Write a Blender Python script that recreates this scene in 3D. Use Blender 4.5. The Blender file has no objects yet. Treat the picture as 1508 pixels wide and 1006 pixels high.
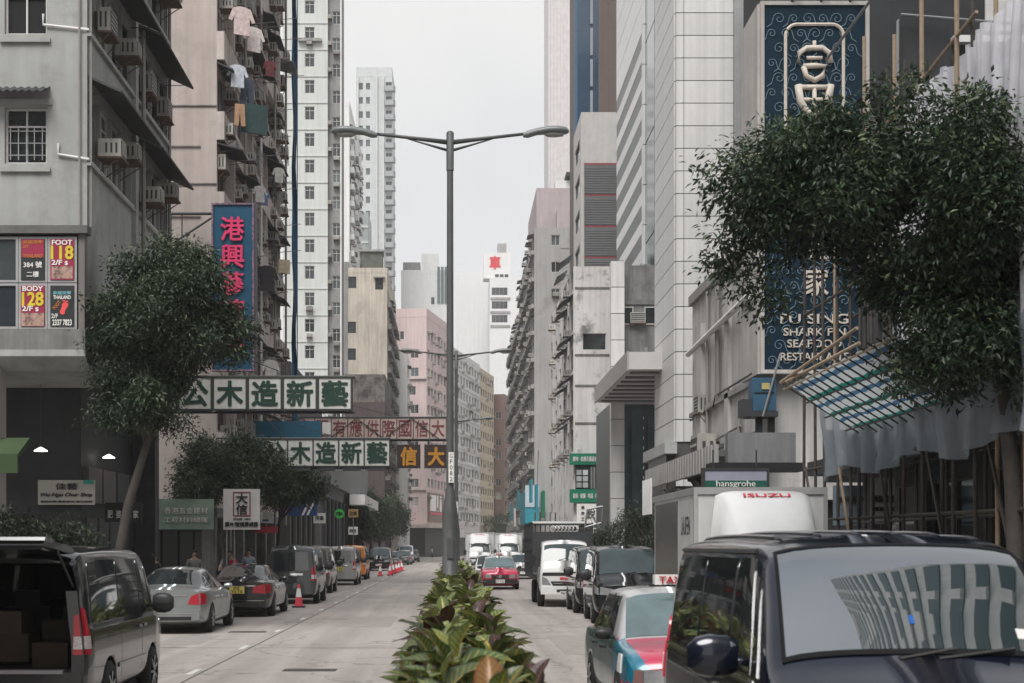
import bpy, math, random
import numpy as np
from mathutils import Vector, Matrix
R = math.radians
rnd = random.Random(7)
nr = np.random.RandomState(5)
sc = bpy.context.scene
COL = sc.collection

# ------------------------------------------------------------------ camera
cam_d = bpy.data.cameras.new('camera'); cam = bpy.data.objects.new('camera', cam_d); COL.objects.link(cam)
cam.location = (0, 0, 2.0); cam.rotation_euler = (R(90), 0, 0)
cam_d.sensor_width = 36; cam_d.lens = 54.9
cam_d.shift_x = 0.0570; cam_d.shift_y = 0.199
cam_d.clip_start = 0.1; cam_d.clip_end = 6000
cam_d.dof.use_dof = True; cam_d.dof.focus_distance = 48; cam_d.dof.aperture_fstop = 4.0
sc.camera = cam
# ------------------------------------------------------------------ sky, sun, exposure
SUN_DIR = Vector((0.16, 0.57, -0.80)).normalized()
w = bpy.data.worlds.new('World'); sc.world = w; w.use_nodes = True
nt = w.node_tree; nt.nodes.clear()
sky = nt.nodes.new('ShaderNodeTexSky'); sky.sky_type = 'NISHITA'; sky.sun_disc = False
sky.sun_elevation = math.asin(-SUN_DIR.z); sky.sun_rotation = math.atan2(-SUN_DIR.x, -SUN_DIR.y)
hs = nt.nodes.new('ShaderNodeHueSaturation'); hs.inputs['Saturation'].default_value = 0.85
tc = nt.nodes.new('ShaderNodeTexCoord'); nz = nt.nodes.new('ShaderNodeTexNoise')
nz.inputs['Scale'].default_value = 2.2; nz.inputs['Detail'].default_value = 5
cr = nt.nodes.new('ShaderNodeValToRGB')
cr.color_ramp.elements[0].position = .32; cr.color_ramp.elements[0].color = (4.2, 4.16, 4.11, 1)
cr.color_ramp.elements[1].position = .7; cr.color_ramp.elements[1].color = (5.5, 5.44, 5.37, 1)
mx = nt.nodes.new('ShaderNodeMix'); mx.data_type = 'RGBA'; mx.inputs[0].default_value = 0.85
bg = nt.nodes.new('ShaderNodeBackground'); bg.inputs['Strength'].default_value = 0.076
out = nt.nodes.new('ShaderNodeOutputWorld')
L_ = nt.links.new
gp = nt.nodes.new('ShaderNodeMapRange'); gp.inputs[1].default_value = .36; gp.inputs[2].default_value = .5; gp.inputs[3].default_value = .9; gp.inputs[4].default_value = .97   # thinner cloud lets some blue through
sz = nt.nodes.new('ShaderNodeSeparateXYZ'); L_(tc.outputs['Generated'], sz.inputs[0])      # the cloud veil is thickest towards the horizon
gz = nt.nodes.new('ShaderNodeMapRange'); gz.inputs[1].default_value = .4; gz.inputs[2].default_value = .95; gz.inputs[3].default_value = 1; gz.inputs[4].default_value = .6; L_(sz.outputs[2], gz.inputs[0])
gm = nt.nodes.new('ShaderNodeMath'); gm.operation = 'MULTIPLY'; L_(nz.outputs[0], gp.inputs[0]); L_(gp.outputs[0], gm.inputs[0]); L_(gz.outputs[0], gm.inputs[1]); L_(gm.outputs[0], mx.inputs[0])
L_(sky.outputs[0], hs.inputs['Color']); L_(tc.outputs['Generated'], nz.inputs['Vector']); L_(nz.outputs[0], cr.inputs[0])
L_(hs.outputs[0], mx.inputs[6]); L_(cr.outputs[0], mx.inputs[7]); L_(mx.outputs[2], bg.inputs['Color']); L_(bg.outputs[0], out.inputs[0])
sd = bpy.data.lights.new('sun', 'SUN'); sd.energy = 1.5; sd.angle = R(32); sd.color = (1, .98, .95)
sun = bpy.data.objects.new('sun', sd); COL.objects.link(sun); sun.location = (-20, -30, 80)
sun.rotation_euler = SUN_DIR.to_track_quat('-Z', 'Y').to_euler()
sc.view_settings.view_transform = 'Standard'; sc.view_settings.look = 'None'
sc.view_settings.exposure = 1.32; sc.view_settings.gamma = 1.0; sc.view_settings.use_curve_mapping = False
sc.render.engine = 'CYCLES'
cy = sc.cycles
cy.use_denoising = True; cy.max_bounces = 6; cy.diffuse_bounces = 3; cy.glossy_bounces = 3; cy.transmission_bounces = 3
cy.volume_bounces = 1; cy.caustics_reflective = False; cy.caustics_refractive = False; cy.transparent_max_bounces = 6

# ------------------------------------------------------------------ materials
MATS = {}
def mat(name, col, rough=.6, metal=0, var=.12, vs=1.2, streak=0, ss=1.0, bump=0, bs=30, ior=1.45, coat=0, rand=0, extra=None, dirt=None):
    if name in MATS: return MATS[name]
    m = bpy.data.materials.new(name); MATS[name] = m; m.use_nodes = True
    t = m.node_tree; N = t.nodes; b = N['Principled BSDF']; lk = t.links.new
    b.inputs['Roughness'].default_value = rough; b.inputs['Metallic'].default_value = metal
    b.inputs['IOR'].default_value = ior; b.inputs['Coat Weight'].default_value = coat; b.inputs['Coat Roughness'].default_value = .04
    rgb = N.new('ShaderNodeRGB'); rgb.outputs[0].default_value = (*col, 1); cur = rgb.outputs[0]
    tcn = N.new('ShaderNodeTexCoord'); co = tcn.outputs['Object']
    def mult(cur, fac_socket, lo, hi):
        mr = N.new('ShaderNodeMapRange'); mr.inputs[1].default_value = .3; mr.inputs[2].default_value = .7
        mr.inputs[3].default_value = lo; mr.inputs[4].default_value = hi; lk(fac_socket, mr.inputs[0])
        vm = N.new('ShaderNodeVectorMath'); vm.operation = 'SCALE'; lk(cur, vm.inputs[0]); lk(mr.outputs[0], vm.inputs['Scale'])
        return vm.outputs[0]
    if var:
        n = N.new('ShaderNodeTexNoise'); n.inputs['Scale'].default_value = vs; n.inputs['Detail'].default_value = 6; n.inputs['Roughness'].default_value = .65
        lk(co, n.inputs['Vector']); cur = mult(cur, n.outputs[0], 1 - var, 1 + var)
        mr2 = N.new('ShaderNodeMapRange'); mr2.inputs[3].default_value = max(0, rough - .08); mr2.inputs[4].default_value = min(1, rough + .08)
        lk(n.outputs[0], mr2.inputs[0]); lk(mr2.outputs[0], b.inputs['Roughness'])
    if streak:
        mp = N.new('ShaderNodeMapping'); mp.inputs['Scale'].default_value = (1.7 * ss, 1.7 * ss, .09 * ss); lk(co, mp.inputs['Vector'])
        n = N.new('ShaderNodeTexNoise'); n.inputs['Scale'].default_value = 1.6; n.inputs['Detail'].default_value = 7; n.inputs['Roughness'].default_value = .7
        lk(mp.outputs[0], n.inputs['Vector']); cur = mult(cur, n.outputs[0], 1 - streak, 1.04)
    if dirt:   # (colour, low, high): patches of another colour
        n = N.new('ShaderNodeTexNoise'); n.inputs['Scale'].default_value = dirt[3] if len(dirt) > 3 else .5; n.inputs['Detail'].default_value = 9; n.inputs['Roughness'].default_value = .72
        lk(co, n.inputs['Vector'])
        mr = N.new('ShaderNodeMapRange'); mr.inputs[1].default_value = dirt[1]; mr.inputs[2].default_value = dirt[2]; lk(n.outputs[0], mr.inputs[0])
        mix = N.new('ShaderNodeMix'); mix.data_type = 'RGBA'; lk(mr.outputs[0], mix.inputs[0]); lk(cur, mix.inputs[6]); mix.inputs[7].default_value = (*dirt[0], 1); cur = mix.outputs[2]
    if rand:
        oi = N.new('ShaderNodeObjectInfo'); mr = N.new('ShaderNodeMapRange'); mr.inputs[3].default_value = 1 - rand; mr.inputs[4].default_value = 1 + rand
        lk(oi.outputs['Random'], mr.inputs[0]); vm = N.new('ShaderNodeVectorMath'); vm.operation = 'SCALE'; lk(cur, vm.inputs[0]); lk(mr.outputs[0], vm.inputs['Scale']); cur = vm.outputs[0]
    if bump:
        n = N.new('ShaderNodeTexNoise'); n.inputs['Scale'].default_value = bs; n.inputs['Detail'].default_value = 4; lk(co, n.inputs['Vector'])
        bp = N.new('ShaderNodeBump'); bp.inputs['Strength'].default_value = bump; bp.inputs['Distance'].default_value = .02
        lk(n.outputs[0], bp.inputs['Height']); lk(bp.outputs[0], b.inputs['Normal'])
    if extra: cur = extra(m, N, lk, b, cur, co) or cur
    lk(cur, b.inputs['Base Color'])
    return m
def emit(name, col, strength):
    if name in MATS: return MATS[name]
    m = mat(name, col, .4, var=0); b = m.node_tree.nodes['Principled BSDF']
    b.inputs['Emission Color'].default_value = (*col, 1); b.inputs['Emission Strength'].default_value = strength
    return m

# ------------------------------------------------------------------ mesh builder
class MB:
    def __init__(s): s.v = []; s.f = []; s.m = []; s.uv = None
    def add(s, vs, fs, mi=0):
        o = len(s.v); s.v.extend([tuple(p) for p in vs]); s.f.extend([tuple(i + o for i in f) for f in fs]); s.m.extend([mi] * len(fs)); return s
    def quad(s, a, b, c, d, mi=0): return s.add([a, b, c, d], [(0, 1, 2, 3)], mi)
    def box(s, x0, x1, y0, y1, z0, z1, mi=0):
        return s.add([(x0, y0, z0), (x1, y0, z0), (x1, y1, z0), (x0, y1, z0), (x0, y0, z1), (x1, y0, z1), (x1, y1, z1), (x0, y1, z1)],
                     [(0, 3, 2, 1), (4, 5, 6, 7), (0, 1, 5, 4), (1, 2, 6, 5), (2, 3, 7, 6), (3, 0, 4, 7)], mi)
    def cbox(s, c, d, mi=0): return s.box(c[0]-d[0]/2, c[0]+d[0]/2, c[1]-d[1]/2, c[1]+d[1]/2, c[2]-d[2]/2, c[2]+d[2]/2, mi)
    def prism(s, poly, axis, a0, a1, mi=0):
        """polygon of 2-d points extruded along axis ('x': (y,z), 'y': (x,z), 'z': (x,y))"""
        n = len(poly)
        def P(p, a): return {'x': (a, p[0], p[1]), 'y': (p[0], a, p[1]), 'z': (p[0], p[1], a)}[axis]
        vs = [P(p, a0) for p in poly] + [P(p, a1) for p in poly]
        fs = [tuple(range(n))[::-1], tuple(range(n, 2 * n))] + [(i, (i + 1) % n, n + (i + 1) % n, n + i) for i in range(n)]
        return s.add(vs, fs, mi)
    def tube(s, pts, r, n=8, mi=0, cap=True):
        pts = [Vector(p) for p in pts]; rs = r if isinstance(r, (list, tuple)) else [r] * len(pts)
        vs = []; fs = []
        for i, p in enumerate(pts):
            d = (pts[min(i + 1, len(pts) - 1)] - pts[max(i - 1, 0)]).normalized()
            u = d.cross(Vector((0, 0, 1)) if abs(d.z) < .9 else Vector((1, 0, 0))).normalized(); v = d.cross(u)
            for k in range(n):
                a = 2 * math.pi * k / n; vs.append(p + (u * math.cos(a) + v * math.sin(a)) * rs[i])
        for i in range(len(pts) - 1):
            for k in range(n):
                fs.append((i * n + k, i * n + (k + 1) % n, (i + 1) * n + (k + 1) % n, (i + 1) * n + k))
        if cap: fs += [tuple(range(n))[::-1], tuple(range((len(pts) - 1) * n, len(pts) * n))]
        return s.add(vs, fs, mi)
    def lathe(s, prof, n=16, c=(0, 0, 0), axis='z', mi=0):
        vs = []; fs = []
        for (r, h) in prof:
            for k in range(n):
                a = 2 * math.pi * k / n; x, y = r * math.cos(a), r * math.sin(a)
                p = (x, y, h) if axis == 'z' else (h, x, y)
                vs.append((p[0] + c[0], p[1] + c[1], p[2] + c[2]))
        m = len(prof)
        for i in range(m - 1):
            for k in range(n): fs.append((i * n + k, i * n + (k + 1) % n, (i + 1) * n + (k + 1) % n, (i + 1) * n + k))
        fs += [tuple(range(n)), tuple(range((m - 1) * n, m * n))]
        return s.add(vs, fs, mi)
    def grid(s, pts, mi=0, closed=False):
        nu = len(pts); nv = len(pts[0]); vs = [p for row in pts for p in row]
        fs = [(i * nv + j, i * nv + j + 1, (i + 1) * nv + j + 1, (i + 1) * nv + j) for i in range(nu - 1) for j in range(nv - 1)]
        return s.add(vs, fs, mi)
    def mesh(s, name, mats, smooth=False):
        me = bpy.data.meshes.new(name); me.from_pydata(s.v, [], s.f)
        for m in (mats if isinstance(mats, (list, tuple)) else [mats]): me.materials.append(m)
        if any(s.m): me.polygons.foreach_set('material_index', s.m)
        if smooth: me.polygons.foreach_set('use_smooth', [True] * len(s.f))
        if s.uv is not None:
            ul = me.uv_layers.new(name='uv'); li = np.zeros(len(me.loops), dtype=np.int32); me.loops.foreach_get('vertex_index', li)
            ul.data.foreach_set('uv', np.asarray(s.uv, dtype=np.float32)[li].ravel())
        me.update(); return me
    def build(s, name, mats, parent=None, smooth=False, loc=(0, 0, 0), rz=0, world=False):
        return put(name, s.mesh(name, mats, smooth), parent, loc, rz, world)
def put(name, me, parent=None, loc=(0, 0, 0), rz=0, world=False):
    o = bpy.data.objects.new(name, me); COL.objects.link(o)
    l = Vector(loc)
    if parent is not None:
        o.parent = parent
        if world: l = l - ORI.get(root_of(parent), Vector((0, 0, 0))) if parent.parent is None else l
    o.location = l
    if rz: o.rotation_euler = (0, 0, rz)
    return o
ORI = {}
def root_of(o):
    while o.parent is not None: o = o.parent
    return o.name
def tag(o, label=None, cat=None, group=None, kind=None):
    if label: o['label'] = label
    if cat: o['category'] = cat
    if group: o['group'] = group
    if kind: o['kind'] = kind
    return o
def thing(name, label, cat, loc=(0, 0, 0), rz=0, group=None):
    o = bpy.data.objects.new(name, None); COL.objects.link(o); o.location = loc; o.rotation_euler = (0, 0, rz)
    o.empty_display_size = .3; ORI[o.name] = Vector(loc)
    return tag(o, label, cat, group)
def struct(name, mb, m, smooth=False): return tag(mb.build(name, m, None, smooth), kind='structure')
def copy_tree(o, parent=None):
    c = o.copy(); COL.objects.link(c); c.parent = parent
    for ch in list(o.children): copy_tree(ch, c)
    return c

# ------------------------------------------------------------------ lettering
_tc = bpy.data.curves.new('letter_curve', 'FONT'); _to = bpy.data.objects.new('letter_curve', _tc)
_tcache = {}
def text_mesh(body, bold=0.0, depth=.02, material=None, shear=0):
    key = (body, bold, depth, material.name if material else '', shear)
    if key in _tcache: return _tcache[key]
    _tc.body = body; _tc.extrude = depth; _tc.size = 1; _tc.shear = shear; _tc.resolution_u = 3
    me = bpy.data.meshes.new_from_object(_to)
    n = len(me.vertices); co = np.zeros(n * 3, dtype=np.float32); me.vertices.foreach_get('co', co); co = co.reshape(-1, 3)
    mn, mxx = co.min(0), co.max(0); c = (mn + mxx) / 2; c[2] = 0; co -= c
    q = np.stack([co[:, 0], -co[:, 2], co[:, 1]], 1)           # stand up, face -y
    if bold:      # heavier strokes: the glyph repeated on a small circle, each copy a hair in front of the last
        polys = [tuple(p.vertices) for p in me.polygons]; V = []; F = []; nb = 7
        for k in range(nb):
            a = 2 * math.pi * k / (nb - 1); off = np.array([0, 0, 0] if k == nb - 1 else [bold * math.cos(a), 0, bold * math.sin(a)]) + np.array([0, -.0008 * k, 0])
            F += [tuple(i + k * n for i in p) for p in polys]; V.append(q + off)
        me = bpy.data.meshes.new('lettering'); me.from_pydata(np.concatenate(V).tolist(), [], F)
    else: me.vertices.foreach_set('co', q.ravel()); me.materials.clear()
    if material: me.materials.append(material)
    me.update(); me.name = 'lettering'
    _tcache[key] = (me, float(mxx[0] - mn[0]), float(mxx[1] - mn[1])); return _tcache[key]
def letters(body, w, h, material, parent, loc, rz=0, bold=0.0, name='lettering', fit=True, depth=.02, shear=0):
    """lettering centred at loc (parent space) in a w x h field"""
    me, tw, th = text_mesh(body, bold, depth, material, shear)
    o = put(name, me, parent, loc, rz)
    if fit: o.scale = (w / tw, 1, h / th)
    else:
        k = min(w / tw, h / th); o.scale = (k, 1, k)
    return o
# ------------------------------------------------------------------ shared materials
def glass_mat(name, col, rough=.05, ior=1.7, var=.25):
    return mat(name, col, rough, ior=ior, var=var, vs=1.5, rand=.25)
G_DARK = glass_mat('glass_dark', (.025, .03, .034)); G_MID = glass_mat('glass_mid', (.07, .085, .09)); G_CURT = glass_mat('glass_curtain', (.3, .29, .27), .12)
G_TEAL = glass_mat('glass_teal', (.05, .085, .09), .05, 1.9); G_OPEN = mat('room_dark', (.012, .013, .015), .9, var=0)
FR_WHITE = mat('frame_white', (.55, .54, .52), .5, var=.15); FR_ALU = mat('frame_alu', (.38, .38, .38), .4, .3); FR_DARK = mat('frame_dark', (.05, .05, .055), .5)
AC_BODY = mat('ac_body', (.48, .46, .42), .5, var=.2, vs=3, streak=.3, ss=4, rand=.25); AC_GRILLE = mat('ac_grille', (.05, .05, .05), .6)
AWN_DARK = mat('awning_dark', (.05, .052, .055), .75, var=.3, vs=2, rand=.3); AWN_GREY = mat('awning_grey', (.16, .16, .155), .7, var=.3, vs=2, rand=.3)
CONC = mat('concrete', (.33, .32, .305), .85, var=.2, vs=.8, streak=.35, bump=.3)
CONC_D = mat('concrete_dirty', (.2, .2, .19), .85, var=.3, vs=1.2, streak=.5, bump=.4)
STEEL = mat('steel_grey', (.24, .245, .25), .45, .6, var=.12); STEEL_D = mat('steel_dark', (.05, .052, .056), .5, .3)
RUST = mat('rusty_iron', (.11, .07, .05), .8, var=.3, vs=6); BLACK = mat('black_plastic', (.015, .015, .016), .5, var=0)
WHITE_P = mat('white_paint', (.68, .67, .65), .5, var=.1, vs=3); PIPE = mat('drain_pipe', (.3, .28, .26), .6, streak=.4)
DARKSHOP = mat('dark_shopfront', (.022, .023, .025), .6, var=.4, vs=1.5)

# ------------------------------------------------------------------ ground, road, pavements
def road_extra(m, N, lk, b, cur, co):
    mp = N.new('ShaderNodeMapping'); mp.inputs['Scale'].default_value = (1.6, .05, 1); lk(co, mp.inputs['Vector'])
    n = N.new('ShaderNodeTexNoise'); n.inputs['Scale'].default_value = 1; n.inputs['Detail'].default_value = 6; lk(mp.outputs[0], n.inputs['Vector'])
    mr = N.new('ShaderNodeMapRange'); mr.inputs[1].default_value = .35; mr.inputs[2].default_value = .65; mr.inputs[3].default_value = .8; mr.inputs[4].default_value = 1.08; lk(n.outputs[0], mr.inputs[0])
    vm = N.new('ShaderNodeVectorMath'); vm.operation = 'SCALE'; lk(cur, vm.inputs[0]); lk(mr.outputs[0], vm.inputs['Scale'])
    n2 = N.new('ShaderNodeTexNoise'); n2.inputs['Scale'].default_value = .22; n2.inputs['Detail'].default_value = 8; n2.inputs['Roughness'].default_value = .7; lk(co, n2.inputs['Vector'])
    m2 = N.new('ShaderNodeMapRange'); m2.inputs[1].default_value = .58; m2.inputs[2].default_value = .72; lk(n2.outputs[0], m2.inputs[0])
    mix = N.new('ShaderNodeMix'); mix.data_type = 'RGBA'; lk(m2.outputs[0], mix.inputs[0]); lk(vm.outputs[0], mix.inputs[6]); mix.inputs[7].default_value = (.23, .205, .19, 1)
    mp3 = N.new('ShaderNodeMapping'); mp3.inputs['Scale'].default_value = (.9, .16, 1); lk(co, mp3.inputs['Vector'])      # oil drips and worn wheel tracks
    n3 = N.new('ShaderNodeTexNoise'); n3.inputs['Scale'].default_value = 1.7; n3.inputs['Detail'].default_value = 9; n3.inputs['Roughness'].default_value = .75; lk(mp3.outputs[0], n3.inputs['Vector'])
    m3 = N.new('ShaderNodeMapRange'); m3.inputs[1].default_value = .55; m3.inputs[2].default_value = .75; m3.inputs[4].default_value = .75; lk(n3.outputs[0], m3.inputs[0])
    mx3 = N.new('ShaderNodeMix'); mx3.data_type = 'RGBA'; lk(m3.outputs[0], mx3.inputs[0]); lk(mix.outputs[2], mx3.inputs[6]); mx3.inputs[7].default_value = (.17, .15, .14, 1)
    vo = N.new('ShaderNodeTexVoronoi'); vo.feature = 'DISTANCE_TO_EDGE'; vo.inputs['Scale'].default_value = .33; nw = N.new('ShaderNodeTexNoise'); nw.inputs['Scale'].default_value = 1.3; nw.inputs['Detail'].default_value = 5; lk(co, nw.inputs['Vector'])
    va = N.new('ShaderNodeMixRGB'); va.blend_type = 'ADD'; va.inputs[0].default_value = 1.2; lk(co, va.inputs[1]); lk(nw.outputs['Color'], va.inputs[2]); lk(va.outputs[0], vo.inputs['Vector'])
    m4 = N.new('ShaderNodeMapRange'); m4.inputs[1].default_value = .004; m4.inputs[2].default_value = .012; m4.inputs[3].default_value = .55; m4.inputs[4].default_value = 0; lk(vo.outputs['Distance'], m4.inputs[0])
    mx4 = N.new('ShaderNodeMix'); mx4.data_type = 'RGBA'; lk(m4.outputs[0], mx4.inputs[0]); lk(mx3.outputs[2], mx4.inputs[6]); mx4.inputs[7].default_value = (.12, .11, .1, 1)
    return mx4.outputs[2]
M_ROAD = mat('road_concrete', (.36, .325, .3), .75, var=.1, vs=9, bump=.25, bs=120, extra=road_extra)
M_PAVE = mat('pavement', (.25, .24, .23), .8, var=.2, vs=2, bump=.2)
M_KERB = mat('kerb_granite', (.3, .29, .28), .7, var=.2, vs=4)
M_MARK = mat('road_paint', (.62, .6, .57), .6, var=.15, vs=6, dirt=((.36, .33, .3), .5, .7, 9))
M_JOINT = mat('road_joint', (.14, .125, .115), .9)
struct('ground', MB().quad((-320, -200, -.03), (320, -200, -.03), (320, 900, -.03), (-320, 900, -.03)), mat('ground_grey', (.2, .19, .18), .9))
T = math.tan(R(10.6)); YB = 247.0; YE = 520.0; SH = (YE - YB) * T
road = struct('road', MB().add([(-7.7, -40, 0), (6.3, -40, 0), (6.3, YB, 0), (-7.7, YB, 0), (-7.7 + SH, YE, 0), (6.3 + SH, YE, 0)], [(0, 1, 2, 3), (3, 2, 5, 4)]), M_ROAD)
for nm, xa, xb in (('pavement', -7.7, -30), ('pavement', 6.3, 30)):
    kx = -.15 if xa < 0 else .15
    struct(nm, MB().add([(xa + kx, -40, .14), (xb, -40, .14), (xb, YB, .14), (xa + kx, YB, .14), (xb + SH, YE, .14), (xa + kx + SH, YE, .14)], [(0, 1, 2, 3), (3, 2, 4, 5)]), M_PAVE)
    kb = MB(); poly = [(xa, -.02), (xa, .125), (xa + kx * .2, .145), (xa + kx, .145), (xa + kx, -.02)]
    kb.prism(poly, 'y', -40, YB)
    kerb = struct('kerb', kb, M_KERB)
dash = MB().box(-.055, .055, 0, 1.05, .002, .006).mesh('lane_marking', M_MARK)
for k in range(0, 24): put('lane_marking', dash, road, (-4.1, 12.2 + 5.95 * k, 0))
put('road_joint', MB().box(-.02, .02, 0, 230, .001, .004).mesh('road_joint', M_JOINT), road, (-3.96, 5, 0))
cj = MB().box(-3.0, 3.0, -.012, .012, .001, .0035).mesh('road_joint', M_JOINT)
for k in range(14): put('road_joint', cj, road, (-.9 - 3.06, 18.5 + 11.9 * k, 0)); 
cj2 = MB().box(-2.5, 2.5, -.012, .012, .001, .0035).mesh('road_joint', M_JOINT)
for k in range(14): put('road_joint', cj2, road, (3.3, 21.5 + 11.9 * k, 0))
for x, y, l in ((-6.3, 30.5, 2.2), (-5.9, 70, 2.0), (-5.2, 33.2, 1.2)):
    put('road_patch_seam', MB().box(-l / 2, l / 2, -.01, .01, .001, .0035).mesh('road_patch_seam', M_JOINT), road, (x, y, 0), R(4))
for x, y, w_, l in ((-2.2, 41, 1.3, 5.5), (-5.6, 33, .9, 3.0), (2.6, 31.5, 1.1, 6.0), (-1.6, 60, 1.0, 9.0)):
    put('trench_patch', MB().box(-w_/2, w_/2, -l/2, l/2, .001, .004).mesh('trench_patch', mat('patch_concrete', (.3, .272, .252), .8, var=.18, vs=3, bump=.3, bs=80)), road, (x, y, 0))
def gully(x, y, w_=.75, d_=.38):
    t = thing('drain_grate', 'cast iron drain grate in the road %s' % ('between the planter and the dashed line' if x > -4 else 'behind the silver saloon'), 'drain grate', (x, y, .001))
    MB().box(-w_/2 - .05, w_/2 + .05, -d_/2 - .05, d_/2 + .05, 0, .004).build('grate_frame', mat('iron', (.07, .065, .06), .6, .3), t)
    bar = MB().box(-.012, .012, -d_/2, d_/2, .004, .012).mesh('bar', mat('iron_bar', (.12, .115, .11), .5, .4))
    for i in range(13): put('bar', bar, t, (-w_/2 + (i + .5) * w_ / 13, 0, 0))
gully(-2.3, 25.0); gully(-4.75, 36.0)

# ------------------------------------------------------------------ building kit
_wm = {}
def win_meshes(w_, h_, cols, rows, fm, pm, t_=.05, top=0):
    k = (w_, h_, cols, rows, fm.name, pm.name, t_, top)
    if k in _wm: return _wm[k]
    b = MB(); W, H = w_ / 2, h_ / 2; d0, d1 = -.03, .05
    b.box(-W, W, d0, d1, -H, -H + t_); b.box(-W, W, d0, d1, H - t_, H); b.box(-W, -W + t_, d0, d1, -H + t_, H - t_); b.box(W - t_, W, d0, d1, -H + t_, H - t_)
    for i in range(1, cols): x = -W + w_ * i / cols; b.box(x - t_ * .4, x + t_ * .4, d0 + .004, d1, -H + t_, H - t_)
    for i in range(1, rows): z = -H + h_ * i / rows; b.box(-W + t_, W - t_, d0 + .008, d1, z - t_ * .4, z + t_ * .4)
    if top: z = H - top; b.box(-W + t_, W - t_, d0 + .008, d1, z - t_ * .4, z + t_ * .4)
    p = MB().box(-W + .01, W - .01, .02, .035, -H + .01, H - .01)
    _wm[k] = (b.mesh('window', fm), p.mesh('pane', pm)); return _wm[k]
_ac = {}
def ac_mesh(kind=0):
    if kind in _ac: return _ac[kind]
    b = MB(); w_, h_, d = ((.62, .42, .55), (.8, .55, .3), (.5, .36, .5))[kind]
    b.box(-w_/2, w_/2, -d, 0, 0, h_, 0); b.box(-w_/2 + .04, w_/2 - .04, -d - .012, -d + .002, .05, h_ - .05, 1)
    for i in range(4): z = .08 + (h_ - .14) * i / 4; b.box(-w_/2 + .05, w_/2 - .05, -d - .02, -d - .01, z, z + .035, 0)
    b.box(-w_/2 - .05, w_/2 + .05, -d - .05, .0, -.06, -.02, 2); b.tube([(-w_/2, 0, -.4), (-w_/2, -d, -.05)], .015, 4, 2); b.tube([(w_/2, 0, -.4), (w_/2, -d, -.05)], .015, 4, 2)
    for i in range(3): b.box(-w_/2 - .006, w_/2 + .006, -d + .08 + i * .12, -d + .13 + i * .12, .08, h_ - .1, 1)
    _ac[kind] = b.mesh('air_conditioner', [AC_BODY, AC_GRILLE, RUST]); return _ac[kind]
_aw = {}
def awn_mesh(w_, o_, drop, m):
    k = (round(w_, 2), o_, drop, m.name)
    if k not in _aw:
        b = MB(); b.prism([(0, 0), (-o_, -drop), (-o_, -drop - .05), (-o_ + .03, -drop - .05), (0, -.05)], 'x', -w_/2, w_/2)
        for s in (-1, 1): b.tube([(s * w_ * .45, 0, -.35), (s * w_ * .45, -o_ * .85, -drop)], .012, 4)
        _aw[k] = b.mesh('awning', m)
    return _aw[k]
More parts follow.
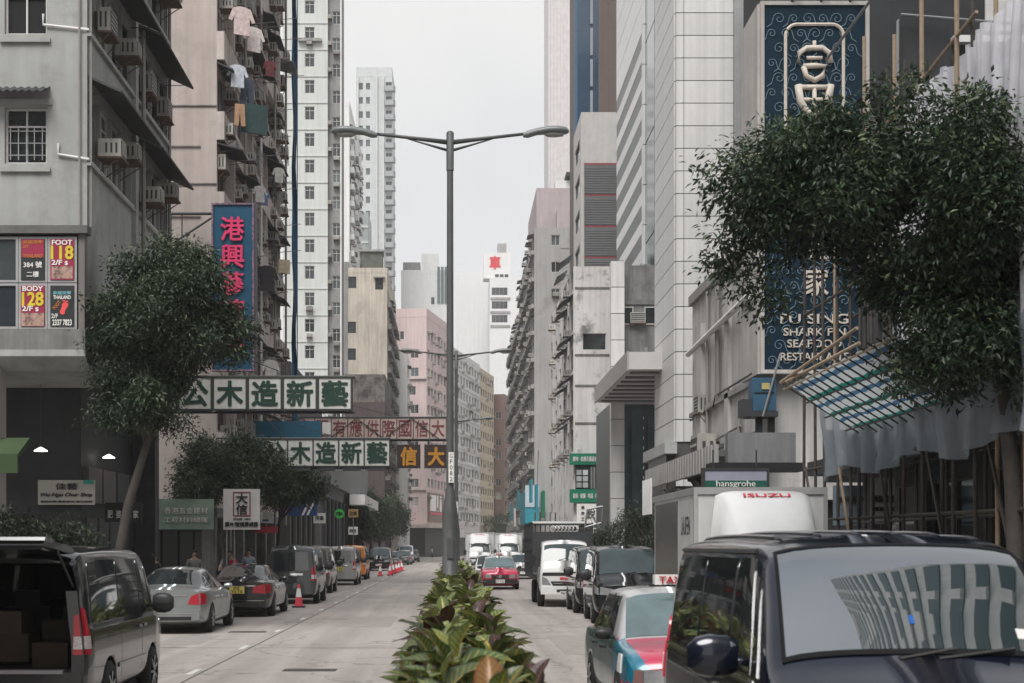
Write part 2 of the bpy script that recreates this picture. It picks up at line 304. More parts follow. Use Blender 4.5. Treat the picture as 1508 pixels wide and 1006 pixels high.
class Bld:
    ROT = {'F': 0, 'R': R(90), 'L': R(-90)}
    def __init__(s, name, label, cat, loc, W, D, H, rz=0, group=None):
        s.o = thing(name, label, cat, loc, rz, group); s.W, s.D, s.H = W, D, H; s.ops = {'F': [], 'R': [], 'L': []}; s.loc = loc
    def P(s, f, a, o, z): return (a, -o, z) if f == 'F' else ((s.W + o, a, z) if f == 'R' else (-o, a, z))
    def put(s, name, me, f, a, o, z, parent=None): return put(name, me, s.o, s.P(f, a, o, z), s.ROT[f])
    def window(s, f, a, z, w_, h_, cols=2, rows=1, fm=FR_WHITE, pm=None, rec=.14, top=0, hole=True, t_=.05):
        pm = pm or rnd.choice((G_DARK, G_DARK, G_DARK, G_MID, G_CURT))
        a = round(a, 3); me, pa = win_meshes(w_, h_, cols, rows, fm, pm, t_, top)
        if hole: s.ops[f].append((a - w_/2, a + w_/2, z - h_/2, z + h_/2))
        o = s.put('window', me, f, a, -rec if hole else .04, z); put('pane', pa, o); return o
    def ac(s, f, a, z, kind=None): return s.put('air_conditioner', ac_mesh(kind if kind is not None else rnd.choice((0, 0, 2))), f, a, 0, z)
    def awning(s, f, a, z, w_, o_=.6, drop=.25, m=AWN_DARK): return s.put('awning', awn_mesh(w_, o_, drop, m), f, a, 0, z)
    def box(s, name, m, f, a0, a1, o0, o1, z0, z1):
        if f == 'F': b = MB().box(a0, a1, -o1, -o0, z0, z1)
        elif f == 'R': b = MB().box(s.W + o0, s.W + o1, a0, a1, z0, z1)
        else: b = MB().box(-o1, -o0, a0, a1, z0, z1)
        return b.build(name, m, s.o)
    def pipe(s, f, a, z0, z1, r=.05, o=.08, m=PIPE): return MB().tube([s.P(f, a, o, z0), s.P(f, a, o, z1)], r, 6).build('drain_pipe', m, s.o)
    def walls(s, m, z0=0, faces='FRL', depth=.16, mats=None, back=True, name='wall'):
        """one wall part for each face with real openings, and a roof slab"""
        W, D, H = s.W, s.D, s.H; ext = {'F': W, 'R': D, 'L': D}
        for f in 'FRL':
            if f not in faces: continue
            b = MB(); ops = s.ops[f]; A1 = ext[f]
            xs = sorted({0.0, A1, *[o[0] for o in ops], *[o[1] for o in ops]}); zs = sorted({z0, H, *[o[2] for o in ops], *[o[3] for o in ops]})
            xs = [x for x in xs if 0 <= x <= A1]; zs = [z for z in zs if z0 <= z <= H]
            occ = np.zeros((len(xs) - 1, len(zs) - 1), bool); xm = np.array([(xs[i] + xs[i+1]) / 2 for i in range(len(xs) - 1)]); zm = np.array([(zs[i] + zs[i+1]) / 2 for i in range(len(zs) - 1)])
            for o in ops: occ |= ((xm > o[0]) & (xm < o[1]))[:, None] & ((zm > o[2]) & (zm < o[3]))[None, :]
            for j in range(len(zs) - 1):      # merge runs along a
                i = 0
                while i < len(xs) - 1:
                    if occ[i, j]: i += 1; continue
                    k = i
                    while k < len(xs) - 1 and not occ[k, j]: k += 1
                    b.quad(s.P(f, xs[i], 0, zs[j]), s.P(f, xs[k], 0, zs[j]), s.P(f, xs[k], 0, zs[j+1]), s.P(f, xs[i], 0, zs[j+1])); i = k
            for (a0, a1, c0, c1) in ops:
                r4 = [(a0, c0), (a1, c0), (a1, c1), (a0, c1)]
                for q in range(4):
                    (p0, q0), (p1, q1) = r4[q], r4[(q + 1) % 4]
                    b.quad(s.P(f, p0, 0, q0), s.P(f, p1, 0, q1), s.P(f, p1, -depth - .04, q1), s.P(f, p0, -depth - .04, q0))
            b.build(name, (mats or {}).get(f, m), s.o)
        if back:
            b = MB(); b.quad((0, D, z0), (W, D, z0), (W, D, H), (0, D, H)); b.quad((0, 0, H - .002), (W, 0, H - .002), (W, D, H - .002), (0, D, H - .002)); b.quad((0, 0, z0), (W, 0, z0), (W, D, z0), (0, D, z0))
            for f, x in (('R', W), ('L', 0)):
                if f not in faces: b.quad((x, 0, z0), (x, D, z0), (x, D, H), (x, 0, H))
            b.build('roof_and_back', m, s.o)
    def parapet(s, m, h=.9, t=.2, faces='FRL'):
        W, D, H = s.W, s.D, s.H; b = MB(); b.box(-.03, W + .03, -.03, t, H, H + h); b.box(-.03, t, t, D, H, H + h); b.box(W - t, W + .03, t, D, H, H + h); b.box(t, W - t, D - t, D, H, H + h)
        return b.build('parapet', m, s.o)
    def rows(s, f, a0, a1, n, z0, floors, fh, w_, h_, fm=FR_WHITE, cols=2, ac=0, awn=0, awm=AWN_DARK, skip=0, top=0, acz=None, pm=None, t_=.05):
        st = (a1 - a0) / n
        for j in range(floors):
            for i in range(n):
                if rnd.random() < skip: continue
                a = a0 + st * (i + .5); z = z0 + fh * j
                s.window(f, a, z, w_, h_, cols, 1, fm, pm, top=top, t_=t_)
                if rnd.random() < ac: s.ac(f, a + rnd.uniform(-.3, .3) * w_, z - h_/2 + (acz if acz is not None else rnd.choice((-.55, .02, h_ - .3))))
                if rnd.random() < awn: s.awning(f, a, z + h_/2 + .15, w_ + .3, rnd.uniform(.4, .7).__round__(1), rnd.choice((.15, .3)), rnd.choice((awm, AWN_GREY)))

# ------------------------------------------------------------------ west side: corner tenement with the overhanging upper floors
M_L1 = mat('render_greygreen', (.365, .37, .355), .8, var=.16, vs=.5, streak=.17, bump=.15, dirt=((.2, .2, .19), .5, .78, .8))
L1 = Bld('tenement_building', 'grey corner tenement overhanging the pavement with posters in its bay window', 'building', (-16, 36.2, 0), 7.5, 10.3, 27)
o = L1.o
def lx(X): return X + 16
L1.window('F', lx(-9.92), 11.5, .98, 1.3, 2, 1, FR_WHITE, G_DARK, top=.42); L1.window('F', lx(-9.92), 14.5, .98, 1.3, 2, 1, FR_WHITE, G_OPEN, top=.42); L1.window('F', lx(-9.92), 17.5, .98, 1.3, 2, 1, FR_WHITE, G_DARK)
for X in (-12.6, -14.6):
    for z in (11.5, 14.5, 17.5): L1.window('F', lx(X), z, .98, 1.3, 2, 1)
for z in (10.75, 13.75): L1.box('window_surround', M_L1, 'F', lx(-10.5), lx(-9.34), .0, .08, z - .1, z)
# grille of the barred window
gb = MB()
for i in range(5): gb.box(lx(-10.3) + i * .185, lx(-10.3) + i * .185 + .018, .06, .08, 10.95, 11.7)
for i in range(3): gb.box(lx(-10.36), lx(-9.48), .055, .085, 11.05 + i * .28, 11.065 + i * .28)
gb.build('window_grille', FR_ALU, o)
def corrug(name, x0, x1, y0, y1, z0, z1, m, parent, n=22, amp=.025):
    g = [[(x0 + (x1 - x0) * i / n, y, z + amp * math.cos(i * math.pi)) for (y, z) in ((y0, z0), (y1, z1))] for i in range(n + 1)]
    b = MB().grid(g); b.grid([[(p[0], p[1], p[2] - .015) for p in r] for r in g]); return b.build(name, m, parent)
corrug('awning', lx(-11.2), lx(-9.35), -.55, 0, 12.38, 12.62, AWN_DARK, o)
MB().box(lx(-10.55), lx(-9.3), -.06, .02, 12.2, 12.34).build('awning_lintel', M_L1, o)
for z, xa in ((11.05, -9.15), (14.05, -9.5)): MB().tube([(lx(xa), -.05, z + .25), (lx(xa), -.05, z), (lx(-8.5) + .03, -.05, z - .1), (lx(-8.5) + .05, 10.2, z - .1)], .03, 6).build('drain_pipe', WHITE_P, o)
for k, zf in enumerate((10.95, 13.95, 16.95, 19.95, 22.95)):       # street side: window bands under deep awnings
    for (a0, a1) in ((.15, 5.0), (5.35, 10.15)):
        n = 4; st = (a1 - a0) / n
        for i in range(n): L1.window('R', a0 + st * (i + .5), zf + .85, round(st - .04, 3), 1.55, 2, 1, rnd.choice((FR_ALU, FR_DARK, FR_WHITE)), rnd.choice((G_DARK, G_DARK, G_MID, G_OPEN)), top=.4)
        me = awn_mesh(a1 - a0 + .05, .78, .34, AWN_DARK); L1.put('awning', me, 'R', (a0 + a1) / 2, 0, zf + 1.98)
        for i in range(2 if k < 3 else 1): L1.ac('R', a0 + 1.0 + 2.1 * i + rnd.uniform(0, .6), zf + rnd.choice((.35, .75, 1.0)), rnd.choice((0, 0, 1)))
    L1.box('sill_ledge', M_L1, 'R', 0, 10.3, 0, .1, zf - .14, zf - .06)
    L1.box('pilaster', M_L1, 'R', 5.02, 5.33, .0, .12, zf - 1.0, zf + 1.9)
L1.pipe('R', 5.6, 6.6, 27, .06, .2); L1.pipe('R', 5.85, 6.6, 27, .04, .16); L1.pipe('R', .12, 9.4, 27, .035, .06); L1.pipe('F', lx(-8.66), 9.4, 27, .03, .05); L1.pipe('F', lx(-11.3), 9.4, 27, .05, .07); L1.pipe('R', 10.1, 6.6, 27, .05)
# bay window with posters
bx0, bx1 = lx(-13.2), lx(-8.5); cw = .675
MB().box(bx0 - .05, bx1 + .1, -.4, .0, 9.16, 9.34).build('bay_eave', mat('eave_dark', (.12, .115, .11), .8, var=.3), o)
MB().box(bx0, bx1 + .03, -.3, .0, 6.5, 6.97).build('bay_base', CONC_D, o)
sof = MB(); sof.prism([(-.3, 6.5), (-.3, 6.35), (.2, 6.05), (3.0, 5.95), (3.0, 6.5)], 'x', bx0, bx1 + .035); sof.build('bay_soffit', M_L1, o)
MB().box(bx1 - .13, bx1 + .01, -.28, -.0, 6.97, 9.16).build('bay_corner_post', mat('post_brown', (.16, .145, .135), .6), o)
for c in range(7):
    for r_ in range(2):
        x = bx1 - .16 - cw * (c + .5); z = 7.5 + r_ * 1.07
        me, pa = win_meshes(cw - .01, 1.05, 1, 1, FR_ALU, G_DARK if c < 2 else rnd.choice((G_DARK, G_MID)), .055)
        wn = put('bay_window', me, o, (x, -.26, z)); put('pane', pa, wn)
PR = mat('poster_red', (.3, .02, .06), .5); PB = mat('poster_black', (.02, .025, .025), .5); PY = mat('poster_yellow', (.62, .5, .03), .5); PW = mat('poster_white', (.75, .73, .7), .5)
POR = mat('poster_orange', (.55, .2, .05), .5); PSK = mat('poster_skin', (.42, .27, .22), .5, dirt=((.12, .07, .06), .45, .6, 5)); PFOOT = mat('poster_foot', (.75, .08, .08), .5)
def poster(c, r_, col, items, lab):
    x = bx1 - .16 - cw * (c + .5); z = 7.5 + r_ * 1.07
    t = thing('window_poster', lab, 'poster', (x - 16, 36.2 - .305, z))
    MB().box(-.27, .27, -.006, .004, -.47, .47).build('sheet', col, t)
    for it in items:
        if it[0] == 't': _, body, cx, cz, ww, hh, m_, bo = it; letters(body, ww, hh, m_, t, (cx, -.012, cz), bold=bo, depth=.004)
        else: _, x0, x1, z0, z1, m_ = it; MB().box(x0, x1, -.012, -.003, z0, z1).build('print', m_, t)
    return t
poster(0, 1, PR, [('t', 'FOOT', 0, .39, .46, .11, PW, .03), ('t', '118', 0, .16, .5, .3, PY, .03), ('t', '2/F', -.12, -.07, .24, .11, PW, .03), ('t', '$', .1, -.09, .07, .1, PW, .03), ('b', -.24, .24, -.44, -.16, PSK)], 'red massage poster reading FOOT 118 in the bay window')
poster(1, 0, PR, [('t', 'BODY', 0, .4, .46, .11, PW, .03), ('t', '128', 0, .16, .48, .3, PY, .03), ('t', '2/F', -.12, -.06, .24, .11, PW, .03), ('t', '$', .1, -.08, .07, .1, PW, .03), ('b', -.26, .26, -.46, -.16, PSK)], 'red massage poster reading BODY 128 in the bay window')
poster(1, 1, PB, [('b', -.26, .26, .05, .46, PR), ('t', '泰國按摩', 0, .4, .46, .08, POR, .02), ('t', '2/F', -.16, .3, .14, .07, POR, .02), ('t', 'THAILAND', 0, .08, .44, .08, POR, .02), ('t', '384 號', 0, -.12, .42, .14, PW, .02), ('t', '二樓', 0, -.34, .28, .13, PW, .02)], 'dark red and black Thailand poster in the bay window')
ft = poster(0, 0, PB, [('t', '泰國按摩', 0, .3, .42, .08, mat('poster_cyan', (.2, .45, .5), .5), .02), ('t', 'THAILAND', 0, .2, .4, .08, PW, .03), ('t', '2/F', -.17, -.23, .15, .1, PW, .02), ('t', '2337 7823', 0, -.38, .44, .13, PW, .03)], 'black poster with a red foot and a phone number in the bay window')
fo = MB().prism([(.0, -.2), (.06, -.18), (.07, -.1), (.14, .0), (.14, .06), (.06, .09), (.0, .05), (-.01, -.04), (-.05, -.12), (-.05, -.17)], 'y', -.014, -.004)
for i in range(4): a = .02 + i * .035; fo.prism([(a - .015, .1 - i * .006), (a + .015, .1 - i * .006), (a + .012, .14 - i * .006), (a - .012, .14 - i * .006)], 'y', -.014, -.004)
fo.build('foot_print', PFOOT, ft); letters('FOOT', .22, .08, POR, ft, (-.12, -.012, .02), bold=.02, depth=.004).rotation_euler = (0, R(-50), 0)
L1.walls(M_L1, 6.2)
# ground floor behind the arcade
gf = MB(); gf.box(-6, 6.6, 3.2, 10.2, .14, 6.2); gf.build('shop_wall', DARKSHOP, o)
MB().box(4.95, 5.5, -.1, .45, .14, 6.1).build('arcade_column', mat('column_pink', (.5, .45, .42), .6, streak=.2), o)
MB().box(6.7, 7.3, 9.3, 9.9, .14, 6.2).build('arcade_column', DARKSHOP, o)
for x, y, z in ((5.9, 2.0, 4.3), (6.9, 5.0, 4.3)):
    lp = tag(MB().lathe([(.02, .1), (.16, .02), (.17, 0)], 12).build('pendant_lamp', emit('lamp_glow', (1, .96, .88), 1.5), None, loc=(x - 16, 36.2 + y, z)), 'small lit pendant lamp in the dark arcade, %s' % ('above the chair shop board' if y < 3 else 'beyond the chair shop board'), 'lamp')
    MB().tube([(0, 0, .1), (0, 0, 5.95 - z)], .008, 4).build('flex', STEEL_D, lp)
for i in range(5): MB().box(6.6, 6.66, 3.6 + i * 1.35, 4.75 + i * 1.35, .3, 2.7).build('shutter', mat('shutter_dark', (.05, .052, .055), .5, var=.3), o)
for i in range(4): MB().box(6.6, 6.75, 3.4 + i * 1.7, 4.9 + i * 1.7, 3.1, 4.0).build('fascia_panel', rnd.choice((mat('fascia_a', (.1, .09, .085), .6), mat('fascia_b', (.05, .055, .06), .6))), o)

# ------------------------------------------------------------------ west side: long pink tenement with laundry
M_L2 = mat('render_pinkbeige', (.46, .395, .365), .85, var=.16, vs=.35, streak=.2, bump=.2, dirt=((.3, .27, .24), .55, .75, .6))
M_L2B = mat('render_pinkbeige_band', (.58, .51, .475), .85, var=.18, vs=1.5, streak=.45, dirt=((.16, .14, .13), .55, .75, 1.5))
L2 = Bld('apartment_building', 'long weathered pink tenement hung with air conditioners and laundry', 'building', (-24, 58, 0), 15.2, 21, 39)
o = L2.o
for j in range(11):
    zf = 6.2 + 2.98 * j            # top of each parapet band
    n = 8; st = 21 / n
    for i in range(n):
        a = st * (i + .5)
        pm = rnd.choice((G_DARK, G_OPEN, G_MID, G_MID, G_CURT))
        L2.window('R', a, zf + .85, round(st - .45, 3), 1.5, rnd.choice((2, 3)), 1, rnd.choice((FR_ALU, FR_WHITE, FR_WHITE, RUST)), pm, top=rnd.choice((0, .4)))
        q = rnd.random()
        if q < .95: L2.ac('R', a + rnd.uniform(-.8, .8), zf + rnd.choice((-.75, -.1, .2, .9)), rnd.choice((0, 0, 1, 2)))
        if rnd.random() < .7: L2.ac('R', a + rnd.uniform(-.8, .8), zf + rnd.choice((-.75, .4, 1.1)), rnd.choice((0, 2)))
        if rnd.random() < .35:   # caged flower box
            c = MB(); 
            for q_ in range(6): c.box(-.7 + q_ * .28, -.68 + q_ * .28, -.5, -.48, 0, .9)
            for q_ in range(4): c.box(-.7, .72, -.5, -.485, q_ * .3, q_ * .3 + .02); c.box(-.7, -.68, -.5, 0, q_ * .3, q_ * .3 + .02); c.box(.7, .72, -.5, 0, q_ * .3, q_ * .3 + .02)
            L2.put('window_cage', c.mesh('window_cage', rnd.choice((FR_ALU, STEEL_D, RUST))), 'R', a, .02, zf - .05)
        if rnd.random() < .45: L2.put('drying_pole', MB().tube([(0, 0, 0), (0, -1.3, .12)], .018, 5).mesh('drying_pole', STEEL), 'R', a + rnd.uniform(-1, 1), 0, zf + rnd.uniform(-.6, 1.5))
    L2.box('parapet_band', M_L2B, 'R', 0, 21, 0, .28, zf - 1.05, zf)
    for (a0, a1) in ((0, 6.8), (7.1, 13.8), (14.1, 20.9)):
        for q_ in range(3):
            if rnd.random() < .5: L2.put('awning', awn_mesh(round((a1 - a0) / 3 - .05, 2), rnd.choice((.6, .8, .95)), rnd.choice((.25, .4)), rnd.choice((AWN_DARK, AWN_DARK, AWN_GREY))), 'R', a0 + (a1 - a0) * (q_ + .5) / 3, 0, zf + 1.9 + rnd.uniform(-.1, .05))
    for a in (2.6, 7.9, 13.1, 18.4): L2.box('fin', M_L2B, 'R', a, a + .18, 0, .3, zf, zf + 1.9)
for a in (5.3, 10.5, 15.8, 20.6): L2.pipe('R', a, 3, 38, .06, .36, rnd.choice((PIPE, WHITE_P)))
for z in (18.3, 15.4, 12.6): L2.box('wall_ledge', CONC_D, 'F', 6, 15.2, 0, .05, z, z + .045)
for z in (22.2, 19.4, 24.8): 
    for X in (13.6, 12.0): L2.box('air_vent', STEEL_D, 'F', X, X + .32, 0, .05, z, z + .12)
for z in (16.8, 14.2): L2.box('wall_pipe', PIPE, 'F', 11.5, 14.6, .02, .07, z, z + .04)
L2.walls(M_L2, 3.4)
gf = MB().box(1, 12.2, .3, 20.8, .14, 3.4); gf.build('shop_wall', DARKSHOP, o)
MB().box(8, 15.2, 0, 20.9, 3.05, 3.4).build('podium_slab', CONC_D, o)
for i in range(6): MB().box(14.6, 15.1, .3 + i * 3.9, .8 + i * 3.9, .14, 3.05).build('arcade_column', CONC_D, o)
for i in range(5): MB().box(12.2, 12.3, .9 + i * 3.9, 4.3 + i * 3.9, .3, 2.6).build('shutter', MATS['shutter_dark'], o)
ns = thing('scaffold_netting', 'tall deep blue netting strip hanging at the far end of the pink tenement', 'netting', (-8.2, 79.3, 5))
nb = [[(.24 * i / 4 + .03 * math.sin(k * 1.3), .25 * math.sin(i * 1.2 + k * .7), k * .9) for i in range(5)] for k in range(38)]
MB().grid(nb).grid([[(p[0], p[1] + .02, p[2]) for p in r] for r in nb]).build('net_sheet', mat('net_blue', (.01, .065, .14), .7, var=.3, vs=2), ns, True)
MB().tube([(.26, 0, 0), (.26, 0, 34)], .03, 6).build('scaffold_pole', mat('blue_pole', (.05, .13, .2), .6), ns)

# laundry on the pink tenement
def shirt(x, y, z, col, lab, kind='shirt', s=1.0, rz=0):
    out = {'shirt': [(-.1, 0), (-.28, -.06), (-.42, -.42), (-.32, -.46), (-.24, -.28), (-.25, -.85), (.25, -.85), (.24, -.28), (.32, -.46), (.42, -.42), (.28, -.06), (.1, 0)],
           'trousers': [(-.2, 0), (-.24, -.9), (-.06, -.92), (0, -.25), (.06, -.92), (.24, -.9), (.2, 0)],
           'sheet': [(-.55, 0), (-.58, -1.2), (.55, -1.25), (.55, 0)]}[kind]
    b = MB(); b.prism([(px * s, pz * s) for px, pz in out], 'y', -.03, .03)
    o = b.build('hanging_' + kind, mat('cloth_%s' % lab[:14], col, .9, var=.25, vs=5, bump=.5, bs=9), None, loc=(x, y, z), rz=rz)
    return tag(o, lab, 'laundry', 'laundry drying on the pink tenement')
shirt(-7.95, 58.6, 22.2, (.62, .5, .48), 'pale pink shirt drying high on the pink tenement', 'shirt', 1.25, .5)
shirt(-7.6, 59.4, 21.7, (.66, .58, .55), 'cream pink jacket drying beside the pale pink shirt', 'shirt', 1.1, .6)
shirt(-8.1, 58.5, 20.0, (.5, .53, .58), 'pale blue shirt drying on a middle floor', 'shirt', 1.0, .4)
shirt(-7.8, 59.0, 19.6, (.06, .07, .1), 'navy trousers drying below the pale blue shirt', 'trousers', 1.2, .6)
shirt(-8.0, 58.4, 18.5, (.38, .23, .14), 'tan trousers drying beside the green cloth', 'trousers', .9, .4)
shirt(-7.5, 58.8, 18.6, (.03, .06, .06), 'dark green cloth hanging from a pole', 'sheet', .9, .45)
for k_, (y_, z_, c_, lab_, kd_) in enumerate(((61.2, 24.6, (.5, .48, .5), 'lilac sheet drying on an upper floor of the pink tenement', 'sheet'), (64.5, 22.0, (.22, .07, .07), 'dull red shirt drying far up the pink tenement', 'shirt'), (67, 18.2, (.55, .55, .5), 'off white vest drying in the middle of the facade', 'shirt'), (63.2, 16.4, (.12, .16, .26), 'blue shirt drying above the black garment', 'shirt'), (70, 14.8, (.5, .42, .3), 'beige towel drying further along the facade', 'sheet'), (60.4, 15.9, (.45, .43, .42), 'grey shirt drying just above the neon sign', 'shirt'))): shirt(-7.7 + .1 * (k_ % 3), y_, z_, c_, lab_, kd_, .75 if kd_ == 'shirt' else .5, .5)
shirt(-7.4, 62.0, 13.1, (.03, .025, .03), 'black garment hanging above the neon sign', 'shirt', 1.2, .6)
shirt(-7.5, 64.0, 9.6, (.55, .53, .5), 'white shirt drying low on the tenement', 'shirt', 1.1, .7)
# ------------------------------------------------------------------ west side, farther buildings
M_L3 = mat('render_palegreen', (.56, .575, .55), .8, var=.06, vs=.2, streak=.2, dirt=((.4, .42, .4), .6, .8, .3))
M_L3G = mat('render_grey', (.27, .26, .255), .85, var=.15, streak=.35)
L3 = Bld('apartment_tower', 'slim pale green tower with one column of small windows', 'tower', (-17.5, 160, 0), 4.6, 24, 66)
for k in range(21):
    z = 8.2 + 2.72 * k
    L3.window('F', 2.75, z, 1.0, 1.35, 2, 1, FR_WHITE, G_DARK, top=.4)
    L3.box('floor_band', M_L3, 'F', .0, 4.6, 0, .08, z + 1.0, z + 1.1)
    if rnd.random() < .25: L3.ac('F', 2.75, z - 1.2)
    if k in (17,): L3.box('balcony_ledge', CONC, 'F', 1.6, 4.0, 0, .5, z - .9, z - .6)
L3.walls(M_L3); 
L3b = Bld('grey_tower_wing', 'grey recessed wing of windows beside the pale green tower', 'tower', (-12.88, 160.6, 0), 1.35, 3, 66)
for k in range(21):
    z = 7.3 + 2.72 * k
    L3b.window('F', .85, z, .85, 1.3, 2, 1, FR_WHITE, rnd.choice((G_DARK, G_MID)), top=.4)
    if rnd.random() < .6: L3b.ac('F', .1, z - .2, 2)
    if rnd.random() < .4: L3b.ac('F', .85, z - 1.1, 2)
L3b.pipe('F', 1.3, 6, 66, .1, .1, WHITE_P); L3b.walls(M_L3G)
L4 = Bld('white_tower', 'white tower whose street side is crowded with balconies, behind the grey wing', 'tower', (-19.3, 256, 0), 2.2, 34, 74)
L4.rows('R', .5, 33.5, 6, 32, 15, 2.75, 3.2, 1.7, FR_ALU, 3, ac=.7, awn=.3)
for k in range(15):
    for a in (2.8, 14, 25): L4.box('balcony', M_L3, 'R', a - 1.6, a + 1.6, 0, .7, 30.4 + 2.75 * k, 31.3 + 2.75 * k)
L4.walls(mat('render_white', (.7, .69, .68), .8, var=.06, streak=.2)); L4.parapet(MATS['render_white'])
for nm, lab, loc, W, D, H, m in (('glass_tower', 'narrow grey green tower set behind the white tower', (-19.3, 300, 0), 2.9, 12, 66, mat('tower_greygreen', (.3, .34, .34), .5, streak=.2)),):
    g = Bld(nm, lab, 'tower', loc, W, D, H); 
    for k in range(20): g.box('floor_band', M_L3, 'F', 0, W, 0, .15, 6 + 3 * k, 6.4 + 3 * k)
    g.walls(m); g.o.rotation_euler = (0, 0, 0)
L4b = Bld('residential_tower', 'tall pale tower with stacked rounded balconies fading into the haze', 'tower', (-20.6, 330, 0), 7.6, 16, 101)
for k in range(28):
    z = 18 + 3 * k
    for x in (1.0, 2.5): L4b.window('F', x, z, .9, 1.4, 1, 1, FR_ALU, G_MID)
    bo = MB(); bo.prism([(6.1, -.9), (7.9, -1.1), (8.3, -.4), (8.3, .6), (7.6, .6), (7.6, 0), (6.1, 0)], 'z', z - 1.2, z - .1); bo.build('balcony', mat('balcony_grey', (.3, .31, .32), .6), L4b.o)
    L4b.window('F', 6.9, z + .4, 1.3, 1.0, 2, 1, FR_ALU, G_DARK)
for x in (.2, 4.2, 5.6): L4b.box('fin', M_L3, 'F', x, x + .35, 0, .5, 0, 101)
L4b.walls(mat('tower_pale', (.5, .52, .52), .7, streak=.12)); L4b.parapet(MATS['tower_pale'], 2)
M_L5 = mat('render_beige_old', (.56, .5, .42), .85, var=.15, vs=.3, streak=.45, bump=.2, dirt=((.3, .26, .22), .54, .75, .25))
L5 = Bld('beige_tenement', 'stained beige tenement with a roof garden shed', 'building', (-14.5, 215, 0), 5.35, 33, 39.5)
for x, z in ((.55, 38.2), (4.25, 38.0), (.5, 28.3), (.5, 24.6), (2.1, 19.9), (1.6, 14.5), (.5, 32.0)):
    L5.window('F', x, z, 1.1, 1.6, 2, 1, FR_DARK, G_DARK)
    if rnd.random() < .6: L5.awning('F', x, z + 1.0, 1.6, .5, .2, AWN_GREY)
L5.box('balcony_ledge', CONC_D, 'F', 0, 2.6, 0, .8, 21.3, 21.6)
for k in range(11): 
    L5.rows('R', .5, 32.5, 7, 6.5 + 3 * k, 1, 3, 2.6, 1.7, FR_ALU, 2, ac=.9, awn=.8)
    L5.box('balcony', CONC_D, 'R', .2, 32.8, 0, .55, 4.8 + 3 * k, 5.5 + 3 * k)
L5.walls(M_L5); L5.parapet(M_L5, .7)
sh = MB(); sh.box(1.6, 4.6, 1, 5, 39.9, 42.6); sh.build('roof_shed', mat('shed_dark', (.1, .11, .09), .9, var=.4), L5.o); MB().box(1.3, 4.9, .7, 5.3, 42.6, 42.9).build('shed_roof', CONC, L5.o)
for x in (.1, 1.3, 4.9): L5.box('roof_post', CONC, 'F', x, x + .25, -.3, -.05, 40.1, 42.4)
L5e = Bld('grey_slab_building', 'grey windowless strip of wall beside the stained beige tenement', 'building', (-17.2, 216, 0), 2.65, 20, 40.2); L5e.walls(M_L3G); L5e.parapet(M_L3G, 1.0)
mv = Bld('mauve_building', 'low mauve brown building below the stained beige tenement', 'building', (-13.2, 190, 0), 4.8, 20, 19.4)
for k in range(4): mv.rows('R', .5, 19, 4, 5 + 3.2 * k, 1, 3, 2.4, 1.6, FR_ALU, 2, ac=.7, awn=.6)
mv.window('F', .7, 14, .9, 1.3); mv.window('F', .7, 10.5, .9, 1.3); mv.walls(mat('render_mauve', (.2, .145, .15), .85, var=.15, streak=.3)); mv.parapet(mat('render_stained', (.45, .4, .37), .9, streak=.6, dirt=((.12, .1, .1), .45, .6, .7)), 3.4, .3)
wc = Bld('white_slip_building', 'narrow white building between the beige tenement and the pink block', 'building', (-9.3, 249.5, 0), 1.9, 14, 33)
wc.rows('R', .5, 13.5, 3, 6, 9, 3, 2.6, 1.7, FR_ALU, 2, ac=.8, awn=.6); wc.walls(MATS['render_white'])
gs = Bld('low_grey_building', 'low grey metal clad shop block with dark openings beside the signs', 'building', (-16, 105, 0), 7.4, 45, 9.2)
gs.box('fascia', mat('metal_grey', (.19, .19, .195), .5, var=.15), 'F', 1, 7.45, 0, .35, 6.1, 9.0); gs.box('fascia', MATS['metal_grey'], 'R', -.3, 45, 0, .4, 6.1, 9.0)
gs.box('canopy', WHITE_P, 'R', 18, 40, .4, 1.6, 5.2, 6.0)
for k in range(12): gs.window('R', 2 + k * 3.6, 3.0, 3.0, 4.6, 2, 1, FR_DARK, G_DARK)
for k in range(2): gs.window('F', 3 + k * 2.6, 3.0, 2.2, 4.6, 2, 1, FR_DARK, G_DARK)
gs.walls(mat('metal_dark', (.085, .085, .09), .6, var=.15))
md = Bld('dark_shop_block', 'dark low shops under the trees below the pale green tower', 'building', (-17, 84, 0), 8.2, 20.5, 11)
for k in range(5): md.window('R', 1.8 + k * 3.1, 2.2, 2.6, 3.4, 2, 1, FR_DARK, G_DARK); md.window('R', 1.8 + k * 3.1, 6.5, 2.2, 1.7, 2, 1, FR_ALU)
md.walls(mat('render_darkgrey', (.14, .135, .13), .85, streak=.4)); md.parapet(CONC_D)
L6 = Bld('white_slab_block', 'plain white slab block rising behind the pink block', 'building', (-11.6, 345, 0), 10.4, 18, 62)
for x, z in ((7.0, 44), (8.6, 44), (8.9, 40), (7.0, 56)): L6.window('F', x, z, .8, 1.6, 1, 1, FR_ALU, G_DARK)
L6.box('roof_house', MATS['render_white'], 'F', 4.5, 8.2, -8, -.5, 62, 66.5); L6.box('roof_house', M_L3G, 'F', .4, 4.2, -6, -.5, 62, 64.6)
for i in range(3): L6.box('glazed_bay', G_TEAL, 'F', 8.0 + i * .8, 8.6 + i * .8, -.1, .25, 55.5, 63.5)
L6.walls(mat('tower_white', (.64, .64, .635), .75, streak=.1, var=.05)); L6.parapet(MATS['tower_white'], .8)
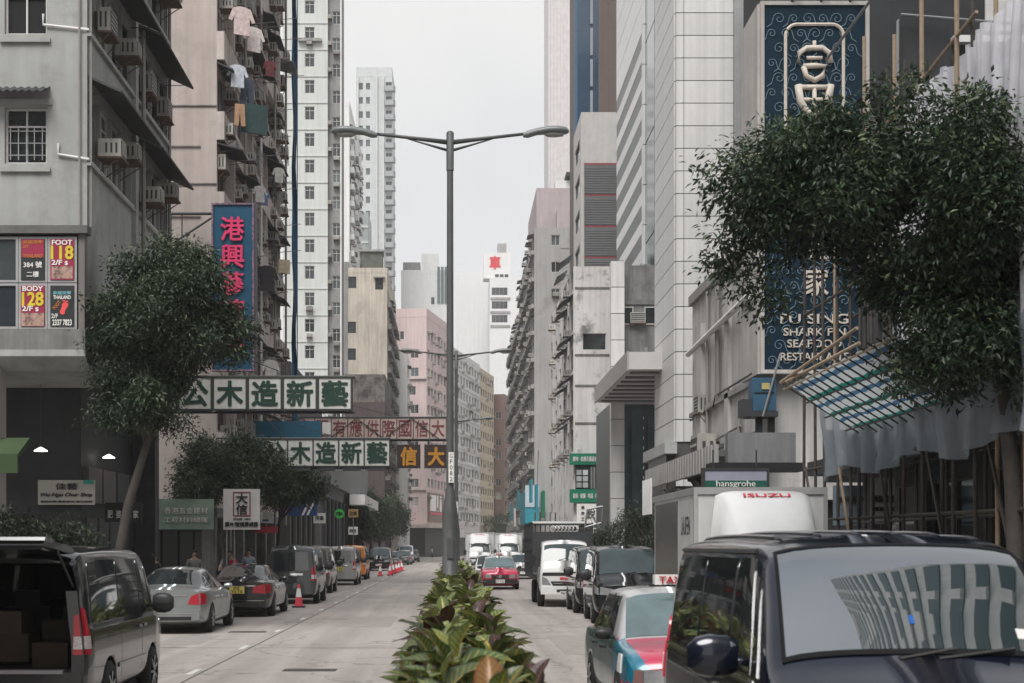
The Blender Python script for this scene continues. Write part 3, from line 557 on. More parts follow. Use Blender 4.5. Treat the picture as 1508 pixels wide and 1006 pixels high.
# the street bends towards the east: these four stand along the bend
RB = R(-10.6)
def bend(t_, off=0): return (-4.7 + math.sin(-RB) * t_, 270 + math.cos(RB) * t_)
M_PINK = mat('render_pink', (.62, .49, .475), .8, var=.08, vs=.2, streak=.22)
M_PINKB = mat('render_pinkcream', (.6, .52, .48), .8, var=.1, streak=.3)
def bent(name, lab, t0, W, D, H):
    x, y = bend(t0); c, s_ = math.cos(RB), math.sin(RB)
    return Bld(name, lab, 'building', (x - W * c, y - W * s_, 0), W, D, H, RB)
PK = bent('pink_apartment_block', 'pale pink apartment block with a rounded parapet at the bend', 0, 6.0, 21.5, 41.5)
for k in range(10):
    z = 9.6 + 3.2 * k
    for x in (1.2, 3.4): 
        if k < 9: PK.window('F', x + rnd.choice((0, .5)), z, 1.4, 1.5, 2, 1, FR_WHITE)
    if k == 9:
        for i in range(4): PK.window('F', .7 + i * .95, z, .75, 1.4, 1, 1, FR_WHITE, G_DARK) if i not in (0, 2, 3) else None
    PK.rows('R', .4, 21.2, 7, z, 1, 3.2, 2.0, 1.6, FR_WHITE, 3, ac=.75, awn=.25, awm=AWN_GREY)
    if k % 3 == 1: PK.box('floor_band', M_PINKB, 'F', 0, 6, 0, .4, z - 1.25, z - .95)
PK.box('shop_canopy', M_PINKB, 'F', -6, 6.2, 0, 3.0, 5.0, 5.6); PK.box('shop_canopy', M_PINKB, 'R', -3, 21, 0, 3.0, 5.0, 5.6)
PK.walls(M_PINK, 5.0); MB().box(-5, 5.7, .3, 21, .14, 5.0).build('shop_wall', DARKSHOP, PK.o); PK.parapet(M_PINK, 1.5, .5)
ad = MB(); ad.box(6.05, 6.35, 1, 14, 6.2, 11.2); ad.build('billboard', mat('billboard_brown', (.2, .15, .12), .7), PK.o)
for a, b_, m in ((1.5, 6.5, PW), (7.5, 8.6, PW), (10, 11.5, PW)): MB().box(6.36, 6.42, a, b_, 8, 10.8).build('billboard_panel', m, PK.o)
MB().box(6.36, 6.44, 1.2, 13.5, 7.4, 7.8).build('billboard_band', mat('band_red', (.55, .05, .08), .5), PK.o)
WB = bent('white_apartment_block', 'long white apartment block with rows of windows beyond the pink block', 22, 7.5, 33, 38.5)
for k in range(11): WB.rows('R', .4, 32.6, 10, 7.5 + 2.95 * k, 1, 3, 2.1, 1.6, FR_WHITE, 3, ac=.7, awn=.25, awm=AWN_GREY); WB.box('floor_band', MATS['render_white'], 'R', 0, 33, 0, .15, 6.0 + 2.95 * k, 6.25 + 2.95 * k)
WB.walls(MATS['render_white'], 3.5); WB.parapet(MATS['render_white']); MB().box(0, 7.0, .3, 32, .14, 3.5).build('shop_wall', DARKSHOP, WB.o)
TB = bent('tan_apartment_block', 'tan apartment block with a regular window grid beyond the white block', 55.5, 8, 18, 38)
for k in range(11): TB.rows('R', .4, 17.6, 6, 7.5 + 2.95 * k, 1, 3, 1.5, 1.5, FR_DARK, 2, ac=.3)
TB.walls(mat('render_tan', (.5, .42, .31), .8, streak=.15), 3.5); TB.parapet(MATS['render_tan']); MB().box(0, 7.6, .3, 17.6, .14, 3.5).build('shop_wall', DARKSHOP, TB.o)
BR = bent('brown_apartment_block', 'dark brown apartment block closing the view along the bend', 74, 8.5, 26, 33)
x_, y_ = bend(74); BR.o.location = (x_ - 8.5 * math.cos(RB) + 2.2, y_ - 8.5 * math.sin(RB), 0)
for k in range(9): BR.rows('R', .4, 25.6, 7, 8 + 2.95 * k, 1, 3, 2.0, 1.5, FR_ALU, 2, ac=.6, awn=.2)
for k in (2, 3, 5, 6, 8): BR.window('F', 7.2, 7 + 2.95 * k, 1.2, 1.6, 2, 1, FR_WHITE); BR.ac('F', 6.2, 6.4 + 2.95 * k)
BR.walls(mat('tile_brown', (.16, .095, .075), .7, var=.15, streak=.15)); BR.parapet(MATS['tile_brown'], 2.2)
ks = MB(); ks.box(4.2, 9.6, -1.2, -.9, 6.0, 8.6); ks.build('sign_board', BLACK, BR.o); letters('KOHLER', 4.4, 1.2, PW, BR.o, (6.9, -1.22, 7.3), bold=.03)
MB().box(4.2, 9.6, -1.2, -.9, 2.8, 5.7).build('shop_window', G_MID, BR.o)
FS = Bld('white_office_slab', 'huge plain white slab fading into the haze beyond the lamp post', 'building', (.6, 480, 0), 12.2, 20, 86)
for i in range(9): FS.box('cladding_rib', MATS['tower_white'], 'F', .3 + i * 1.3, .5 + i * 1.3, 0, .12, 20, 86)
for k in range(7): FS.window('R', 3, 40 + 6 * k, 3, 3, 2, 1, FR_ALU, G_DARK)
FS.walls(MATS['tower_white'])
SG = Bld('signed_tower', 'white stepped tower with a square red character on its roof house', 'tower', (10.5, 455, 0), 9, 20, 80)
for k in range(3): SG.window('F', 2.9, 76 - 4 * k, 4.6, 2.2, 4, 1, FR_ALU, G_DARK); SG.box('floor_band', CONC, 'F', .2, 6, 0, .3, 73.6 - 4 * k, 74.2 - 4 * k)
for k in range(9): SG.window('R', 6, 75 - 4 * k, 5, 2, 3, 1, FR_ALU, G_DARK)
SG.walls(MATS['tower_white']); MB().box(-1.8, 6.2, 1.5, 8, 80, 87.5).build('roof_house', MATS['render_white'], SG.o); MB().box(2.4, 5, 3, 8, 87.5, 90.5).build('roof_plant', CONC, SG.o)
letters('車', 3.0, 3.6, mat('sign_red', (.55, .02, .03), .5), SG.o, (1.6, 1.42, 84.6), bold=.05)
for k in range(3): SG.box('roof_window', G_DARK, 'F', 1.6 + k * 1.4, 2.7 + k * 1.4, -1.4, -1.49, 80.4, 81.2)

# ------------------------------------------------------------------ east side
M_R3 = mat('render_whitewash', (.54, .525, .51), .85, var=.12, vs=.6, streak=.35, bump=.25, dirt=((.3, .29, .28), .55, .75, .7))
R3 = Bld('restaurant_building', 'low whitewashed building carrying pipes and the restaurant sign', 'building', (8.0, 41, 0), 6.5, 11.3, 10.2)
o = R3.o
R3.box('roof_coping', CONC, 'L', 0, 11.3, 0, .14, 10.0, 10.3)
R3.box('wall_ledge', CONC, 'L', 0, 11.3, 0, .12, 6.25, 6.4); R3.box('wall_ledge', CONC_D, 'L', .2, 7, 0, .08, 4.9, 5.0)
R3.box('wall_pilaster', M_R3, 'L', 3.9, 4.5, 0, .12, 3.5, 10); R3.box('wall_pilaster', M_R3, 'L', 8.2, 9.4, 0, .22, 3.5, 9.0)
for a, z0, z1 in ((5.6, 6.4, 9.9), (5.9, 6.4, 9.9), (2.2, 3.6, 5.9), (7.6, 4, 9.9)): R3.pipe('L', a, z0, z1, .06, .1)
MB().tube([(-.2, .3, 8.6), (-.2, 11, 8.35)], .09, 8).build('horizontal_pipe', WHITE_P, o); MB().tube([(-.1, .3, 6.55), (-.12, 6, 6.5), (-.12, 6.4, 6.2), (-.12, 11, 6.15)], .03, 6).build('cable', STEEL_D, o)
MB().tube([(-.1, 2, 5.3), (-.1, 9, 5.1)], .035, 6).build('horizontal_pipe', PIPE, o)
R3.ac('L', 8.6, 6.2, 1); 
for a, z in ((6.6, 4.1),): R3.put('outdoor_unit', ac_mesh(1), 'L', a, .1, z).scale = (1.6, 1.9, 2.3)
R3.walls(M_R3, 3.2)
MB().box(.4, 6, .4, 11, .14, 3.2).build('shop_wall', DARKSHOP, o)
# pavement canopy
cb = MB()
for i in range(56): y0, y1 = 11.2 - 13.6 * i / 56, 11.2 - 13.6 * (i + 1) / 56; cb.box(-1.6 + .04 * (i % 2), -1.45, y1, y0, 3.88, 4.5)
cb.build('canopy_fascia', mat('corrugated_grey', (.36, .35, .34), .6, streak=.3, ss=3), o)
MB().box(-1.45, 0, -2.4, 11.2, 4.2, 4.35).build('canopy_roof', CONC_D, o)
for i in range(4): MB().box(-1.72, -1.64, 10.9 - i * .62, 10.98 - i * .62, 3.0, 4.15).build('canopy_post', WHITE_P, o)
MB().box(-1.3, .35, -2.9, -2.45, 4.02, 4.75).build('awning_box', mat('awning_sheet', (.2, .205, .21), .55, streak=.3, ss=2), o)
MB().box(-1.75, .5, -3.1, -2.3, 3.8, 4.01).build('awning_edge', BLACK, o)
# blue switch box on brackets
eb = thing('switch_box', 'blue steel switch box with a mesh cage on brackets above the canopy', 'electrical box', (8.02, 40.35, 0))
MB().box(-.35, .25, -.3, .3, 5.45, 6.3).build('cabinet', mat('blue_box', (.03, .09, .15), .5, var=.3), eb); MB().box(-.3, .2, -.32, -.3, 5.9, 5.93).build('door_seam', BLACK, eb)
MB().box(-.12, .08, -.33, -.3, 6.0, 6.16).build('label_plate', mat('yellow_plate', (.45, .38, .15), .6), eb); MB().box(-.62, -.36, -.3, .3, 5.3, 5.75).build('mesh_cage', STEEL_D, eb)
MB().box(-.45, .3, -.32, .5, 5.3, 5.44).build('bracket', STEEL_D, eb)
for x in (-.22, .1): MB().box(x, x + .16, -.1, .06, 4.2, 5.3).build('conduit', BLACK, eb)
MB().tube([(.35, -.35, 6.9), (-.1, -.36, 5.3)], .03, 5).build('brace', STEEL, eb)
# dark recessed building behind the restaurant sign
R2 = Bld('dark_building', 'dark building with a curtained opening behind the bamboo poles', 'building', (10.8, 46.2, 0), 12, 12, 30)
R2.ops['F'] += [(1.5, 3.6, 10.6, 15.2), (4.6, 10.6, 8, 13.5)]
R2.walls(mat('render_charcoal', (.03, .032, .035), .8, var=.25, streak=.3), 0)
MB().quad((1.4, .35, 10.5), (3.7, .35, 10.5), (3.7, .35, 15.3), (1.4, .35, 15.3)).build('room_wall', mat('curtain_wall', (.35, .34, .32), .9, streak=.3), R2.o)
for i in range(9): MB().tube([(2.3 + i * .15, .2 + .05 * (i % 2), 10.6), (2.3 + i * .15, .2 + .05 * (i % 2), 15.1)], .07, 6).build('curtain_fold', mat('curtain', (.5, .49, .46), .9), R2.o)
MB().quad((4.5, .4, 7.9), (10.7, .4, 7.9), (10.7, .4, 13.6), (4.5, .4, 13.6)).build('room_wall', mat('grey_screen', (.13, .14, .145), .6, var=.3), R2.o)
MB().prism([(3.9, 15.4), (10.4, 14.0), (10.4, 13.6), (3.9, 14.6)], 'y', -1.8, -.05).build('canopy', AWN_DARK, R2.o)
for z in (11.7, 13.2, 14.6): MB().box(1.45, 1.95, -.06, .02, z, z + .06).build('ladder_rung', STEEL_D, R2.o)
for x in (1.45, 1.9): MB().box(x, x + .06, -.08, 0, 10.4, 16).build('ladder_rail', STEEL_D, R2.o)
MB().tube([(2.25, -.3, 9), (2.25, -.3, 17.4), (2.35, -.3, 17.6), (6, -.3, 17.3)], .045, 6).build('steel_pipe', STEEL, R2.o)
for i in range(5): R2.box('upper_window', G_CURT if i % 2 else FR_WHITE, 'F', 4.9 + i * 1.2, 5.9 + i * 1.2, .02, .1, 17.2, 20)
R2.box('sill_ledge', WHITE_P, 'F', 3.9, 11.5, 0, .3, 16.8, 17.0)
# white panel tower
M_TILE = mat('tile_panel_white', (.7, .69, .68), .45, var=.05, vs=1.5, streak=.2, ss=1.5, rand=.06); M_BACK = mat('joint_dark', (.09, .088, .086), .8)
R4 = Bld('panel_tower', 'tall white panel clad tower with fine dark joints', 'tower', (9.0, 63.3, 0), 5.4, 6.4, 48)
o = R4.o
ph = .915
pw = MB().box(-1.0, 1.0, -.06, .01, 0, ph - .035).mesh('panel', M_TILE); pn = MB().box(-.15, .15, -.06, .01, 0, ph - .035).mesh('panel', M_TILE); pstr = MB().box(-3.1, 3.1, -.05, .01, 0, ph - .04).mesh('panel', M_TILE)
for k in range(45):
    z = 6.2 + k * ph
    R4.put('panel', pw, 'F', 1.33, 0, z); R4.put('panel', pn, 'F', .16, 0, z)
    R4.put('panel', pstr, 'L', 3.15, 0, z)
pc = MB().box(2.36, 5.4, -.05, 0, 6, 48)
for i in range(20): pc.box(2.38 + i * .15, 2.44 + i * .15, -.075, -.05, 6, 48)
pc.build('ribbed_cladding', mat('ribbed_grey', (.4, .4, .405), .6, streak=.15), o)
for k in range(5): R4.box('cladding_joint', M_BACK, 'F', 2.36, 5.4, .076, .085, 10 + 8.2 * k, 10.08 + 8.2 * k)
for k in range(14): R4.awning('F', 3.75, 9 + 2.6 * k, .5, .4, .25, AWN_DARK)
for z in (2.2, 3.4, 4.6): R4.put('panel', pw, 'F', 1.33, 0, z - .2); R4.put('panel', pn, 'F', .16, 0, z - .2)
R4.walls(M_BACK); R4.box('base_ledge', mat('ledge_grey', (.42, .43, .42), .6), 'L', -.4, 6.8, 0, .5, 5.7, 6.15)
MB().box(-.35, 0, .2, 6, .14, 5.7).build('base_glazing', mat('glass_brown', (.06, .055, .055), .2, ior=1.6), o)
# lobby with the projecting canopy
LB = Bld('office_lobby', 'glass lobby with a deep white canopy over the pavement', 'building', (8.4, 84, 0), 3.4, 8, 9.6)
for i in range(3): LB.window('F', .75 + i * .88, 4.9, .86, 9.3, 1, 1, STEEL_D, G_TEAL, t_=.03)
LB.walls(mat('lobby_dark', (.1, .105, .105), .5), 0)
cn = MB(); cn.prism([(-.9, -17), (3.0, -17), (3.0, 0), (-.9, -1.4)], 'z', 9.55, 10.3); cn.build('canopy', mat('canopy_white', (.52, .5, .49), .5, var=.05), LB.o)
MB().box(-.96, -.9, -17.05, -1.4, 9.5, 10.34).build('canopy_edge', mat('canopy_edge', (.36, .345, .335), .6), LB.o)
for i in range(8): MB().box(-.7, 2.9, -16.2 + i * 1.9, -15.7 + i * 1.9, 9.47, 9.55).build('soffit_strip', mat('soffit_grey', (.18, .18, .18), .6), LB.o)
MB().box(.6, 2.6, -14.5, -13.8, 9.4, 9.47).build('soffit_lamp', WHITE_P, LB.o)
for i in range(16): MB().box(1.55, 1.6, -2.0, -1.96, .8 + i * .52, .95 + i * .52).build('hanging_light', PW, LB.o)
cl = MB().box(-.02, .62, -1.2, -.5, .14, 17.1); cl.build('corner_pier', M_BACK, LB.o)
for k in range(12): MB().box(-.05, .65, -1.26, -.45, .3 + k * 1.4, 1.66 + k * 1.4).build('panel', M_TILE, LB.o)
MB().box(.66, 2.55, -.3, 4, 10.3, 17).build('upper_wall', mat('concrete_weathered', (.26, .255, .25), .9, var=.2, streak=.6, dirt=((.1, .1, .1), .5, .7, .9)), LB.o)
MB().box(.62, 2.6, -.4, 0, 14.9, 15.15).build('wall_ledge', CONC_D, LB.o)
for x in (.85, 2.2): me, pa = win_meshes(.75, .95, 1, 1, FR_WHITE, G_DARK); w_ = put('window', me, LB.o, (x, -.34, 14.3)); put('pane', pa, w_)
put('air_conditioner', ac_mesh(1), LB.o, (1.45, -.3, 13.9))
for p0, p1 in (((.7, -.4, 12.2), (1.9, -.4, 11.2)), ((2.6, -.4, 12.0), (1.9, -.4, 11.2)), ((1.9, -.4, 12.6), (1.9, -.4, 11.0))): MB().tube([p0, p1], .1, 6).build('strut', CONC, LB.o)
# banded office tower
BT = Bld('banded_tower', 'office tower with white bands and a strip of dark teal glass behind the panel tower', 'tower', (11.5, 89, 0), 8, 21, 62)
for k in range(18):
    z = 14 + 1.75 * k; lo = z < 33
    if lo: BT.box('spandrel', M_TILE, 'L', 5, 21, 0, .03, z, z + .8); BT.box('band_glass', mat('band_dark', (.045, .05, .052), .35, var=.2), 'L', 5, 21, 0, .015, z + .8, z + 1.75)
    else: BT.box('spandrel', M_TILE, 'L', 5, 21, 0, .03, z, z + 1.70)
for k in range(11): BT.box('spandrel', M_TILE, 'L', 5, 21, 0, .03, 45.5 + 1.5 * k, 46.95 + 1.5 * k)
for k in range(10): BT.box('glass_strip', G_TEAL, 'L', .1, 4.4, .0, .05, 2 + 6 * k, 7.9 + 6 * k)
for k in range(24): BT.box('panel', M_TILE, 'L', 4.4, 5.0, .0, .18, 2 + 2.4 * k, 4.35 + 2.4 * k)
BT.walls(M_BACK)
LG = Bld('louvred_block', 'beige topped block with dark grey louvres and thin red lines', 'building', (10.45, 128, 0), 3.2, 8, 37.5)
for k in range(6): 
    z = 33.2 - 2.55 * (k + 1); LG.box('louvre_panel', mat('louvre_grey', (.1, .105, .105), .5, var=.1), 'F', .25, 3.1, 0, .1, z + .12, z + 2.5); LG.box('red_line', mat('line_red', (.2, .03, .04), .6), 'F', .25, 3.1, .0, .08, z + 2.5, z + 2.66)
    for q in range(11): LG.box('louvre_slat', mat('louvre_slat', (.13, .135, .135), .5), 'F', .25, 3.1, .1, .14, z + .2 + q * .2, z + .27 + q * .2)
for k in range(6): LG.window('L', 4, 35 - 2.9 * k, 5, 1.5, 1, 1, FR_DARK, G_DARK)
LG.walls(mat('render_lightbeige', (.46, .44, .42), .8, streak=.15))
NB = Bld('navy_brown_tower', 'tower with a navy glass side and a brown ribbed face', 'tower', (11.9, 150, 0), 3.8, 10, 75)
NB.box('glass_side', mat('glass_navy', (.02, .045, .08), .15, ior=1.7), 'F', 0, 2.0, 0, .05, 20, 75)
for k in range(18): NB.box('floor_band', mat('navy_band', (.2, .22, .25), .5), 'F', 1.2, 1.45, .05, .3, 22 + 3 * k, 24.6 + 3 * k)
for i in range(11): NB.box('brown_rib', mat('rib_brown', (.13, .095, .085), .7), 'F', 2.02 + i * .16, 2.12 + i * .16, 0, .15, 20, 75)
NB.walls(mat('tower_brown', (.11, .085, .075), .7)); NB.box('blue_edge', mat('edge_blue', (.02, .08, .16), .5), 'L', 0, .6, 0, .25, 20, 75)
M_R5 = mat('render_peeling', (.67, .645, .625), .85, var=.1, vs=.3, streak=.3, bump=.3, dirt=((.17, .165, .16), .53, .64, .5))
R5 = Bld('peeling_white_building', 'white building with peeling stained render above green shop signs', 'building', (8.6, 112, 0), 2.75, 24, 22)
R5.window('F', 1.5, 16.6, 1.7, 1.2, 1, 1, FR_WHITE, G_DARK)
for z in (20.4, 15.6, 13.4, 10.7): R5.box('wall_ledge', CONC_D, 'F', .1, 2.75, 0, .06, z, z + .12)
for k in range(5):
    R5.awning('L', 2, 10 + 2.9 * k + 1.4, 3.4, 1.0, .7, AWN_DARK); R5.awning('L', 8, 10 + 2.9 * k + 1.2, 4, .8, .5, AWN_DARK)
    for a in (1.4, 5, 9, 14, 19): R5.window('L', a, 9.6 + 2.9 * k, 2.0, 1.6, 2, 1, FR_ALU); R5.ac('L', a + 1, 8.6 + 2.9 * k)
R5.walls(M_R5, 3.4)
GS = mat('sign_green', (.0, .16, .085), .5, var=.08)
for z0, z1, tx in ((7.75, 8.55, '寵物 · 高雅花藝設計 · 各色精品'), (5.05, 6.0, '窗紙 · 窗簾 · 地毯 · 膠地板 · 潔具')):
    s_ = thing('shop_fascia_sign', ('upper' if z0 > 7 else 'lower') + ' green fascia sign with white characters on the peeling building', 'sign', (8.3, 111.3, 0))
    MB().box(0, 3.1, 0, .6, z0, z1).build('board', GS, s_); letters(tx, 2.7, .36, PW, s_, (1.55, -.03, (z0 + z1) / 2), bold=.01)
MB().box(.1, 2.6, -.5, -.1, 6.0, 7.7).build('display_window', G_DARK, R5.o)
for i in range(6): MB().tube([(1.25 + i * .2, -.52, 6.05), (1.25 + i * .2, -.52, 7.6)], .08, 6).build('display_curtain', mat('drape', (.2, .2, .195), .9, rand=.3), R5.o)
for i in range(2):
    for k in range(3): MB().cbox((.35 + i * .45, -.53, 6.3 + k * .45), (.36, .1, .36)).build('display_cushion', mat('cushion', (.4, .42, .42), .9, rand=.5), R5.o)
s_ = thing('shop_board', 'white shop board with two large characters under the green signs', 'sign', (8.75, 110.9, 0))
MB().box(0, 2.5, 0, .2, 2.4, 4.95).build('board', PW, s_); letters('銳力', 1.25, .75, BLACK, s_, (1.3, -.03, 4.25))
for i, ch in enumerate('裝飾工程'): letters(ch, .22, .22, BLACK, s_, (.42, -.03, 4.7 - i * .42)); 
for i, ch in enumerate('油漆潢'): letters(ch, .22, .22, BLACK, s_, (2.1, -.03, 4.7 - i * .42))
for i in range(3): letters('寵物設備專門店', 1.5, .13, BLACK, s_, (1.3, -.03, 3.35 - i * .26))
MB().box(0, 2.7, .5, 23, .14, 3.4).build('shop_wall', DARKSHOP, R5.o)
M_R6 = mat('render_grey_mid', (.37, .36, .35), .85, var=.1, vs=.3, streak=.3, dirt=((.22, .21, .2), .55, .7, .3))
R6 = Bld('grey_tenement', 'tall grey tenement with single windows on its flank beyond the green signs', 'building', (9.0, 174, 0), 5.3, 40, 37.4)
for k in range(11):
    z = 6.1 + 2.99 * k
    R6.window('F', 2.35, z, .95, 1.15, 2, 1, FR_WHITE); R6.box('wall_ledge', M_R6, 'F', 3.0 if k % 2 else 2.9, 5.3, 0, .07, z - .9, z - .75)
    R6.rows('L', .5, 39.5, 9, z, 1, 3, 2.4, 1.7, FR_ALU, 2, ac=1.0, awn=.6, awm=AWN_GREY); R6.rows('L', .5, 39.5, 9, z + 1.4, 0, 3, 2, 1)
    R6.box('balcony', M_R6, 'L', .2, 39.8, 0, .35, z - 1.55, z - 1.1)
    if k in (1, 8): R6.ac('F', 2.35, z - .3, 0)
R6.window('F', 4.8, 36, .6, 1.6, 1, 1, FR_DARK, G_DARK)
R6.walls(M_R6, 3.4); R6.box('podium', CONC, 'F', -.3, 5.3, 0, .5, 2.8, 4.4); MB().box(.4, 5, .5, 39, .14, 3.4).build('shop_wall', DARKSHOP, R6.o)
for i in range(9): MB().box(-.5, .0, .5 + 4.3 * i, 3.6 + 4.3 * i, 2.8, 3.9).build('fascia_panel', rnd.choice((CONC, MATS['fascia_a'], mat('fascia_teal', (.03, .15, .2), .6))), R6.o)
M_R6P = mat('tile_pinkgrey', (.42, .355, .36), .8, var=.08, streak=.15)
R6t = Bld('pink_roof_block', 'pinkish tiled upper block stepped back above the grey tenement', 'building', (9.5, 179, 37.35), 4.3, 20, 5.6); R6t.walls(M_R6P)
R6t.box('roof_step', M_R6P, 'F', 2.2, 4.6, -.2, 2.2, 0, 2.6); R6t.box('roof_house', MATS['render_white'], 'F', 2.2, 4.2, -4, -.6, 5.6, 6.6); R6t.box('roof_canopy', AWN_DARK, 'F', 3.4, 4.5, -3, .2, 6.9, 7.4)
R7 = Bld('far_tenement', 'distant tenement bristling with air conditioners beyond the grey tenement', 'building', (9.2, 214.5, 0), 8, 42, 35)
for k in range(10):
    R7.rows('L', .5, 41.5, 10, 6 + 3 * k, 1, 3, 2.4, 1.7, FR_ALU, 2, ac=1.0, awn=.5, awm=AWN_GREY); R7.box('balcony', CONC, 'L', .2, 41.8, 0, .6, 4.1 + 3 * k, 4.9 + 3 * k)
R7.walls(MATS['render_white'], 3.4); MB().box(.3, 7.5, .3, 41, .14, 3.4).build('shop_wall', DARKSHOP, R7.o)
R7.box('roof_house', MATS['render_white'], 'L', .5, 8, -5, -.5, 35, 40)
PT = Bld('pale_ribbed_tower', 'pale ribbed tower fading into the haze above the grey tenement', 'tower', (18.2, 300, 0), 9, 14, 125)
for i in range(14): PT.box('cladding_rib', mat('tower_pinkish', (.56, .53, .53), .7), 'F', .1 + i * .62, .35 + i * .62, 0, .2, 30, 125)
PT.walls(MATS['tower_pinkish'])
for k in range(8): tag(MB().box(0, .2, 0, 3.5, 0, 2.4).build('hanging_shop_sign', rnd.choice((mat('sign_teal', (.02, .22, .28), .5), CONC, WHITE_P, GS)), None, loc=(8.0, 140 + k * 11, 4.5 + (k % 3))), 'small hanging shop sign %s on the far east facades' % ('first second third fourth fifth sixth seventh eighth'.split()[k] + ' from the green signs'), 'sign', 'far shop signs')
ts = thing('teal_shop_sign', 'large teal shop sign on the corner of the grey tenement', 'sign', (7.9, 172, 0)); MB().box(0, 1.5, 0, 14, 4.4, 8.0).build('board', MATS['sign_teal'], ts); MB().box(-.02, 1.52, -.1, 0, 6.2, 8.6).build('end_plate', mat('pale_blue', (.4, .48, .52), .6), ts)
# ------------------------------------------------------------------ overhead signs
S_WHITE = mat('sign_white', (.62, .62, .585), .45, var=.08, vs=1.5, streak=.12, ss=2, dirt=((.45, .44, .38), .6, .8, 1.2)); S_GREEN = mat('sign_char_green', (.012, .045, .032), .5, var=.2)
S_PINK = mat('sign_pinkish', (.58, .46, .42), .5, var=.1, streak=.15, ss=3); S_MAROON = mat('sign_char_maroon', (.2, .045, .05), .5); S_BROWN = mat('sign_brown', (.045, .028, .025), .5); S_GOLD = mat('sign_gold', (.55, .26, .03), .45)
def row_sign(label, y, x1, z0, z1, pw, chars, m, cm, gap=.06, bold=.03, cat='sign', truss=True, px0=-8.7, crossbars=False, inner=.8):
    t = thing('overhead_sign', label, cat, (x1, y, z0)); H = z1 - z0
    for i, ch in enumerate(chars):
        xr = -i * (pw + gap) - gap; xc = xr - pw / 2
        p = MB().box(-pw/2, pw/2, -.14, .14, 0, H).build('sign_panel', m, t, loc=(xc, 0, 0))
        fr = MB(); 
        for a in (-pw/2 - gap*.5, pw/2 - .0): fr.box(a, a + gap * .5, -.17, .17, -.03, H + .03)
        fr.box(-pw/2, pw/2, -.17, .17, -.05, .0); fr.box(-pw/2, pw/2, -.17, .17, H, H + .05)
        fr.build('panel_frame', S_FRAME, p)
        letters(ch, pw * inner, H * inner, cm, p, (0, -.145, H / 2), bold=bold, name='character')
    xl = px0 - x1
    for zz in (-.08, H + .08): MB().tube([(0, .2, zz), (xl, .2, zz)], .035, 6).build('support_bar', STEEL_D, t)
    if truss:
        n = max(3, int(len(chars) / 2)); L = -xl
        for i in range(n):
            a, b = -L * i / n, -L * (i + 1) / n; MB().tube([(a, .24, -.05), (b, .24, H + .05)] if i % 2 else [(a, .24, H + .05), (b, .24, -.05)], .02, 5).build('truss_bar', STEEL_D, t)
    if crossbars:
        for i in range(6): a = -.4 - i * 1.4; MB().tube([(a, -.2, H if i % 2 else 0), (a - 1.4, -.2, 0 if i % 2 else H)], .022, 5).build('truss_bar', STEEL_D, t)
    for i in range(3): a = xl * (.3 + .3 * i); MB().tube([(a, .2, H + .08), (xl, .2, H + 1.6 + i)], .012, 4).build('guy_wire', STEEL_D, t)
    return t
S_FRAME = mat('sign_frame', (.035, .04, .04), .6)
row_sign('upper row of white panels with big green characters beside the first tree', 45, -2.86, 5.92, 6.8, .905, '藝新造木公司', S_WHITE, S_GREEN, .1)
c_ = row_sign('lower row of white panels with green characters above the dark van', 57, -2.3, 4.9, 5.84, .88, '藝新造木公', S_WHITE, S_GREEN, .05)
for i in range(4): MB().box(-.92 * i - .8, -.92 * i - .15, -.3, -.2, -.2, -.08).build('sign_lamp', STEEL_D, c_)
row_sign('long row of pinkish panels with maroon characters crossed by truss bars', 80, -.36, 7.45, 8.5, .8, '大信國際供應有限公司', S_PINK, S_MAROON, .04, .008, crossbars=True)
for i, ch in enumerate('大信'):
    t = thing('hanging_sign', 'dark brown panel with a gold character, %s' % ('next to the lamp post' if i == 0 else 'next to the lower white row'), 'sign', (-.9 - i * 1.4, 80, 5.95), group='dark panels with gold characters')
    MB().box(-.56, .56, -.08, .08, 0, 1.2).build('board', S_BROWN, t); letters(ch, .8, .9, S_GOLD, t, (0, -.1, .6), bold=.04, name='character')
    fr = MB(); fr.box(-.6, -.56, -.1, .1, -.04, 1.24); fr.box(.56, .6, -.1, .1, -.04, 1.24); fr.build('board_frame', S_FRAME, t)
    for x in (-.4, .4): MB().tube([(x, 0, 1.24), (x, 0, 1.55)], .02, 5).build('hanger', STEEL_D, t)
bs_ = thing('blue_billboard', 'plain blue billboard hidden behind the two white rows of characters', 'billboard', (-8.6, 66, 5.6)); MB().box(0, 3.0, 0, .2, 0, 1.65).build('board', mat('billboard_blue', (.01, .1, .17), .5), bs_); MB().box(3.05, 3.4, 0, .2, 1.1, 1.6).build('white_end', S_WHITE, bs_)
MB().tube([(0, .3, .6), (3, .3, .6)], .04, 6).build('support_bar', STEEL_D, bs_)
# neon sign
ne = thing('neon_sign', 'tall blue vertical sign with bright pink neon characters on the pink tenement', 'sign', (-8.75, 57, 8.4))
N_BLUE = mat('neon_board_blue', (.008, .085, .16), .55, var=.15, vs=2); N_PINK = mat('neon_pink', (.85, .06, .19), .4, var=.1); N_EDGE = mat('neon_edge', (.42, .2, .24), .5, dirt=((.06, .1, .16), .45, .55, 14))
MB().box(0, 1.42, -.12, .12, 0, 6.0).build('board', N_BLUE, ne)
fr = MB(); fr.box(-.06, .0, -.18, .18, -.06, 6.06); fr.box(1.42, 1.48, -.18, .18, -.06, 6.06); fr.box(0, 1.42, -.18, .18, 6.0, 6.06); fr.box(0, 1.42, -.18, .18, -.06, 0); fr.build('bulb_border', N_EDGE, ne)
MB().box(1.48, 1.56, -.1, .25, -.1, 6.1).build('side_panel', mat('neon_side', (.1, .1, .12), .6), ne)
for i, ch in enumerate('港興蔘茸漢'): letters(ch, .84, .84, N_PINK, ne, (.70, -.16, 5.12 - i * 1.0), bold=.016, name='character', depth=.05)
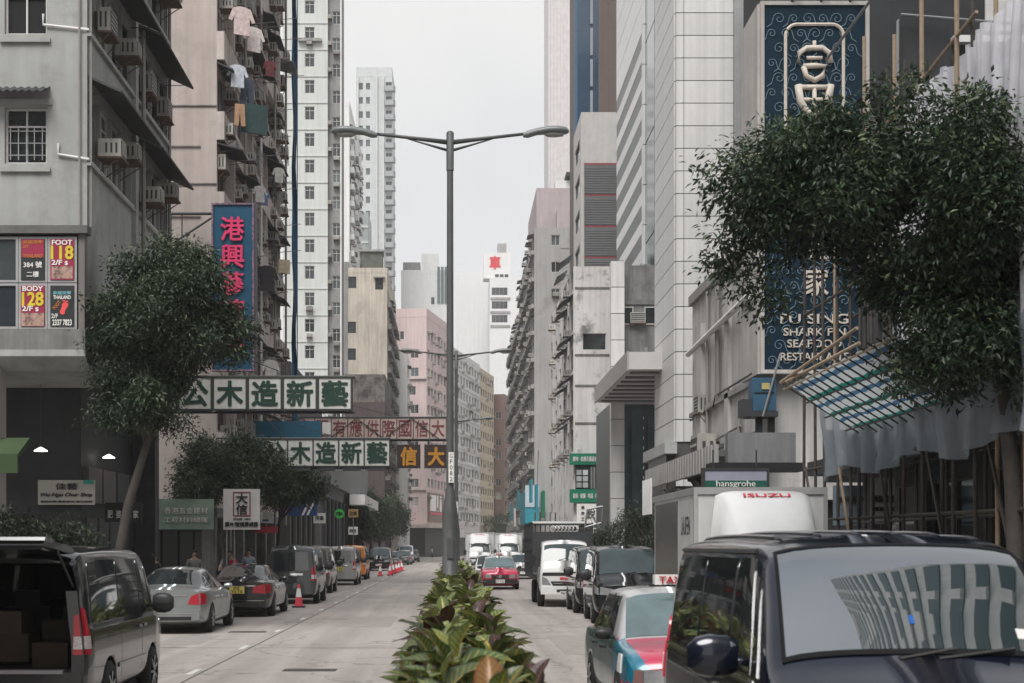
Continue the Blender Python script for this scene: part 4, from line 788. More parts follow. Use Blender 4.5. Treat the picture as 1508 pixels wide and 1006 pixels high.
MB().tube([(-3.4, .2, 5.75), (0, .2, 5.75)], .06, 6).build('support_bar', STEEL_D, ne); MB().tube([(-3.0, .2, 3.7), (-.1, .2, 5.6)], .04, 6).build('support_bar', STEEL_D, ne); MB().tube([(-1.6, .2, 5.75), (-1.6, .2, 4.6), (-1.2, .2, 4.6), (-1.2, .2, 5.75)], .025, 5).build('support_frame', STEEL_D, ne)
# restaurant sign
fs = thing('restaurant_sign', 'tall navy restaurant sign with swirl pattern and cream lettering', 'sign', (8.05, 40.6, 6.55))
RS_B = mat('restaurant_navy', (.006, .021, .036), .6, var=.15, ior=1.2); RS_C = mat('restaurant_cream', (.56, .5, .43), .5, var=.12, vs=6); RS_L = mat('restaurant_line', (.16, .24, .30), .5); RS_F = mat('restaurant_frame', (.5, .47, .44), .5, var=.15, streak=.3)
MB().box(0, 2.62, -.1, .2, 0, 9.45).build('board', RS_B, fs)
fr = MB(); 
for a, b, c, d in ((-.1, 0, -.1, 9.55), (2.62, 2.72, -.1, 9.55), (0, 2.62, 9.45, 9.55), (0, 2.62, -.1, 0)): fr.box(a, b, -.16, .28, c, d)
fr.build('sign_frame', RS_F, fs)
MB().box(-.16, -.1, -.05, 2.2, -.1, 9.5).build('sign_side', RS_F, fs)
def spiral(cx, cz, r0, flip):
    pts = []
    for i in range(19): a = i / 18 * 2.6 * math.pi; r_ = r0 * (1 - i / 22); pts.append((cx + flip * r_ * math.cos(a), -.115, cz + r_ * math.sin(a)))
    return [(cx + flip * (r0 + .16), -.115, cz - .22), (cx + flip * (r0 + .04), -.115, cz - .14)] + pts
swm = [MB().tube([(p[0], 0, p[2]) for p in spiral(0, 0, rr, fl)], .011, 4).mesh('swirl', RS_L) for fl in (1, -1) for rr in (.12, .16)]
for j in range(24):
    for i in range(7):
        x = .2 + i * .375 + (.19 if j % 2 else 0)
        if .14 < x < 2.45: put('swirl', swm[(i * 3 + j) % 4], fs, (x, -.115, .25 + j * .385))
ar = []
for i in range(9): a = math.pi - math.pi / 2 * i / 8; ar.append((.55 + .3 + .3 * math.cos(a), -.13, 8.65 + .3 * math.sin(a)))
bl = [(.55, -.13, 5.4)] + ar + [(2.1 - p[0] + .5 - .0, -.13, p[2]) for p in ar[::-1]] + [(2.05, -.13, 5.4)]
bl[-1] = (bl[-2][0], -.13, 5.4); MB().tube(bl, .045, 6).build('cartouche_border', RS_C, fs)
# first character built as a rounded mask-like seal glyph
gl = MB(); cx = 1.3
gl.tube([(cx - .42, -.13, 7.95), (cx - .38, -.13, 8.22), (cx - .2, -.13, 8.34), (cx + .2, -.13, 8.34), (cx + .38, -.13, 8.22), (cx + .42, -.13, 7.95)], .075, 8)
gl.tube([(cx, -.13, 8.3), (cx, -.13, 8.52)], .05, 8); gl.tube([(cx - .2, -.13, 8.08), (cx + .2, -.13, 8.08)], .05, 8)
gl.tube([(cx - .28, -.13, 7.86), (cx - .22, -.13, 7.62), (cx, -.13, 7.5), (cx + .22, -.13, 7.62), (cx + .28, -.13, 7.86), (cx, -.13, 7.88), (cx - .28, -.13, 7.86)], .075, 8)
gl.tube([(cx - .42, -.13, 7.38), (cx - .36, -.13, 6.95), (cx - .2, -.13, 6.68), (cx, -.13, 6.6), (cx + .2, -.13, 6.68), (cx + .36, -.13, 6.95), (cx + .42, -.13, 7.38)], .1, 8)
gl.tube([(cx - .4, -.13, 7.32), (cx + .4, -.13, 7.32)], .07, 8); gl.tube([(cx, -.13, 7.3), (cx, -.13, 6.6)], .06, 8); gl.tube([(cx - .33, -.13, 7.0), (cx + .33, -.13, 7.0)], .055, 8)
gl.build('character', RS_C, fs, True)
letters('聲', .86, .95, RS_C, fs, (1.3, -.13, 5.75), bold=.04, name='character')
for i, ch in enumerate('名家'): letters(ch, .62, .72, RS_C, fs, (1.35, -.12, 3.2 - i * .92), bold=.012, name='character')
for tx, w_, h_, z in (('FU SING', 1.75, .25, 1.32), ('SHARK FIN', 1.6, .2, .98), ('SEAFOOD', 1.4, .2, .68), ('RESTAURANT', 1.75, .2, .34)): letters(tx, w_, h_, RS_C, fs, (1.3, -.12, z), bold=.008)
for i in range(3): MB().tube([(.7 + i * .75, -.1, 9.5), (.8 + i * .75, -.5, 9.85), (.85 + i * .75, -.75, 9.7)], .035, 6).build('sign_lamp', STEEL_D, fs)
MB().lathe([(.12, 9.55), (.12, 9.85), (.25, 9.86), (.25, 9.95), (.1, 10.0)], 12, (.45, .3, 0)).build('roof_vent', STEEL_D, fs)
MB().tube([(1.8, -.2, 0), (1.8, -.2, 4.2)], .03, 6).build('bamboo_pole', mat('bamboo', (.3, .225, .155), .65, var=.2, vs=8), fs)
# street level signs
hg = thing('shop_fascia_sign', 'grey and green sign reading hansgrohe under the pavement canopy', 'sign', (5.78, 36, 3.1)); MB().box(0, 1.42, -.08, .08, .0, .39).build('green_band', mat('hg_green', (.01, .085, .06), .5), hg); MB().box(0, 1.42, -.08, .08, .39, .62).build('grey_band', mat('hg_grey', (.28, .29, .36), .5), hg); letters('hansgrohe', .9, .18, PW, hg, (.71, -.09, .3))
fr = MB(); fr.box(-.06, 0, -.1, .1, -.05, .68); fr.box(1.42, 1.48, -.1, .1, -.05, .68); fr.box(0, 1.42, -.1, .1, .62, .68); fr.build('board_frame', STEEL_D, hg)
for x in (.2, 1.2): MB().tube([(x, 0, .66), (x, 0, 1.1)], .02, 5).build('hanger', STEEL_D, hg)
ws = thing('shop_board', 'white upright shop board framed with red seal characters beside the small tree', 'sign', (-8.1, 55, 3.0)); MB().box(0, 1.28, -.08, .08, -.45, .98).build('board', mat('board_cream', (.6, .57, .55), .5), ws)
sq = MB(); 
for a, b, c, d in ((.34, .38, .02, .88), (.92, .96, .02, .88), (.38, .92, .84, .88), (.38, .92, .02, .06)): sq.box(a, b, -.1, -.08, c, d)
sq.build('seal_frame', S_MAROON, ws); letters('大', .4, .36, BLACK, ws, (.65, -.1, .65), bold=.02); letters('信', .4, .36, BLACK, ws, (.65, -.1, .26), bold=.01); letters('SINCE 1964', .6, .06, BLACK, ws, (.65, -.1, -.07)); letters('膠片/玻璃膠總匯', 1.16, .16, BLACK, ws, (.64, -.1, -.26), bold=.02)
for x in (.1, .37): MB().tube([(x, .1, -.45), (x, .1, -2.86)], .03, 6).build('post', STEEL, ws)
cs = thing('shop_fascia_sign', 'cream board reading Wai Ngai Chair Shop in the arcade', 'sign', (-10.45, 39.3, 3.02)); MB().box(0, 1.42, -.05, .05, 0, .62).build('board', mat('board_beige', (.42, .4, .36), .6), cs); letters('Wai Ngai Chair Shop', 1.3, .12, BLACK, cs, (.72, -.06, .24), shear=.3); letters('佳藝', .55, .16, BLACK, cs, (.72, -.06, .46)); letters('家具訂造 翻新梳化 辦公室椅', 1.3, .05, BLACK, cs, (.72, -.06, .08)); MB().box(1.15, 1.4, -.07, -.05, .52, .62).build('green_corner', mat('mint', (.03, .3, .2), .5), cs)
bw = thing('shop_fascia_sign', 'dark board with four white characters beyond the chair shop sign', 'sign', (-8.98, 40.2, 2.6)); MB().box(0, .95, 0, .06, 0, .5).build('board', BLACK, bw)
for i, ch in enumerate('肥婆行家'): letters(ch, .13, .2, PW, bw, (.14 + i * .22, -.01, .2))
ga = thing('green_awning', 'small dull green awning over the arcade shop by the cream column', 'awning', (-11.6, 36.3, 3.95)); MB().prism([(-1.0, 0), (-1.0, .12), (0, .55), (0, .4)], 'x', 0, 1.75).build('cover', mat('awning_green', (.04, .068, .028), .9, var=.15), ga); MB().box(0, 1.75, -1.03, -.98, -.32, .1).build('valance', MATS['awning_green'], ga)
gs2 = thing('shop_fascia_sign', 'pale green shop fascia glimpsed under the small tree', 'sign', (-10.2, 54, 3.0)); MB().box(0, 1.9, 0, .1, -.45, .6).build('board', mat('board_palegreen', (.2, .27, .22), .6, var=.3), gs2); letters('香港五金建材', 1.5, .22, PW, gs2, (.95, -.02, .2)); letters('工程材料總匯', 1.5, .18, PW, gs2, (.95, -.02, -.12))
bn = thing('bank_sign', 'blue bank sign with white slanted strokes behind the dark van', 'sign', (-8.3, 80, 3.4)); MB().box(-2, 1.3, 0, .2, .1, .8).build('board', mat('bank_blue', (.02, .06, .17), .5), bn)
for i in range(2): MB().prism([(.5 + i * .25, .14), (.62 + i * .25, .14), (.92 + i * .25, .76), (.8 + i * .25, .76)], 'y', -.03, -.005).build('stroke', PW, bn)
rw = thing('shop_fascia_sign', 'small white and red lit sign above the dark van', 'sign', (-9.0, 70, 3.0)); MB().box(0, .9, 0, .1, 0, .5).build('board', PW, rw); MB().box(.1, .7, -.02, 0, .08, .16).build('blue_stripe', MATS['bank_blue'], rw); MB().box(-.1, 1.1, 0, .08, -.45, -.15).build('red_strip', MATS['band_red'], rw)
for i, (x, y, z, m, lab, tx) in enumerate(((-7.9, 92, 3.6, PW, 'white roadside notice board on a pole beyond the silver van', '停車'), (-7.2, 112, 4.3, mat('notice_ochre', (.3, .2, .08), .6), 'ochre roadside notice above the orange van', '收費'), (-7.6, 118, 3.1, PW, 'white notice beside the ochre notice', '時租'), (-7.6, 104, 4.1, mat('dollar_green', (.05, .55, .1), .5), 'round green dollar sign on a pole', '$'))):
    t = thing('road_sign', lab, 'sign', (x, y, 0)); MB().tube([(0, .05, .14), (0, .05, z)], .04, 6).build('post', STEEL, t)
    if tx == '$': MB().prism([(.32 * math.cos(a * .3927), z + .32 * math.sin(a * .3927)) for a in range(16)], 'y', -.03, .0).build('sign_plate', m, t)
    else: MB().box(-.36, .36, -.03, .0, z - .3, z + .3).build('sign_plate', m, t)
    letters(tx, .5, .26, BLACK, t, (0, -.05, z))

# ------------------------------------------------------------------ lamp posts on the central reservation
M_POLE = mat('lamp_paint', (.08, .083, .083), .5, .2, var=.12, vs=3); M_HEAD = mat('lamp_head', (.17, .185, .18), .45, .2); M_LENS = mat('lamp_lens', (.28, .3, .29), .2)
def lamp(x, y, lab, s=1.0):
    t = thing('street_lamp', lab, 'street lamp', (x, y, .14), group='twin armed lamps on the central reservation')
    MB().lathe([(.155, 0), (.155, 2.45), (.135, 2.6), (.085, 2.95), (.075, 3.0), (.062, 9.6), (.06, 9.62)], 14).build('pole', M_POLE, t, True); 
    MB().lathe([(.075, 9.3), (.075, 10.05), (.04, 10.08)], 12).build('pole_cap', M_POLE, t, True)
    for sg in (-1, 1):
        a = MB().tube([(sg * .05, 0, 9.86), (sg * .8, 0, 9.95), (sg * 1.6, 0, 10.04)], [.05, .035, .03], 8); a.tube([(sg * .05, 0, 9.7), (sg * .85, 0, 9.93)], [.03, .012], 6); a.build('arm', M_POLE, t, True)
        st = [(1.45, 10.0, .05, .045), (1.55, 10.02, .08, .075), (1.72, 10.07, .09, .07), (1.95, 10.1, .13, .08), (2.15, 10.1, .15, .085), (2.3, 10.09, .12, .07), (2.36, 10.08, .04, .03)]
        g = [[(sg * px, rw_ * math.cos(k * math.pi / 6), pz + rh * math.sin(k * math.pi / 6)) for k in range(13)] for px, pz, rw_, rh in st]
        h = MB().grid(g).build('lamp_head', M_HEAD, t, True)
        ln = [[(sg * px, .1 * c_ * math.cos(k * math.pi / 6), 10.03 - (.075 * c_ + .0) * abs(math.sin(k * math.pi / 6))) for k in range(7)] for px, c_ in ((1.85, .3), (1.95, .9), (2.1, 1), (2.25, .7))]
        MB().grid(ln).build('lens', M_LENS, h, True)
    MB().box(-.06, .06, -.18, -.158, 1.6, 2.0).build('door_plate', M_POLE, t)
    p = MB().box(-.03, .07, -.11, -.09, 3.1, 3.7).build('number_plate', PW, t)
    for i, ch in enumerate('GF082'): letters(ch, .055, .085, BLACK, p, (.02, -.112, 3.63 - i * .115), depth=.002)
    return t
lamp(-.07, 31, 'twin armed grey street lamp rising from the leafy planter, closest of the row')
lamp(.11, 66, 'second twin armed street lamp, directly behind the tallest one')
lamp(.2, 101, 'third and smallest visible twin armed street lamp of the row')
# ------------------------------------------------------------------ vehicles
def pchip(xs, ys, x):
    xs = np.asarray(xs, float); ys = np.asarray(ys, float); h = np.diff(xs); d = np.diff(ys) / h; m = np.zeros_like(ys)
    for i in range(1, len(xs) - 1):
        if d[i-1] * d[i] > 0: w1, w2 = 2 * h[i] + h[i-1], h[i] + 2 * h[i-1]; m[i] = (w1 + w2) / (w1 / d[i-1] + w2 / d[i])
    m[0], m[-1] = d[0], d[-1]
    i = np.clip(np.searchsorted(xs, x) - 1, 0, len(xs) - 2); t = (np.clip(x, xs[0], xs[-1]) - xs[i]) / h[i]
    return (2*t**3 - 3*t**2 + 1) * ys[i] + (t**3 - 2*t**2 + t) * h[i] * m[i] + (-2*t**3 + 3*t**2) * ys[i+1] + (t**3 - t**2) * h[i] * m[i+1]
class Shell:
    """car body: front at y=0, rear at y=L; stations are (y, zlow, zbelt, ztop, halfwidth, roof halfwidth)"""
    def __init__(s, st, wheels, bf=.18, br=.08, arch=.36, rake_f=0, rake_r=0, roofcrown=.03):
        s.st = np.array(st, float); s.L = s.st[-1, 0]; s.W = s.st[:, 4].max(); s.wh = wheels; s.bf, s.br, s.ar = bf, br, arch; s.rf, s.rr = rake_f, rake_r; s.crown = roofcrown; s.cache = {}
    def par(s, y): return [pchip(s.st[:, 0], s.st[:, k], y) for k in range(1, 6)]
    def ring(s, y, clamp=True):
        k = (round(y, 4), clamp)
        if k in s.cache: return s.cache[k]
        zl, zb, zt, w_, wr = s.par(y); g = zt - zb
        p = [(0, zl), (.84 * w_, zl), (.965 * w_, zl + .07), (w_, zl + .3 * (zb - zl)), (w_, zl + .72 * (zb - zl)), (.975 * w_, zb - .015)]
        e = min(.09, g * .45); p += [(.96 * w_ - .0, zb + .01), (wr + .02, zt - e), (wr - .06, zt - e * .3), (wr * .55, zt + s.crown * .4), (0, zt + s.crown * .6)]
        p = np.array(p, float)
        for _ in range(2):
            a = .75 * p[:-1] + .25 * p[1:]; b = .25 * p[:-1] + .75 * p[1:]
            q = np.concatenate([p[:1], np.stack([a, b], 1).reshape(-1, 2)[1:-1], p[-1:]])
            p = q
        if clamp:
            for yc, zc in s.wh:
                if abs(y - yc) < s.ar: p[:, 1] = np.maximum(p[:, 1], zc + math.sqrt(s.ar**2 - (y - yc)**2))
        p[:, 1] = np.maximum.accumulate(p[:, 1]); s.cache[k] = p; return p
    def bow(s, x, y, z):
        f = max(0., 1 - y / 1.3); r_ = max(0., 1 - (s.L - y) / 1.0); q = (x / s.W)**2
        return y + s.bf * q * f * f * (3 - 2*f) - s.br * q * r_ * r_ * (3 - 2*r_) + s.rf * (z - .6) * f**3 - s.rr * (z - .6) * r_**3
    def pt(s, x, y, z, sg=1): return (sg * x, s.bow(x, y, z), z)
    def side(s, y, z, sg):
        r = s.ring(y, False); return s.pt(float(np.interp(z, r[:, 1] + np.arange(len(r)) * 1e-7, r[:, 0])), y, z, sg)
    def top(s, x, y):
        r = s.ring(y, False); k = len(r) // 2; xs = r[k:, 0][::-1]; zs = r[k:, 1][::-1]
        return (x, s.bow(abs(x), y, 0) if s.rf == 0 and s.rr == 0 else s.bow(abs(x), y, float(np.interp(abs(x), xs, zs))), float(np.interp(abs(x), xs, zs)))
    def end(s, x, z, rear): y = s.L if rear else 0; return (x, s.bow(abs(x), y, z), z)
    def body(s, hole=None, matfn=None):
        L = s.L; ys = set(np.linspace(0, L, 70).round(4)) | set(s.st[:, 0])
        for yc, _ in s.wh:
            for c in np.cos(np.linspace(0, math.pi, 15)): ys.add(round(yc + s.ar * .999 * c, 4))
            ys |= {round(yc - s.ar - .003, 4), round(yc + s.ar + .003, 4)}
        ys = sorted(y for y in ys if 0 <= y <= L)
        b = MB(); rows = []
        for y in ys:
            r = s.ring(y); rows.append([s.pt(x, y, z, 1) for x, z in r] + [s.pt(x, y, z, -1) for x, z in r[::-1]])
        b.grid(rows)
        for rear in (False, True):
            r = s.ring(ys[-1] if rear else ys[0]); y = ys[-1] if rear else ys[0]; cs = np.linspace(-1, 1, 13)
            if rear and hole:
                hx, hz0, hz1 = hole
                g = [[(x * c, s.bow(abs(x * c), y, z), z) for c in cs] for x, z in r]
                for i in range(len(g) - 1):
                    for j in range(12):
                        c = g[i][j]; d = g[i+1][j+1]
                        if abs((c[0] + d[0]) / 2) < hx and hz0 < (c[2] + d[2]) / 2 < hz1: continue
                        b.quad(g[i][j], g[i][j+1], g[i+1][j+1], g[i+1][j])
            else: b.grid([[(x * c, s.bow(abs(x * c), y, z), z) for c in cs] for x, z in r])
        if matfn: b.m = [matfn(*[sum(b.v[i][k] for i in f) / len(f) for k in range(3)]) for f in b.f]
        return b
    def patch(s, kind, quad, sg=1, off=.008, nu=9, nv=7, skirt=.02):
        """quad: 4 corners a,b,c,d in (y,z) for side, (x,y) for top, (x,z) for ends"""
        def F(p):
            if kind == 'side': return Vector(s.side(p[0], p[1], sg))
            if kind == 'top': return Vector(s.top(p[0], p[1]))
            return Vector(s.end(p[0], p[1], kind == 'rear'))
        a, b, c, d = [Vector(q) for q in quad]
        def U(u, v): return (a * (1-u) + b * u) * (1-v) + (d * (1-u) + c * u) * v
        pts = [[F(U(i / nu, j / nv)) for j in range(nv + 1)] for i in range(nu + 1)]
        cen = Vector((0, s.L / 2, .8)); G = []
        for i in range(nu + 1):
            row = []
            for j in range(nv + 1):
                du = pts[min(i+1, nu)][j] - pts[max(i-1, 0)][j]; dv = pts[i][min(j+1, nv)] - pts[i][max(j-1, 0)]; n = du.cross(dv)
                n = n.normalized() if n.length > 1e-9 else Vector((0, 0, 1))
                if n.dot(pts[i][j] - cen) < 0: n = -n
                row.append((pts[i][j] + n * off, pts[i][j] - n * skirt))
            G.append(row)
        m = MB(); m.grid([[p[0] for p in r] for r in G])
        edge = [G[i][0] for i in range(nu + 1)] + [G[nu][j] for j in range(1, nv + 1)] + [G[i][nv] for i in range(nu - 1, -1, -1)] + [G[0][j] for j in range(nv - 1, 0, -1)]
        m.grid([[p[0], p[1]] for p in edge + edge[:1]])
        return m
def paint(name, col, rough=.22, metal=.25): return mat('paint_' + name, col, rough, metal, var=.05, vs=2, coat=.6, ior=1.5)
TYRE = mat('tyre', (.018, .018, .019), .85, var=.2, vs=8); RIM = mat('rim_silver', (.42, .42, .43), .35, .8); RIM_D = mat('rim_dark', (.1, .1, .11), .4, .6)
V_GLASS = mat('car_glass', (.014, .018, .02), .03, var=0, ior=1.9); V_SHIELD = mat('windscreen', (.03, .045, .047), .04, var=.35, vs=1.6, ior=1.6); CHROME = mat('chrome', (.6, .6, .6), .12, 1, var=0)
LAMP = mat('headlamp', (.45, .46, .47), .1, .5, var=.2, vs=20, ior=1.8); TAIL = mat('tail_lamp', (.42, .01, .025), .15, var=.15, vs=12, ior=1.6); TAIL_W = mat('tail_clear', (.55, .5, .5), .2, var=.3, vs=30); AMBER = mat('amber_lamp', (.6, .2, .02), .2)
TRIM = mat('trim_black', (.02, .02, .021), .45, var=0); PLATE_W = mat('plate_white', (.7, .7, .68), .5, var=.05); PLATE_Y = mat('plate_yellow', (.62, .52, .12), .5, var=.05); PLATE_O = mat('plate_orange', (.6, .24, .05), .5, var=.05)
INTER = mat('car_interior', (.02, .02, .022), .9, var=0)
_wl = {}
def wheel_meshes(r, wd, rim):
    k = (r, wd, rim.name)
    if k not in _wl:
        t = MB().lathe([(r * .62, -wd/2), (r * .9, -wd/2), (r, -wd * .36), (r, wd * .36), (r * .9, wd/2), (r * .62, wd/2)], 28, (0, 0, 0), 'x').mesh('tyre', TYRE, True)
        m = MB().lathe([(r * .66, -wd * .42), (r * .66, wd * .42)], 24, (0, 0, 0), 'x', 0); m.lathe([(.12 * r, wd * .3), (.12 * r, wd * .5)], 12, (0, 0, 0), 'x', 0); m.lathe([(.12 * r, -wd * .3), (.12 * r, -wd * .5)], 12, (0, 0, 0), 'x', 0)
        for i in range(7):
            a = i * 2 * math.pi / 7; c, s_ = math.cos(a), math.sin(a)
            for sx in (-1, 1): m.tube([(sx * wd * .47, c * r * .1, s_ * r * .1), (sx * wd * .45, c * r * .62, s_ * r * .62)], r * .065, 5, 0)
        for sx in (-1, 1): m.lathe([(r * .6, sx * wd * .43), (r * .56, sx * wd * .30)], 20, (0, 0, 0), 'x', 1)
        _wl[k] = (t, m.mesh('rim', [rim, TRIM], True))
    return _wl[k]
def add_wheels(t, sh, r=.33, wd=.2, rim=RIM):
    for yc, zc in sh.wh:
        for sg in (-1, 1):
            a, b = wheel_meshes(r, wd, rim); x = sg * (float(sh.par(yc)[3]) - wd * .42)
            o = thing_part('wheel', t, (x, yc, r)); put('tyre', a, o); put('rim', b, o)
def thing_part(name, parent, loc):
    o = bpy.data.objects.new(name, None); COL.objects.link(o); o.parent = parent; o.location = loc; o.empty_display_size = .1; return o
def plate(t, sh, rear, x, z, w_, h_, m, txt, off=.02):
    p = sh.end(x, z, rear); o = thing_part('licence_plate', t, (p[0], p[1] + (off if rear else -off), p[2]))
    if rear: o.rotation_euler = (0, 0, math.pi)
    MB().box(-w_/2, w_/2, -.012, .01, -h_/2, h_/2).build('plate', m, o)
    if '\n' in txt:
        a, b = txt.split('\n'); letters(a, w_ * .4, h_ * .36, BLACK, o, (0, -.016, h_ * .22), bold=.01, depth=.002); letters(b, w_ * .75, h_ * .36, BLACK, o, (0, -.016, -h_ * .22), bold=.01, depth=.002)
    elif txt: letters(txt, w_ * .86, h_ * .66, BLACK, o, (0, -.016, 0), bold=.01, depth=.002)
def mirror(t, sh, y, z, m, s_=1.0, arm=.1, hh=.16):
    for sg in (-1, 1):
        p = sh.side(y, z, sg); x = p[0] + sg * arm
        b = MB(); st = [(-.0, .7), (.05, .95), (.13, 1), (.2, .85), (.24, .5)]
        g = [[(x + sg * px * s_, p[1] + .05 + .055 * q * math.cos(k * math.pi / 6) - .02, z + .04 + hh * .5 * q * math.sin(k * math.pi / 6)) for k in range(13)] for px, q in st]
        b.grid(g); b.add(g[-1][:-1], [tuple(range(12))]); b.add(g[0][:-1], [tuple(range(12))])
        b.tube([p, (x + sg * .05, p[1] + .03, z + .02)], .025, 6)
        b.build('mirror', m, t, True)
def seam(sh, pts, sg, w_=.012):
    """thin dark line along (y,z) points on the side"""
    b = MB()
    for (y0, z0), (y1, z1) in zip(pts, pts[1:]):
        n = max(2, int(math.hypot(y1 - y0, z1 - z0) / .12)); d = Vector((y1 - y0, z1 - z0)).normalized(); q = Vector((-d.y, d.x)) * w_ / 2; rows = []
        for i in range(n + 1):
            y, z = y0 + (y1 - y0) * i / n, z0 + (z1 - z0) * i / n; A = Vector(sh.side(y + q.x, z + q.y, sg)); B = Vector(sh.side(y - q.x, z - q.y, sg)); off = Vector((sg * .004, 0, 0)); rows.append([A + off, B + off])
        b.grid(rows)
    return b
def handle(t, sh, y, z, sg, m):
    p = sh.side(y, z, sg); MB().cbox((p[0] + sg * .015, p[1], z), (.035, .19, .035)).build('door_handle', m, t)
def P_(sh, t, name, kind, quad, m, sg=1, off=.008, **k): return sh.patch(kind, quad, sg, off, **k).build(name, m, t, True)

def van(label, X, Y, rz, pm, plate_txt=('', ''), scale=(1, 1, 1), hole=False, group=None, roof_ribs=False, rear_plate=PLATE_Y, shield=None, mirror_m=None, name='parked_van', cat='van', tail=True):
    st = [(0, .30, .93, .98, .74, .60), (.06, .27, .97, 1.06, .80, .68), (.38, .26, 1.06, 1.24, .84, .77), (.75, .26, 1.09, 1.62, .85, .735), (1.08, .26, 1.09, 1.89, .85, .71), (1.45, .26, 1.09, 1.965, .85, .715), (3.0, .26, 1.09, 1.985, .85, .72), (4.35, .27, 1.09, 1.96, .85, .71), (4.62, .30, 1.09, 1.90, .83, .69), (4.7, .34, 1.07, 1.84, .80, .67)]
    sh = Shell(st, ((.98, .33), (3.55, .33)), .16, .06, .385, rake_r=.03)
    t = thing(name, label, cat, (X, Y, 0), rz, group); t.scale = scale
    sh.body((.66, .62, 1.8) if hole else None).build('body', pm, t, True)
    P_(sh, t, 'windscreen', 'top', [(-.70, .44), (.70, .44), (.64, 1.10), (-.64, 1.10)], shield or V_SHIELD, nu=14)
    for sg in (-1, 1):
        P_(sh, t, 'side_window', 'side', [(.92, 1.13), (1.62, 1.13), (1.62, 1.83), (1.25, 1.83)], V_GLASS, sg)
        P_(sh, t, 'quarter_window', 'side', [(.66, 1.13), (.86, 1.13), (1.1, 1.72), (1.02, 1.72)], V_GLASS, sg)
        P_(sh, t, 'side_window', 'side', [(1.74, 1.13), (2.86, 1.13), (2.86, 1.83), (1.74, 1.83)], V_GLASS, sg); P_(sh, t, 'side_window', 'side', [(2.94, 1.13), (4.36, 1.13), (4.28, 1.83), (2.94, 1.83)], V_GLASS, sg)
        for pts in ([(.72, .45), (.72, 1.1), (1.1, 1.88)], [(1.68, .42), (1.68, 1.88)], [(2.9, .42), (2.9, 1.1)], [(1.7, 1.04), (4.5, 1.04)]): seam(sh, pts, sg).build('door_seam', TRIM, t)
        P_(sh, t, 'side_moulding', 'side', [(1.45, .55), (3.1, .55), (3.1, .6), (1.45, .6)], pm, sg, .015)
        handle(t, sh, 1.55, .98, sg, pm); handle(t, sh, 1.86, .98, sg, pm)
        P_(sh, t, 'headlight', 'front', [(sg * .36, .74), (sg * .72, .76), (sg * .70, .96), (sg * .40, .9)], LAMP, off=.015)
        P_(sh, t, 'headlight_wrap', 'side', [(.0, .76), (.22, .80), (.3, 1.0), (.03, .93)], LAMP, sg, .012)
        if tail:
            P_(sh, t, 'taillight', 'side', [(4.52, .80), (4.69, .80), (4.67, 1.32), (4.60, 1.28)], TAIL, sg, .014); P_(sh, t, 'taillight', 'rear', [(sg * .68, .80), (sg * .79, .80), (sg * .74, 1.25), (sg * .69, 1.22)], TAIL, off=.014)
            P_(sh, t, 'reverse_light', 'rear', [(sg * .685, .86), (sg * .785, .86), (sg * .77, 1.0), (sg * .69, 1.0)], TAIL_W, off=.02); P_(sh, t, 'reverse_light', 'side', [(4.56, .86), (4.69, .86), (4.685, 1.0), (4.57, 1.0)], TAIL_W, sg, .02)
    P_(sh, t, 'grille', 'front', [(-.34, .72), (.34, .72), (.38, .88), (-.38, .88)], TRIM, off=.012); P_(sh, t, 'grille_bar', 'front', [(-.33, .78), (.33, .78), (.35, .83), (-.35, .83)], CHROME, off=.03)
    P_(sh, t, 'bumper', 'front', [(-.73, .32), (.73, .32), (.74, .62), (-.74, .62)], pm, off=.045); P_(sh, t, 'bumper_intake', 'front', [(-.45, .36), (.45, .36), (.45, .48), (-.45, .48)], TRIM, off=.055)
    P_(sh, t, 'bumper', 'rear', [(-.78, .34), (.78, .34), (.78, .6), (-.78, .6)], pm, off=.06)
    if not hole:
        P_(sh, t, 'rear_window', 'rear', [(-.60, 1.14), (.60, 1.14), (.56, 1.76), (-.56, 1.76)], V_GLASS, off=.012); P_(sh, t, 'tailgate_trim', 'rear', [(-.4, .98), (.4, .98), (.4, 1.05), (-.4, 1.05)], CHROME if tail else TRIM, off=.025)
        plate(t, sh, True, 0, .84, .4, .2, rear_plate, plate_txt[1])
    plate(t, sh, False, 0, .52, .42, .15, PLATE_W, plate_txt[0], .06)
    mirror(t, sh, 1.0, 1.2, mirror_m or TRIM, 1.15, .06, .27)
    for sg in (-1, 1): MB().tube([(sg * .1 - .05, *Vector(sh.top(.0, .4))[1:]), (sg * .15 + .3, sh.top(.4, .44)[1] - .02, sh.top(.4, .44)[2] + .03)], .012, 5).build('wiper', TRIM, t)
    if roof_ribs:
        for i in range(6):
            x = -.56 + i * .224; pts = [(x, y, sh.top(x, y)[2] + .006) for y in np.linspace(1.35, 4.3, 14)]; MB().tube(pts, [.004] + [.018] * 12 + [.004], 6).build('roof_rib', pm, t, True)
    add_wheels(t, sh, .33, .2)
    MB().box(-.7, .7, .3, 4.5, .2, .32).build('underbody', INTER, t)
    return t, sh

